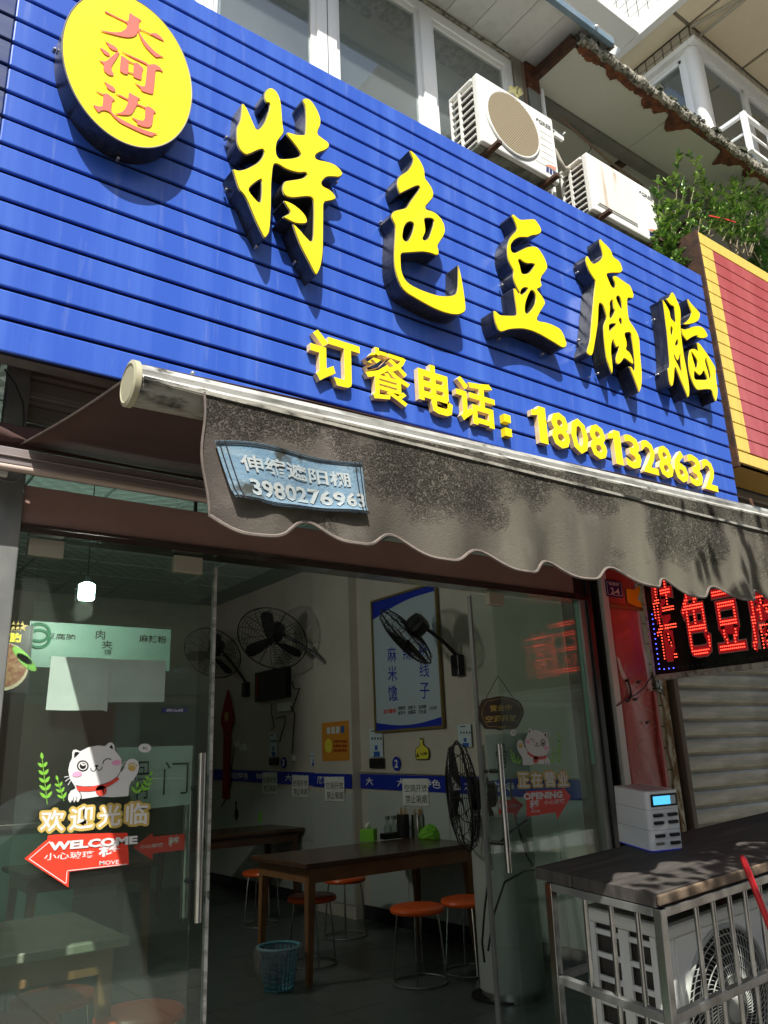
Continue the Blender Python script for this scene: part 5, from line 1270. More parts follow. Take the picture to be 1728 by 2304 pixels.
for (ya, yb_, x, tx) in ((6.12, 5.50, WX - .004, '大河边特色'), (5.20, 4.62, WX - .004, '大河边特'), (6.62, 6.50, WX - .004, '大'), (7.35, 6.95, XW - .118, '腐脑 大'), (8.2, 7.75, WX - .004, '大河边'), (8.9, 8.4, WX - .004, '特色豆'), (9.8, 9.1, WX - .004, '大河边特色')):
    MBt = MB(); fit_text(MBt, tx, (x, ya, bz_(ya) + .03), ya - yb_, .075, Vector((0, -1, -.0235)), FZ, .015, res=1)
    MBt.build('lettering', 'white_print', bd_)
MB().tube([(XW - .02, 3.2, 1.262 - .05), (XW - .02, 5.3, 1.26), (XW - .02, 5.6, 1.27), (XW - .02, 6.7, 1.30)], .012, 6).build('trunking', 'wall_paint', bd_)
# --- framed poster
fp = thing('framed_poster', 'tall blue and pale framed poster on the right wall behind the edge-on fan', 'poster', (WX, 5.9, 1.7))
py0, py1, pz0, pz1 = 5.415, 6.40, 1.665, 2.905
MB().box(WX - .01, WX, py0, py1, pz0, pz1).build('panel', 'poster_pale', fp)
for (a, b, c, d) in ((py0 - .02, py0, pz0 - .02, pz1 + .02), (py1, py1 + .02, pz0 - .02, pz1 + .02), (py0, py1, pz1, pz1 + .02), (py0, py1, pz0 - .02, pz0)):
    MB().box(WX - .025, WX, a, b, c, d).build('frame', 'poster_gold', fp)
SIDE = Matrix(((0, 0, -1, 0), (-1, 0, 0, 0), (0, 1, 0, 0), (0, 0, 0, 1)))
def sideat(x): return Matrix.Translation((x, 0, 0)) @ SIDE      # sheet on the right wall, seen from inside: local x = -Y, local y = Z
n_ = 16
top = [(-py1, pz1)] + [(-py1 + (py1 - py0) * k / n_, pz1 - .17 + .11 * math.sin(PI * .5 * min(1, k / n_ * 1.3))) for k in range(n_ + 1)] + [(-py0, pz1)]
botm = [(-py0, pz0)] + [(-py0 - (py1 - py0) * k / n_, pz0 + .075 - .045 * math.sin(PI * k / n_)) for k in range(n_ + 1)] + [(-py1, pz0)]
mb = MB(); mb.join(poly_mesh([top]), sideat(WX - .0115)); mb.build('blue_arc', 'band_blue', fp); mb = MB(); mb.join(poly_mesh([botm]), sideat(WX - .0115)); mb.build('blue_arc', 'band_blue', fp)
Z6 = z2(820, 1290, 5.53)
mb = MB()
for ch, a, b, c, d in (('麻', 290, 400, 915, 1105), ('辣', 478, 598, 880, 1080), ('粉', 680, 790, 850, 1040), ('米', 295, 410, 1150, 1345), ('馓', 300, 415, 1395, 1590), ('线', 690, 810, 1110, 1295), ('子', 695, 815, 1360, 1560)):
    mb = MB(); wtext(mb, ch, Z6(a, d), Z6(b, d), Z6(a, c), .003, WX - .012); mb.build('lettering', 'band_blue', fp)
mb = MB(); wtext(mb, '加料服务:', Z6(238, 1750), Z6(400, 1735), Z6(238, 1695), .03, WX - .012); mb.build('red_lettering', 'cat_red', fp)
mb = MB()
for tx, a, b, c, d in (('加粉条', 420, 512, 1655, 1705), ('加馓子', 545, 640, 1648, 1698), ('加泡椒', 675, 770, 1640, 1690), ('加豆子', 420, 512, 1715, 1765), ('加酸菜', 545, 640, 1705, 1755), ('打包盒', 675, 770, 1700, 1750), ('1元/份', 810, 900, 1655, 1705)):
    wtext(mb, tx, Z6(a, d), Z6(b, d - 8), Z6(a, c), .01, WX - .012)
mb.build('small_lettering', 'ink', fp)
# --- papers and notices on the wall
def no_smoking(px0, px1, py0_, py1_, label, x=WX - .006):
    t = thing('no_smoking_notice', label, 'notice', tuple(at(px0, py1_, x=x)), 'white no smoking notices over the blue strip')
    mb = MB(); wquad(mb, px0, py0_, px1, py1_, x, .002); mb.build('sheet', 'paper', t)
    mb = MB(); w = px1 - px0; h = py1_ - py0_
    wtext(mb, '空调开放', (px0 + w * .06, py0_ + h * .5), (px1 - w * .06, py0_ + h * .5), (px0 + w * .06, py0_ + h * .22), .0, x - .001); wtext(mb, '禁止吸烟', (px0 + w * .1, py0_ + h * .92), (px1 - w * .06, py0_ + h * .92), (px0 + w * .1, py0_ + h * .62), .0, x - .001)
    mb.build('lettering', 'ink', t)
no_smoking(907, 965, 1752, 1812, 'nearest white no smoking notice above the chopstick holders')
no_smoking(731, 775, 1748, 1802, 'white no smoking notice on the pilaster below the orange notice', XW - .122)
no_smoking(657, 694, 1745, 1792, 'white no smoking notice above the far steel chopstick holder')
no_smoking(590, 623, 1738, 1785, 'farthest white no smoking notice above the dark bottle')
on = thing('orange_notice', 'orange notice with a yellow smiling face right of the heater cords', 'notice', tuple(wp_(725, 1713)))
xx = XW - .105
mb = MB(); wquad(mb, 725, 1627, 786, 1713, xx, .004); mb.build('sheet', 'notice_orange', on)
c_ = at(739, 1678, x=xx - .002); mb = MB(); mb.disc((xx - .002, c_.y, c_.z), Vector((0, -1, 0)), FZ, .07, 24); mb.build('face', 'face_yellow', on)
mb = MB()
for k, w in enumerate(('友情提示请勿', '吸烟请勿随地', '请自觉排队')): wtext(mb, w, (750, 1672 + k * 10), (781, 1672 + k * 10), (750, 1665 + k * 10), .02, xx - .002)
for dy in (-.02, .02): mb.disc((xx - .004, c_.y + dy, c_.z + .015), Vector((0, -1, 0)), FZ, .006, 8)
mb.build('lettering', 'knot_red', on)
for k in range(4):
    mb = MB(); wquad(mb, 735.5 + k * 10.5, 1637 - k, 742.5 + k * 10.5, 1652 - k, xx - .003, .003); mb.build('mahjong_tile', 'notice_pale' if k < 3 else 'notice_blue', on)
def qnotice(px0, px1, py0_, py1_, label, foot=True, x=WX - .004):
    t = thing('pay_notice', label, 'notice', tuple(at(px0, py1_, x=x)), 'pale and blue payment notices on the right wall')
    w, h = px1 - px0, py1_ - py0_
    mb = MB(); wquad(mb, px0, py0_, px1, py1_, x, .002); mb.build('sheet', 'notice_pale', t)
    mb = MB(); wquad(mb, px0 + w * .3, py1_ - h * .2, px1 - w * .25, py1_ - h * .02, x - .002, .002); wquad(mb, px0 + w * .38, py1_ - h * .42, px1 - w * .42, py1_ - h * .25, x - .002, .002); mb.build('blue_block', 'notice_blue', t)
    mb = MB()
    for k in range(4): wquad(mb, px0 + w * (.12 + .22 * k), py0_ + h * .30, px0 + w * (.22 + .22 * k), py0_ + h * .38, x - .002, .002)
    wquad(mb, px0 + w * .1, py0_ + h * .06, px0 + w * .5, py0_ + h * .10, x - .002, .002); mb.build('print', 'ink', t)
    if foot: mb = MB(); wquad(mb, px0 - 1, py1_ + 3, px1 + 1, py1_ + 25 * h / 65, x - .01, .012); mb.build('dark_holder', 'black_plastic', t)
qnotice(832, 862, 1640, 1704, 'pale notice with a black holder left of the blue number two')
qnotice(1032, 1062, 1631, 1682, 'pale notice right of the framed poster, behind the glass', False)
qnotice(606, 624, 1650, 1702, 'pale notice with a black holder below the hanging cords')
qnotice(699, 710, 1690, 1722, 'tiny pale notice left of the orange notice', False)
for n_, c_, lab, rr_ in (('2', (892, 1718), 'round blue number two sign', .062), ('3', (638, 1716), 'round blue number three sign', .062)):
    p = wp_(*c_); t = thing('number_plate', lab + ' on the right wall', 'number sign', tuple(p))
    MB().lathe([(rr_, 0), (rr_, .006)], (WX + .004, p.y, p.z), 30, (-1, 0, 0)).build('disc', 'band_blue', t)
    mb = MB(); fit_text(mb, n_, (WX - .0035, p.y + .026, p.z - .036), .052, .072, Vector((0, -1, 0)), FZ, .03); mb.build('digit', 'white_print', t)
p = wp_(950, 1692); ca = thing('caution_sticker', 'yellow kettle shaped caution sticker right of the number two sign', 'sticker', tuple(p))
def kettle(s_): return [(-p.y + a * s_, p.z + b * s_) for a, b in ((-.10, -.04), (-.085, -.065), (.085, -.065), (.10, -.04), (.10, .01), (.085, .035), (.045, .05), (.02, .07), (.018, .10), (.03, .125), (.01, .115), (-.01, .115), (-.03, .125), (-.018, .10), (-.02, .07), (-.045, .05), (-.085, .035), (-.10, .01))]
mb = MB(); mb.join(poly_mesh([kettle(1.0)]), sideat(WX - .002)); mb.build('outline', 'ink', ca); mb = MB(); mb.join(poly_mesh([kettle(.9)]), sideat(WX - .003)); mb.build('sheet', 'face_yellow', ca)
mb = MB(); fit_text(mb, '小心地滑', (WX - .004, p.y + .03, p.z - .03), .10, .03, Vector((0, -1, 0)), FZ, .02); mb.join(poly_mesh([[(-p.y - .085, p.z - .04), (-p.y - .04, p.z - .04), (-p.y - .062, p.z)]]), sideat(WX - .004)); mb.build('lettering', 'ink', ca)
# --- heater box, socket, cords
hb = thing('heater_box', 'dark flat heater box on the wall under the middle fan', 'heater', tuple(wp_(572, 1580)))
mb = MB(); a, b, c = wquad(mb, 572, 1514, 642, 1580, XW - .08, .08); mb.build('body', 'black_plastic', hb, bevel=.01)
mb = MB(); mb.box(XW - .086, XW - .08, a.y - .08, a.y - .05, a.z + .05, c.z - .05); mb.build('red_stripe', 'knot_red', hb)
sb = thing('socket_box', 'white double socket under the dark heater box', 'socket', tuple(wp_(622, 1600)))
mb = MB(); wquad(mb, 624, 1583, 652, 1602, XW - .03, .03); mb.build('plate', 'paper', sb, bevel=.004)
def cord(pts, label, r_=.006): tag(MB().tube([at(a, b, x=XW - .02) for a, b in pts], r_, 5).build('cord', 'black', smooth=True), label, 'cord')
cord([(612, 1582), (610, 1600), (614, 1620), (617, 1636), (610, 1642)], 'short black cord hanging under the heater box')
cord([(619, 1617), (633, 1613), (641, 1610), (641, 1625), (634, 1650), (629, 1670)], 'looped black cord in the middle of the hanging cords')
cord([(643, 1583), (655, 1590), (663, 1605), (660, 1650), (658, 1685), (656, 1695)], 'long straight black cord right of the socket')
cord([(657, 1533), (662, 1551), (674, 1548), (668, 1565), (655, 1602)], 'black cord from the middle fan down to the socket')
cord([(527, 1675), (522, 1720), (520, 1760), (513, 1790), (497, 1815)], 'black cord beside the red knot ornament')
kn = thing('knot_ornament', 'red hanging knot ornament with tassels near the left glass edge', 'ornament', tuple(wp_(515, 1700)))
ko = [(0, .30), (-.02, .24), (-.05, .2), (-.07, .16), (-.10, .10), (-.13, .03), (-.15, -.02), (-.14, -.09), (-.09, -.12), (-.08, -.2), (.08, -.2), (.09, -.12), (.14, -.09), (.15, -.02), (.13, .03), (.10, .10), (.07, .16), (.05, .2), (.02, .24)]
kp = wp_(515, 1612)
mb = MB(); mb.join(poly_mesh([smoothpts([(-kp.y + a * 1.15, kp.z + b * 1.15) for a, b in ko])], extrude=.012), sideat(WX - .02)); mb.build('knot', 'knot_red', kn)
mb = MB(); mb.box(WX - .03, WX - .01, kp.y - .085, kp.y + .085, kp.z - 1.0, kp.z - .23); mb.build('tassel', 'knot_red', kn)
MB().disc((WX - .034, kp.y, kp.z), Vector((0, -1, 0)), FZ, .06, 16).build('gold_character', 'gold_print', kn)
for i, (a_, b_, c_, d_) in enumerate(((527, 1668, 536, 1682), (538, 1674, 550, 1690), (655, 1700, 662, 1712), (744, 1714, 752, 1730))):
    mb = MB(); q = wquad(mb, a_, b_, c_, d_, XW - .03, .03)
    tag(mb.build('socket', 'paper', bevel=.004), ('small white socket left of the far payment notice', 'white plug box on the wall near the red knot ornament', 'white plug at the end of the long cord', 'small white socket under the orange notice')[i], 'socket')
# --- things on the tables
def tissue(label, px, py, sx, sy, sz, rz, z=.75):
    q = at(px, py, z=z); t = thing('tissue_box', label, 'tissue box', (q.x, q.y, z)); c, s_ = math.cos(rz), math.sin(rz)
    MB().obox((q.x, q.y, z + sz / 2), Vector((c, s_, 0)), Vector((-s_, c, 0)), FZ, sx / 2, sy / 2, sz / 2).build('box', 'lime', t, bevel=.004)
    MB().obox((q.x + c * sx / 2, q.y + s_ * sx / 2, z + sz / 2), Vector((c, s_, 0)), Vector((-s_, c, 0)), FZ, .002, sy / 2.1, sz / 2.2).build('white_panel', 'paper', t)
    MB().add([(q.x - .03, q.y, z + sz), (q.x + .03, q.y + .01, z + sz), (q.x + .02, q.y, z + sz + .05), (q.x - .02, q.y + .02, z + sz + .04), (q.x, q.y + .03, z + sz)], [(0, 1, 2, 3), (1, 4, 2), (4, 0, 3), (4, 3, 2)]).build('tissue', 'paper', t)
tissue('green tissue box on the near dining table', 830, 1893, .12, .12, .10, .7)
tissue('green tissue box on the far dining table left of the dark bottle', 597, 1851, .12, .12, .13, .7)
def holder(label, px, py, r_, h, m, z=.75):
    q = at(px, py, z=z); t = thing('chopstick_holder', label, 'chopstick holder', (q.x, q.y, z), 'cylindrical holders full of chopsticks')
    MB().lathe([(r_, 0), (r_, h), (r_ - .004, h), (r_ - .004, .01)], (q.x, q.y, z), 24).build('cup', m, t, smooth=True)
    r = random.Random(int(px))
    for k in range(10):
        a = r.uniform(0, 2 * PI); d = r_ * .7; MB().bar((q.x + math.cos(a) * d * .4, q.y + math.sin(a) * d * .4, z + .02), (q.x + math.cos(a) * d, q.y + math.sin(a) * d, z + h + r.uniform(.03, .055)), .006).build('chopstick', 'chopstick', t)
holder('dark chopstick holder on the near table left of the steel one', 908, 1885, .055, .19, 'black_plastic')
holder('shiny steel chopstick holder beside the green bag', 941, 1884, .052, .185, 'steel')
holder('steel chopstick holder on the far table', 656, 1845, .055, .17, 'steel')
def bottle(label, px, py, prof, m, z=.75, cap=None):
    q = at(px, py, z=z); t = thing('bottle', label, 'bottle', (q.x, q.y, z)); MB().lathe(prof, (q.x, q.y, z), 18).build('glass', m, t, smooth=True)
    if cap: MB().lathe([(.022, 0), (.022, .03), (0, .031)], (q.x, q.y, z + prof[-1][1]), 14).build('cap', cap, t)
bottle('left clear sauce bottle on the near table', 873, 1886, [(.035, 0), (.036, .09), (.016, .12), (.014, .15)], 'clear_bottle', cap='dull_steel')
bottle('right clear sauce bottle on the near table', 887, 1885, [(.035, 0), (.036, .09), (.016, .12), (.014, .15)], 'clear_bottle', cap='dull_steel')
bottle('tall dark bottle on the far dining table', 618, 1852, [(.05, 0), (.05, .14), (.02, .21), (.018, .28)], 'bottle_dark')
bottle('small clear bottle left of the far chopstick holder', 638, 1846, [(.035, 0), (.035, .12), (.014, .16), (.014, .18)], 'clear_bottle')
q = at(868, 1888, z=.75); tag(MB().box(q.x - .05, q.x + .12, q.y - .06, q.y + .02, .75, .80).build('sauce_tray', 'black_plastic', bevel=.006), 'black tray in front of the clear sauce bottles', 'tray')
q = at(969, 1886, z=.75); r = random.Random(4); mb = MB(); mb.lathe([(.10 * math.sin(PI * k / 10 * .5 + PI / 2) ** .5 if k < 10 else 0, .11 * k / 10) for k in range(11)], (q.x, q.y, .75), 18)
mb.v = [v + Vector((r.uniform(-.01, .01), r.uniform(-.01, .01), r.uniform(-.006, .006) if v.z > .76 else 0)) for v in mb.v]
tag(mb.build('green_bag', 'lime', smooth=False), 'crumpled lime green bag on the right end of the near table', 'bag')
for (px, py, lab) in ((545, 1846, 'dark kettle on the far table near the left glass edge'), (592, 1840, 'dark rounded pot behind the far tissue box')):
    q = at(px, py, z=.75); t = thing('kettle', lab, 'kettle', (q.x, q.y, .75)); MB().lathe([(.08, 0), (.10, .06), (.09, .13), (.04, .17), (.015, .19), (0, .19)], (q.x, q.y, .75), 20).build('body', 'black_plastic', t, smooth=True)
    MB().tube([(q.x - .08, q.y, .85), (q.x - .09, q.y, .97), (q.x, q.y, 1.0), (q.x + .09, q.y, .97), (q.x + .08, q.y, .85)], .007, 6).build('handle', 'black', t, smooth=True)
# --- white round cabinet by the right door
q = at(1150, 2262, z=0) + Vector((.10, -.09, 0))
wc = thing('round_cabinet', 'white cylindrical standing cabinet behind the right glass door', 'cabinet', (q.x + .05, q.y + .22, 0))
MB().lathe([(.2, .05), (.2, 1.02), (.195, 1.03), (0, 1.03)], (q.x + .05, q.y + .22, 0), 48).build('body', 'column_white', wc, smooth=True)
MB().lathe([(.19, 0), (.19, .05)], (q.x + .05, q.y + .22, 0), 48).build('plinth', 'steel_worn', wc, smooth=True)
MB().lathe([(.202, .30), (.202, .304)], (q.x + .05, q.y + .22, 0), 48).build('seam', 'grey_tile', wc)
for i, pts in enumerate((((1148, 1745), (1150, 1790), (1162, 1850), (1185, 1925), (1200, 1950)), ((1100, 1965), (1090, 2050), (1085, 2120), (1090, 2165)), ((1215, 1955), (1180, 1960), (1135, 1985), (1110, 2060), (1098, 2140)), ((1185, 1845), (1150, 1870), (1120, 1900)))):
    tag(MB().tube([at(a, b, y=3.5) for a, b in pts], .006, 5).build('cable', 'black', smooth=True), ('thin black cable curving down behind the right glass to the counter', 'black cable hanging straight beside the right steel handle', 'looped black cable across the white round cabinet', 'short slanting black cable above the white round cabinet')[i], 'cable')
# --- counter at the back and the menu boards above it
kc = thing('serving_counter', 'pale serving counter behind the left glass door', 'counter', (1.6, 7.2, 0))
MB().box(-.6, 2.1, 7.3, 7.9, 0, .98).build('body', 'menu_green', kc); MB().box(-.65, 2.15, 7.25, 7.95, .98, 1.02).build('worktop', 'steel_worn', kc, bevel=.004)
mbd = thing('menu_board', 'pale green illuminated menu board hanging behind the left glass', 'menu board', tuple(at(220, 1490, y=6.3)))
ym = 6.3; a, b = at(68, 1397, y=ym), at(385, 1415, y=ym); c = at(64, 1500, y=ym)
mat('menu_glow', (.24, .36, .31), .5, emit=(.20, .36, .30), estr=.04, col2=(.15, .27, .23), nscale=1)
mb = MB(); mb.box(a.x, b.x, ym, ym + .05, c.z, a.z); mb.build('panel', 'menu_glow', mbd)
mb = MB()
def mt(txt, bl, br, tl, bold): 
    a_, b_, c_ = at(*bl, y=ym - .004), at(*br, y=ym - .004), at(*tl, y=ym - .004); fit_text(mb, txt, (a_.x, ym - .004, a_.z), b_.x - a_.x, c_.z - a_.z, Vector((1, 0, 0)), FZ, bold)
mt('豆腐脑', Z5(385, 368), Z5(640, 368), Z5(385, 315), .01); mt('肉', Z5(810, 370), Z5(890, 370), Z5(810, 290), .01); mt('夹', Z5(860, 450), Z5(955, 450), Z5(860, 380), .01); mt('馍', Z5(880, 500), Z5(945, 500), Z5(880, 455), .0); mt('麻辣粉', Z5(1180, 395), Z5(1410, 395), Z5(1180, 330), .01)
mb.build('lettering', 'ink', mbd)
for dz in (315, 368):
    p = at(*Z5(330, dz), y=ym - .004); MB().tube([(p.x + .075 * math.cos(2 * PI * k / 20), ym - .004, p.z + .065 * math.sin(2 * PI * k / 20)) for k in range(20)], .012, 6, closed=True).build('round_mark', 'ink_green', mbd)
fpn = thing('food_poster', 'black food poster with yellow characters and a bowl, at the left edge behind glass', 'poster', tuple(at(30, 1560, y=6.25)))
a, b = at(-60, 1400, y=6.25), at(62, 1560, y=6.25)
MB().box(a.x, b.x, 6.25, 6.28, b.z, a.z).build('panel', 'black', fpn)
mb = MB(); a_, b_, c_ = at(-30, 1443, y=6.245), at(47, 1443, y=6.245), at(-30, 1420, y=6.245); fit_text(mb, '豆腐脑', (a_.x, 6.245, a_.z), b_.x - a_.x, c_.z - a_.z, FX, FZ, .05); mb.build('lettering', mat('poster_yellow', (.75, .68, .05), .5, emit=(.75, .68, .05), estr=.25), fpn)
mb = MB()
for k in range(5):
    p = at(10 + k * 10, 1410, y=6.245); mb.join(poly_mesh([[(p.x + (.018 if j % 2 else .042) * math.sin(2 * PI * j / 10), p.z + (.018 if j % 2 else .042) * math.cos(2 * PI * j / 10)) for j in range(10)]]), ROT_at(6.245))
mb.build('stars', 'gold_print', fpn)
p = at(8, 1500, y=6.24); MB().disc((p.x, 6.24, p.z), FX, FZ, .17, 28).build('bowl_rim', 'cream_tile', fpn); MB().disc((p.x, 6.236, p.z + .01), FX, FZ, .155, 28).build('bowl_food', mat('food', (.22, .06, .03), .6, col2=(.4, .25, .12), nscale=30), fpn)
for (a, b) in ((50, 1475), (60, 1490)): 
    p = at(a, b, y=6.235); mb = MB(); mb.join(poly_mesh([[(p.x + .09 * math.cos(t) * .8, p.z + .04 * math.sin(t) - .05 * math.cos(t)) for t in [2 * PI * k / 16 for k in range(16)]]]), ROT_at(6.235)); mb.build('leaf', 'leaf_green', fpn)
# --- hanging lamp, lit
L_ = at(195, 1330, z=2.62); lm = thing('hanging_lamp', 'lit white bulb hanging from the ceiling behind the left glass door', 'lamp', (L_.x, L_.y, CZ))
MB().lathe([(.05, -.06), (.055, -.05), (.055, .045), (.03, .06)], L_, 20).build('bulb', 'lamp_glow', lm, smooth=True)
MB().lathe([(.02, .06), (.022, .11)], L_, 12).build('socket', 'black_plastic', lm); MB().tube([L_ + Vector((0, 0, .11)), Vector((L_.x, L_.y, CZ))], .004, 5).build('cord', 'black', lm)
pl_ = bpy.data.lights.new('bulb_light', 'POINT'); pl_.energy = 20; pl_.color = (1, .96, .86); pl_.shadow_soft_size = .07
po = bpy.data.objects.new('bulb_light', pl_); COL.objects.link(po); po.location = L_ + Vector((0, 0, -.13)); 
# ================================================================== PILLAR, LED SIGN, NEXT SHOP
pr = thing('entrance_pillar', 'narrow pillar right of the glass door with dark tiles, white strip and red panel', 'pillar', (3.8, 2.82, 0))
MB().box(3.437, 3.535, 2.868, 2.90, 0, 2.9).build('grout_bed', 'grout', pr)
t0 = None
for i in range(2):
    for k in range(24):
        if t0 is None: t0 = MB().box(.002, .045, -.008, 0, .003, .116).build('dark_tile', 'brown_tile', pr, put=(3.440 + i * .048, 2.868, .02 + k * .12))
        else: share(t0, 'dark_tile', Vector((3.440 + i * .048, 2.868, .02 + k * .12)) - pr.location)
MB().box(3.537, 3.552, 2.80, 2.87, 0, 2.6).build('black_strip', 'black', pr)
MB().box(3.553, 3.603, 2.775, 2.87, 0, 2.6).build('white_strip', 'white_paint', pr, bevel=.003)
# slightly buckled red sheet
mb = MB()
for i in range(9):
    for k in range(41):
        x = 3.606 + .295 * i / 8; z = 0 + 2.44 * k / 40; mb.v.append(Vector((x, 2.79 + .006 * math.sin(x * 22 + z * 1.3) * math.sin(z * 3.1) + .004 * math.sin(z * 9 + i), z)))
for i in range(8):
    for k in range(40): a = i * 41 + k; mb.f.append((a, a + 41, a + 42, a + 1)); mb.mi.append(0)
rp_ = mb.build('red_sheet', 'red_panel', pr, smooth=True); rp_.modifiers.new('thick', 'SOLIDIFY').thickness = .003
MB().box(3.902, 3.925, 2.775, 2.86, 0, 1.72).build('red_fold', 'red_panel', pr, bevel=.003)
mb = MB(); r = random.Random(21)
for _ in range(95):
    x, z = r.uniform(3.63, 3.88), r.uniform(1.1, 1.85); a = r.uniform(0, 6.28); pts = []
    cur = r.uniform(-1, 1) * 1.6; st = r.uniform(.003, .006)
    for j in range(10):
        pts.append(Vector((x, 2.7815, z))); x += math.cos(a) * st; z += math.sin(a) * st * 1.2; a += cur * .35
    if all(3.61 < p.x < 3.895 for p in pts): mb.tube(pts, .0006, 3)
for (x0, z0, x1, z1) in ((3.70, 1.42, 3.80, 1.36), (3.74, 1.66, 3.88, 1.60), (3.68, 1.40, 3.75, 1.46), (3.66, 1.72, 3.74, 1.67), (3.80, 1.5, 3.88, 1.53)):
    mb.bar((x0, 2.781, z0), (x1, 2.781, z1), .0022, .001)
mb.build('scratches', 'paint_scratch', pr, kind='stuff')
mb = MB(); mb.join(poly_mesh([[(3.615, 1.90), (3.64, 1.885), (3.655, 1.83), (3.68, 1.79), (3.695, 1.73), (3.70, 1.66), (3.688, 1.70), (3.665, 1.77), (3.64, 1.79), (3.625, 1.84)]], extrude=.001), ROT_at(2.781)); mb.build('peeled_tape', 'paint_scratch', pr)
MB().box(3.606, 3.90, 2.772, 2.782, 2.17, 2.19).build('banner_edge', 'poster_gold', pr)
mb = MB(); mb.join(poly_mesh([[(3.77, 2.21), (3.90, 2.18), (3.90, 2.22), (3.86, 2.235), (3.90, 2.29), (3.90, 2.32), (3.84, 2.29), (3.77, 2.29)]], extrude=.001), ROT_at(2.776)); mb.build('yellow_banner_print', 'yellow_face_orange', pr)
MB().box(3.925, 4.06, 2.83, 2.86, 0, 2.6).build('mortar_bed', 'grout', pr)
t0 = None
for i in range(2):
    for k in range(21):
        if t0 is None: t0 = MB().box(.002, .058, -.010, 0, .003, .112).build('cream_tile', 'cream_tile', pr, put=(3.928 + i * .061, 2.83, .02 + k * .116))
        else: share(t0, 'cream_tile', Vector((3.928 + i * .061, 2.83, .02 + k * .116)) - pr.location)
mat('peel', (.72, .66, .48), .8, col2=(.26, .15, .05), nscale=16, nstretch=(1, 1, .45), lo=.44, hi=.54, bump=.012, bscale=30)
mb = MB(); r = random.Random(6)
L1 = [(4.022 + r.uniform(-.016, .012), .0 + k * .05) for k in range(48)]; mb.join(poly_mesh([L1 + [(4.07, 2.4), (4.07, 0)]], extrude=.005), ROT_at(2.812)); mb.build('peeling_edge', 'peel', pr)
MB().box(4.071, 4.135, 2.85, 2.90, 0, 2.6).build('shutter_channel', 'black', pr)
MB().box(4.136, 4.178, 2.80, 2.90, 0, 2.6).build('wood_frame', 'wood_frame', pr, bevel=.004)
# street number plate
np_ = thing('street_number_plate', 'navy street number plate reading 2-4 below the valance', 'number plate', tuple(at(1382, 1347, y=2.775)))
yp = 2.772; a, b = at(1361, 1303, y=yp), at(1404, 1346, y=yp)
MB().box(a.x, b.x, yp, yp + .006, b.z, a.z).build('plate', 'plate_navy', np_, bevel=.003)
m_ = .010; mb = MB()
for (x0, x1, z0, z1) in ((a.x + m_, b.x - m_, a.z - m_ - .002, a.z - m_), (a.x + m_, b.x - m_, b.z + m_, b.z + m_ + .002), (a.x + m_, a.x + m_ + .002, b.z + m_, a.z - m_), (b.x - m_ - .002, b.x - m_, b.z + m_, a.z - m_)): mb.box(x0, x1, yp - .001, yp + .001, z0, z1)
mb.build('border', 'white_print', np_)
w = b.x - a.x; h = a.z - b.z
mb = MB(); fit_text(mb, '钟楼街', (a.x + w * .18, yp - .001, b.z + h * .66), w * .62, h * .19, bold=.012); fit_text(mb, '2-4', (a.x + w * .26, yp - .001, b.z + h * .16), w * .5, h * .40, bold=.03); mb.build('lettering', 'white_print', np_)
# cables and ties on the red sheet
tag(MB().tube([at(x, y, y=2.77) for x, y in ((1388, 1588), (1410, 1574), (1432, 1562), (1450, 1548), (1460, 1530), (1472, 1517))], .004, 6).build('cable', 'black', smooth=True), 'black cable tied across the red panel below the LED sign', 'cable')
tag(MB().tube([at(x, y, y=2.77) for x, y in ((1412, 1530), (1418, 1548), (1420, 1565), (1414, 1575))], .006, 6).build('cable', 'black', smooth=True), 'short frayed black cable on the red panel', 'cable')
tag(MB().tube([at(x, y, y=2.79) for x, y in ((1455, 1553), (1475, 1548), (1490, 1552), (1495, 1566), (1488, 1560), (1478, 1556))], .003, 5).build('wire', 'dark_rust', smooth=True), 'tangled rusty wire under the LED sign bracket', 'wire')
for i, (x, y) in enumerate(((1411, 1531), (1437, 1534), (1413, 1576), (1431, 1573), (1457, 1625))):
    p = at(x, y, y=2.775); t = MB().obox(p, Vector((1, 0, .3)).normalized(), FX.cross(FZ), Vector((-.3, 0, 1)).normalized(), .011, .006, .006).tube([p, p + Vector((.02, -.01, .012))], .0015, 4).build('cable_tie', 'black')
    tag(t, ('upper left', 'upper right', 'lower left', 'lower right', 'lowest')[i] + ' small black cable clip on the red panel', 'cable clip')
p = at(1483, 1533, y=2.80); bk = thing('steel_bracket', 'small perforated steel bracket under the lower left corner of the LED sign', 'bracket', tuple(p))
MB().box(p.x - .03, p.x + .025, 2.80, 2.815, p.z - .06, p.z + .05).build('plate', 'dull_steel', bk, bevel=.002)
for dz in (-.035, 0, .03): MB().lathe([(.007, 0), (.007, .006)], (p.x, 2.80, p.z + dz), 10, (0, -1, 0)).build('bolt', 'steel', bk)
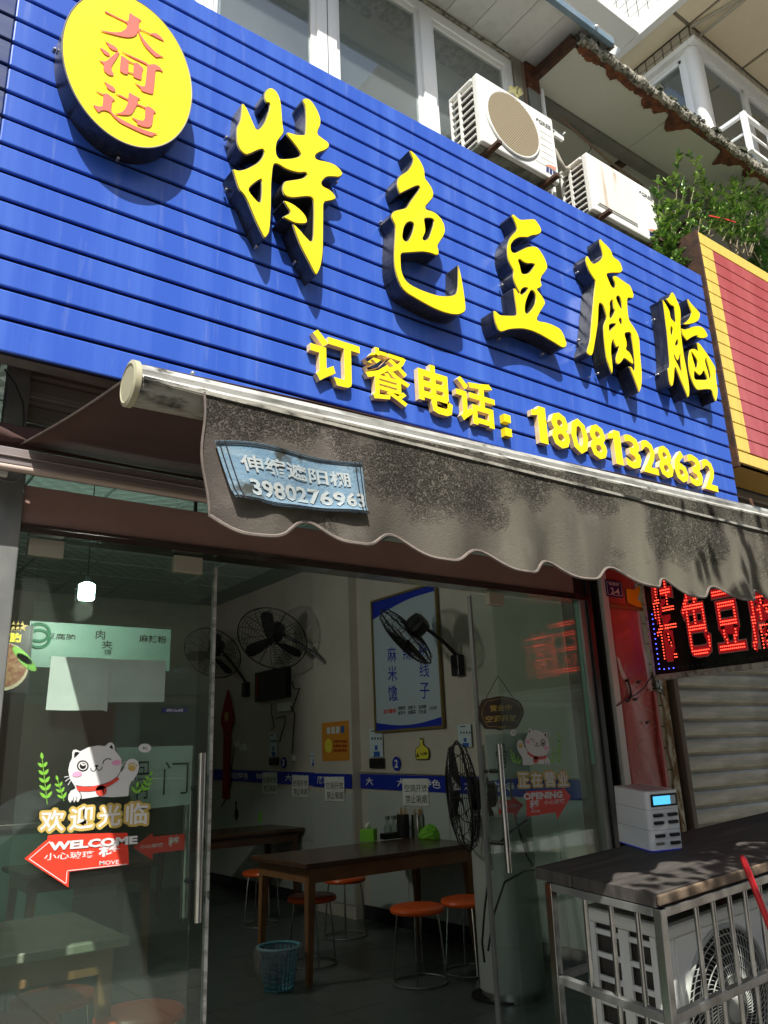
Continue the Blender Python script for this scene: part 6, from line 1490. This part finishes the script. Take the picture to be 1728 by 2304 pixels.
# ---- LED sign standing out from the wall
XLD = 3.90
c0 = at(1475, 1517, x=XLD); c1 = at(1728, 1490, x=XLD); ye_ = 1.45
led = thing('led_sign', 'black projecting LED sign with glowing red characters and a blue dotted border', 'LED sign', (XLD, c0.y, c0.z))
z0, z1 = (c0.z + c1.z) / 2, 2.40
MB().box(XLD + .002, XLD + .05, ye_, c0.y, z0, z1).build('panel', 'led_board', led)
MB().box(XLD - .006, XLD + .056, ye_, c0.y + .012, z0 - .03, z0).box(XLD - .006, XLD + .056, c0.y, c0.y + .012, z0, z1).box(XLD - .006, XLD + .056, ye_, c0.y + .012, z1, z1 + .03).build('frame', 'alu', led, bevel=.002)
from bisect import bisect
def inside(loops_tris, y, z):
    for t in loops_tris:
        (ax_, ay_), (bx__, by__), (cx__, cy__) = t
        d1 = (y - bx__) * (ay_ - by__) - (ax_ - bx__) * (z - by__); d2 = (y - cx__) * (by__ - cy__) - (bx__ - cx__) * (z - cy__); d3 = (y - ax_) * (cy__ - ay_) - (cx__ - ax_) * (z - ay_)
        if not (((d1 < 0) or (d2 < 0) or (d3 < 0)) and ((d1 > 0) or (d2 > 0) or (d3 > 0))): return True
    return False
for ch, x0_, x1_, yt, yb_ in (('特', 1484, 1540, 1302, 1492), ('色', 1547, 1610, 1308, 1483), ('豆', 1618, 1686, 1322, 1472), ('腐', 1694, 1790, 1322, 1470)):
    a, b, c = at(x0_, yb_, x=XLD), at(x1_, yb_, x=XLD), at(x0_, yt, x=XLD)
    zb_, zt_ = a.z, c.z; W_ = a.y - b.y; H_ = zt_ - zb_
    mb = MB(); fit_text(mb, ch, (XLD - .0005, a.y, zb_), W_, H_, Vector((0, -1, 0)), FZ, .046); o = mb.build('outline', 'led_outline', led)
    mb = MB(); fit_text(mb, ch, (XLD - .0020, a.y - .003, zb_ + .003), W_ - .006, H_ - .006, Vector((0, -1, 0)), FZ, .034); mb.build('character', 'led_red_face', led)
    me = text_mesh(ch, 1, 0, -.003); bx0, bx1, by0, by1 = bounds(me); me.calc_loop_triangles()
    tris = [[(me.vertices[i].co.x, me.vertices[i].co.y) for i in t.vertices] for t in me.loop_triangles]
    mb = MB(); ny, nz = int(W_ / .0135), int(H_ / .0175); r = random.Random(3)
    for i in range(ny + 1):
        for j in range(nz + 1):
            u, v = (i + .5) / (ny + 1), (j + .5) / (nz + 1)
            if inside(tris, bx0 + (bx1 - bx0) * u, by0 + (by1 - by0) * v):
                c_ = Vector((XLD - .003, a.y - .012 - (W_ - .024) * u, zb_ + .012 + (H_ - .024) * v)); mb.lathe([(.0034, 0), (.0026, .003), (0, .004)], c_, 6, (-1, 0, 0))
    bpy.data.meshes.remove(me); mb.build('led_dots', 'led_red', led, kind='stuff')
def dots(pts, m): 
    mb = MB()
    for y, z in pts: mb.lathe([(.0032, 0), (.0024, .003), (0, .004)], (XLD + .001, y, z), 6, (-1, 0, 0))
    mb.build('border_dots', m, led, kind='stuff')
dots([(c0.y - .03, z0 + .03 + k * .028) for k in range(12)] + [(c0.y - .03 - .03 * k, z0 + .026) for k in range(1, 4)], 'led_blue')
dots([(c0.y - .15 - .03 * k, z0 + .026) for k in range(25)], 'led_off')
MB().tube([(XLD + .03, 2.0, z1 + .02), (XLD + .03, 2.05, 2.65)], .008, 6).build('hanger', 'dark_rust', led)
# ---- closed shutter of the next shop
sh = thing('roller_shutter', 'closed cream roller shutter of the next shop behind the counter', 'roller shutter', (6, 2.9, 0))
pr_ = [(0, 0), (-.010, .006), (-.016, .02), (-.016, .070), (-.010, .082), (0, .088), (.004, .092), (0, .098)]
mb = MB(); n = len(pr_)
for x in (0, 4.4):
    for y, z in pr_: mb.v.append(Vector((x, y, z)))
for j in range(n - 1): mb.f.append((j, n + j, n + j + 1, j + 1)); mb.mi.append(0)
sl0 = mb.build('slat', 'shutter', sh, put=(4.17, 2.90, .0))
for k in range(1, 27): share(sl0, 'slat', Vector((4.17, 2.90, k * .098)) - sh.location)

# ================================================================== CAGE, COUNTER AND ITS AIR CONDITIONER (on sloping pavement)
tau = .085
wv = Vector((-.588 * tau, -.809 * tau, 1)).normalized(); uv = Vector((1, 0, .588 * tau)).normalized(); uv = (uv - wv * uv.dot(wv)).normalized(); vv = wv.cross(uv)
A0 = at(1474, 2012, z=.95)
BC = Matrix(((uv.x, vv.x, wv.x, A0.x), (uv.y, vv.y, wv.y, A0.y), (uv.z, vv.z, wv.z, A0.z), (0, 0, 0, 1)))
BI = BC.inverted()
def onc(px, py, lz=0.0):
    """local point of the counter frame on its plane at height lz"""
    c = Vector((px - CX, py - CY, F)); d = Vector((AX.dot(c), AY.dot(c), AZ.dot(c)))
    o = BC @ Vector((0, 0, lz)); t = (o - CAM).dot(wv) / d.dot(wv); return BI @ (CAM + d * t)
Bl = onc(1202, 1951); 
ct = thing('counter_board', 'dark weathered wooden board lying on the steel cage', 'board', tuple(BC @ Vector((.6, .4, -.04))))
dep = Bl.y; 
def board(y0, y1, x0a, x0b, name='plank'):
    P_ = [(x0a, y0), (2.0, y0), (2.0, y1), (x0b, y1)]
    mb = MB(); mb.join(poly_mesh([P_], extrude=.021), Matrix.Translation((0, 0, -.021))); o = mb.xf(BC).build(name, 'wood_old', ct, bevel=.010)
board(.0, dep * .66, 0, Bl.x * .66); board(dep * .664, dep, Bl.x * .664, Bl.x)
mb = MB().box(.0, 2.0, -.016, -.001, -.036, -.002); mb.xf(BC).build('front_lip', 'wood_edge', ct, bevel=.005)
cg = thing('steel_cage', 'stainless steel bar cage around an air conditioner, under the wooden board', 'cage', tuple(BC @ Vector((.5, .3, -.98))))
H0, H1 = -.98, -.046
ly = onc(1247, 1985, -.05).y; lx = 0.015; WXc = 1.45
def cb(mb, name, m='steel'): return mb.xf(BC).build(name, m, cg, bevel=.002)
zmid = -.33
# height of the middle rail from the photograph
for k in range(80):
    z = -.05 - k * .01; w_ = BC @ Vector((lx, 0, z)); c = w_ - CAM; X_, Y_, Z_ = c.dot(rt), c.dot(dn), c.dot(fw)
    if CY + F * Y_ / Z_ > 2292: zmid = z; break
for (x, y) in ((lx, 0), (lx + Bl.x * .9, ly), (WXc, 0), (WXc, ly)):
    cb(MB().box(x - .016, x + .016, y - .016, y + .016, H0, H1), 'post')
sk_ = Bl.x * .9
for z in (H1 - .014, zmid, H0 + .02):
    cb(MB().box(lx + .017, WXc - .017, -.014, .014, z - .014, z + .014), 'rail', 'steel_worn'); cb(MB().box(lx + sk_ + .017, WXc, ly - .012, ly + .012, z - .012, z + .012), 'rail', 'dull_steel')
    cb(MB().bar((lx, .017, z), (lx + sk_, ly - .017, z), .028, .028), 'rail', 'dull_steel')
fx_ = [onc(a, b, -.06).x for a, b in ((1517, 2018), (1562, 2004), (1600, 1994), (1637, 1985), (1675, 1976), (1712, 1966))]
stp = (fx_[-1] - fx_[0]) / 5
xs_ = [fx_[0] + stp * k for k in range(11)]
for x in xs_:
    if x < WXc - .05: cb(MB().tube([(x, 0, H0 + .03), (x, 0, H1 - .028)], .0095, 12), 'bar')
for f_ in (.19, .42, .66):
    cb(MB().tube([(lx + sk_ * f_, ly * f_, H0 + .03), (lx + sk_ * f_, ly * f_, H1 - .028)], .0095, 12), 'bar')
for f_ in (.2, .4, .6, .8): cb(MB().tube([(lx + sk_ + (WXc - lx - sk_) * f_, ly, H0 + .03), (lx + sk_ + (WXc - lx - sk_) * f_, ly, H1 - .028)], .0095, 10), 'bar')
# the caged unit
Kc = onc(1497, 2083, -.165); kx, ky = Kc.x + .0, max(Kc.y, .05)
ac = thing('air_conditioner', 'large dusty outdoor air conditioner with a round fan grille inside the steel cage', 'air conditioner', tuple(BC @ Vector((kx, ky, -.97))))
zt_, zb_ = -.165, -.93; wA, dA = .95, .36
def ab(mb, name, m='ac_clean', **k): return mb.xf(BC).build(name, m, ac, **k)
ab(MB().box(kx - .012, kx + wA + .012, ky - .012, ky + dA + .012, zt_ - .05, zt_), 'top_cover', 'ac_clean', bevel=.014)
ab(MB().box(kx - .0, kx + wA, ky, ky + dA, zt_ + .0006, zt_ + .004), 'dust', 'ac_underside')
# front panel with a round opening
fc = onc(1640, 2213, -.45); 
R2 = .272; cxl = kx + .345; czl = zt_ - .052 - .022 - R2
outer = [(kx + .05, zb_), (kx + wA, zb_), (kx + wA, zt_ - .052), (kx + .05, zt_ - .052)]
circ = [(cxl + R2 * math.cos(2 * PI * k / 56), czl + R2 * math.sin(2 * PI * k / 56)) for k in range(56)]
mb = MB(); mb.join(poly_mesh([outer, circ], extrude=.006), ROT_at(ky + .006)); ab(mb, 'front_panel', 'ac_clean')
ab(MB().box(kx, kx + .049, ky + .004, ky + .05, zb_, zt_ - .052), 'corner_trim', 'ac_clean', bevel=.006)
ab(MB().tube([(p[0], ky - .001, p[1]) for p in [(cxl + (R2 + .006) * math.cos(2 * PI * k / 56), czl + (R2 + .006) * math.sin(2 * PI * k / 56)) for k in range(56)]], .010, 8, closed=True), 'grille_ring', 'column_white', smooth=True)
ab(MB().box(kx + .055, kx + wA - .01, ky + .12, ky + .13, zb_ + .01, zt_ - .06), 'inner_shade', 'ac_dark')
mb = MB()
for k in range(66):
    a = 2 * PI * k / 66; pts = []
    for j in range(7):
        rr_ = .045 + (R2 - .045) * j / 6; aa = a + .55 * (j / 6) ** 1.3; pts.append((cxl + rr_ * math.cos(aa), ky - .014 * math.cos(j / 6 * PI / 2) - .004, czl + rr_ * math.sin(aa)))
    mb.tube(pts, .0017, 3)
for k in range(1, 7):
    rr_ = .045 + (R2 - .045) * k / 6.6; mb.tube([(cxl + rr_ * math.cos(2 * PI * j / 44), ky - .016 * math.cos(k / 6.6 * PI / 2) - .005, czl + rr_ * math.sin(2 * PI * j / 44)) for j in range(44)], .0022, 4, closed=True)
ab(mb, 'grille_wires', 'column_white', kind='stuff')
ab(MB().lathe([(.048, -.01), (.048, .012), (.04, .018), (0, .02)], (cxl, ky - .012, czl), 28, (0, -1, 0)), 'grille_hub', 'column_white', smooth=True)
for k in range(3):
    a = 2 * PI * k / 3 + .5; ab(MB().add([(cxl + .05 * math.cos(a), ky + .06, czl + .05 * math.sin(a)), (cxl + .22 * math.cos(a - .5), ky + .09, czl + .22 * math.sin(a - .5)), (cxl + .24 * math.cos(a), ky + .07, czl + .24 * math.sin(a)), (cxl + .22 * math.cos(a + .4), ky + .04, czl + .22 * math.sin(a + .4))], [(0, 1, 2), (0, 2, 3)]), 'fan_blade', 'ac_dark')
# left side: two columns of slots
for (a, b) in ((0, .04), (dA * .47, dA * .47 + .045), (dA - .035, dA)): ab(MB().box(kx, kx + .012, ky + a + .001 if a else ky + .051, ky + (b if a else .075), zb_, zt_ - .052), 'side_post', 'ac_clean')
for k in range(9):
    z = zb_ + .02 + k * .082
    ab(MB().box(kx + .0005, kx + .0115, ky + .076, ky + dA * .47, z, z + .018), 'side_rib', 'ac_clean'); ab(MB().box(kx + .0005, kx + .0115, ky + dA * .47 + .046, ky + dA - .036, z, z + .018), 'side_rib', 'ac_clean')
ab(MB().box(kx + .03, kx + .035, ky + .04, ky + dA - .01, zb_ + .01, zt_ - .06), 'coil', mat('coil', (.055, .048, .038), .7, col2=(.03, .026, .02), nscale=20, nstretch=(1, 6, 1)))
ab(MB().box(kx + wA * .82, kx + wA * .95, ky - .002, ky, zt_ - .30, zt_ - .12), 'blue_label', mat('label_sky', (.05, .30, .72), .4))
# rubbish lying on the unit
p_ = BC @ Vector((kx + .42, ky + .08, zt_ + .015)); r = random.Random(8)
mb = MB(); mb.lathe([(.05, -.01), (.07, .01), (.05, .03), (0, .035)], p_, 10); mb.v = [v + Vector((r.uniform(-.012, .012), r.uniform(-.012, .012), r.uniform(-.004, .008))) for v in mb.v]
tag(mb.build('red_bag', 'cat_red'), 'crumpled red bag lying on the caged air conditioner', 'bag')
tag(MB().tube([BC @ Vector((kx + .56, ky + .04, zt_ + .02)), BC @ Vector((kx + .68, ky + .06, zt_ + .02))], .018, 8).build('cloth_roll', 'grey_tile', smooth=True), 'grey cloth roll on the caged air conditioner', 'cloth roll')
tag(MB().tube([at(1669, 1926, y=A0.y - .10), at(1672, 1932, y=A0.y - .10), at(1750, 2130, y=A0.y - .16)], [.006, .0115, .0115], 10).build('red_pole', 'red_pole', smooth=True), 'thin red pole leaning against the front of the cage', 'pole')
# power bank station on the board
l0, f0, r0 = onc(1389, 1895), onc(1468, 1919), onc(1524, 1907)
pd = (f0 - l0); pd.z = 0; wl = pd.length; pu = pd.normalized(); pvv = Vector((-pu.y, pu.x, 0)); wr = (r0 - f0).length
if (r0 - f0).dot(pvv) < 0: pvv = -pvv
PBM = BC @ Matrix(((pu.x, pvv.x, 0, l0.x), (pu.y, pvv.y, 0, l0.y), (0, 0, 1, .002), (0, 0, 0, 1)))
hh = .235
pb = thing('power_bank_station', 'white power bank rental box with a blue screen on the wooden board', 'power bank station', tuple(BC @ l0))
def rrect(x0, x1, y0, y1, r_, n=5):
    o = []
    for cx_, cy_, a0 in ((x1 - r_, y1 - r_, 0), (x0 + r_, y1 - r_, PI / 2), (x0 + r_, y0 + r_, PI), (x1 - r_, y0 + r_, 1.5 * PI)):
        for k in range(n + 1): o.append((cx_ + r_ * math.cos(a0 + PI / 2 * k / n), cy_ + r_ * math.sin(a0 + PI / 2 * k / n)))
    return o
# in this frame x runs along the left face towards the front corner, the slot face is x = wl
for i, (a, b) in enumerate(((.004, hh * .345), (hh * .352, hh * .69), (hh * .697, hh))):
    mb = MB(); mb.join(poly_mesh([rrect(0, wl, 0, wr, .022)], extrude=(b - a) / 2), Matrix.Translation((0, 0, (a + b) / 2))); mb.xf(PBM).build('module', 'power_white', pb, smooth=True)
mb = MB(); mb.join(poly_mesh([rrect(.004, wl - .004, .004, wr - .004, .02)], extrude=.003), Matrix.Translation((0, 0, .002))); mb.xf(PBM).build('glow_base', mat('blue_glow', (.01, .012, .10), .4, emit=(.03, .05, 1), estr=.10), pb)
mb = MB(); mb.join(poly_mesh([rrect(.02, wl - .02, .02, wr - .02, .015)], extrude=.0008), Matrix.Translation((0, 0, hh + .0005))); mb.xf(PBM).build('top_panel', mat('pink_top', (.62, .52, .50), .25), pb)
MB().box(wl - .001, wl + .004, wr * .10, wr * .92, hh * .74, hh * .955).xf(PBM).build('screen_bezel', 'black_plastic', pb, bevel=.003)
MB().box(wl + .004, wl + .0052, wr * .17, wr * .70, hh * .775, hh * .92).xf(PBM).build('screen', 'screen_blue', pb)
MB().box(wl + .004, wl + .0052, wr * .70, wr * .86, hh * .775, hh * .92).xf(PBM).build('screen_end', 'notice_pale', pb)
for i, z in enumerate((.60, .475, .26, .125)):
    for j, y in enumerate((.27, .72)):
        if i == 3 and j == 0: MB().box(wl - .001, wl + .002, wr * (y - .13), wr * (y + .13), hh * (z - .025), hh * (z + .025)).xf(PBM).build('empty_slot', 'steel_worn', pb, bevel=.001); continue
        MB().box(wl - .001, wl + .012, wr * (y - .15), wr * (y + .15), hh * (z - .028), hh * (z + .028)).xf(PBM).build('power_bank', 'black_plastic', pb, bevel=.004)

# ================================================================== ACROSS THE STREET (seen in the glass)
ob = thing('opposite_building', 'beige building across the street mirrored in the door and window glass', 'building', (0, -13, 0))
MB().box(-22, 26, -14, -13, -.1, 9.5).build('wall', 'beige_wall', ob)
for i in range(13):
    for k in range(2):
        x = -20 + i * 3.5; z = 3.9 + k * 2.9
        f_ = MB().box(x, x + 1.7, -13.02, -12.98, z, z + 1.5).build('window', 'upvc', ob); MB().box(x + .08, x + .82, -12.975, -12.97, z + .08, z + 1.42).box(x + .88, x + 1.62, -12.975, -12.97, z + .08, z + 1.42).build('pane', 'bottle_dark', f_)
MB().box(-22, 26, -12.9, -12.6, 3.0, 3.5).build('ledge', 'concrete', ob)
for i in range(12):
    x = -20 + i * 3.8; MB().box(x, x + 3.2, -12.99, -12.95, -.1, 2.8).build('shop_shutter', 'shutter_grey' if i % 3 else 'red_panel', ob)
# parked car behind the camera, mirrored in the left door
pc = thing('parked_car', 'silver car mirrored in the lower part of the left glass door', 'car', (2.6, -2.05, -.14))
side = [(-2.1, .28), (-2.15, .62), (-2.0, .80), (-1.35, .92), (-.75, 1.36), (-.2, 1.46), (.7, 1.44), (1.35, 1.22), (1.75, .98), (2.15, .90), (2.22, .62), (2.2, .30), (1.72, .28), (1.64, .48), (1.4, .62), (1.14, .48), (1.06, .26), (-.98, .26), (-1.06, .48), (-1.3, .62), (-1.54, .48), (-1.62, .28)]
mb = MB(); mb.join(poly_mesh([smoothpts(side, 1, .15)], extrude=.80), Matrix.Translation((2.6, -2.05, -.14)) @ ROT); mb.build('body', 'car_silver', pc, bevel=.05, smooth=True)
for sy in (-1, 1):
    mb = MB(); mb.join(poly_mesh([[(-.62, .95), (-.30, 1.33), (.12, 1.38), (.12, .95)], [(.2, .95), (.2, 1.38), (.66, 1.35), (1.2, 1.12), (1.3, .97)]], extrude=.004), Matrix.Translation((2.6, -2.05 + sy * .803, -.14)) @ ROT); mb.build('window', 'bottle_dark', pc)
    for x in (-1.3, 1.4): MB().lathe([(.30, -.1), (.31, 0), (.30, .1)], (2.6 + x, -2.05 + sy * .70, .17), 28, (0, 1, 0)).build('wheel', 'tyre', pc)

# small tree added out of view, crown shaped to shade counter and pavement
tr = thing('added_shade_tree', 'small leafy tree added out of view at the kerb to shade the counter', 'tree', (3.2, -.9, -.14))
r = random.Random(31); tk = MB(); tk.tube([(3.2, -.9, -.14), (3.18, -.88, 1.2), (3.1, -.8, 2.4), (2.9, -.6, 3.1), (2.7, -.4, 3.7)], [.09, .075, .065, .05, .02], 10)
ends = []
for k in range(26):
    a = 2 * PI * k / 26; rr_ = r.uniform(.5, 1.9); e_ = Vector((2.75 + rr_ * math.cos(a), -.05 + rr_ * .34 * math.sin(a), 3.35 + r.uniform(-.42, .45)))
    s0 = Vector((3.0, -.7, 2.6 + r.uniform(0, .6))); tk.tube([s0, s0.lerp(e_, .5) + Vector((0, 0, .12)), e_], [.028, .018, .006], 6); ends.append((s0, e_))
tk.build('trunk', 'stem', tr, smooth=True)
lv = MB()
for s0, e_ in ends:
    for _ in range(520):
        f_ = r.uniform(.35, 1.05); c = s0.lerp(e_, f_) + Vector((r.gauss(0, .17), r.gauss(0, .14), r.gauss(0, .15)))
        if c.y > .70: continue
        if c.z - (1.45 - c.y) * 1.533 > 1.93 and c.x > .5 and r.random() < .82: continue
        lv.cur = r.random() < .4; d = Vector((r.uniform(-1, 1), r.uniform(-1, 1), r.uniform(-.7, .4))).normalized(); s_ = d.orthogonal().normalized(); w = r.uniform(.022, .034); L0 = r.uniform(.07, .11)
        lv.add([c, c + d * L0 * .5 + s_ * w, c + d * L0, c + d * L0 * .5 - s_ * w], [(0, 1, 2, 3)])
lv.mi = [int(i) for i in lv.mi]; lv.build('crown', ['leaf_dark', 'leaf_light'], tr, kind='stuff')
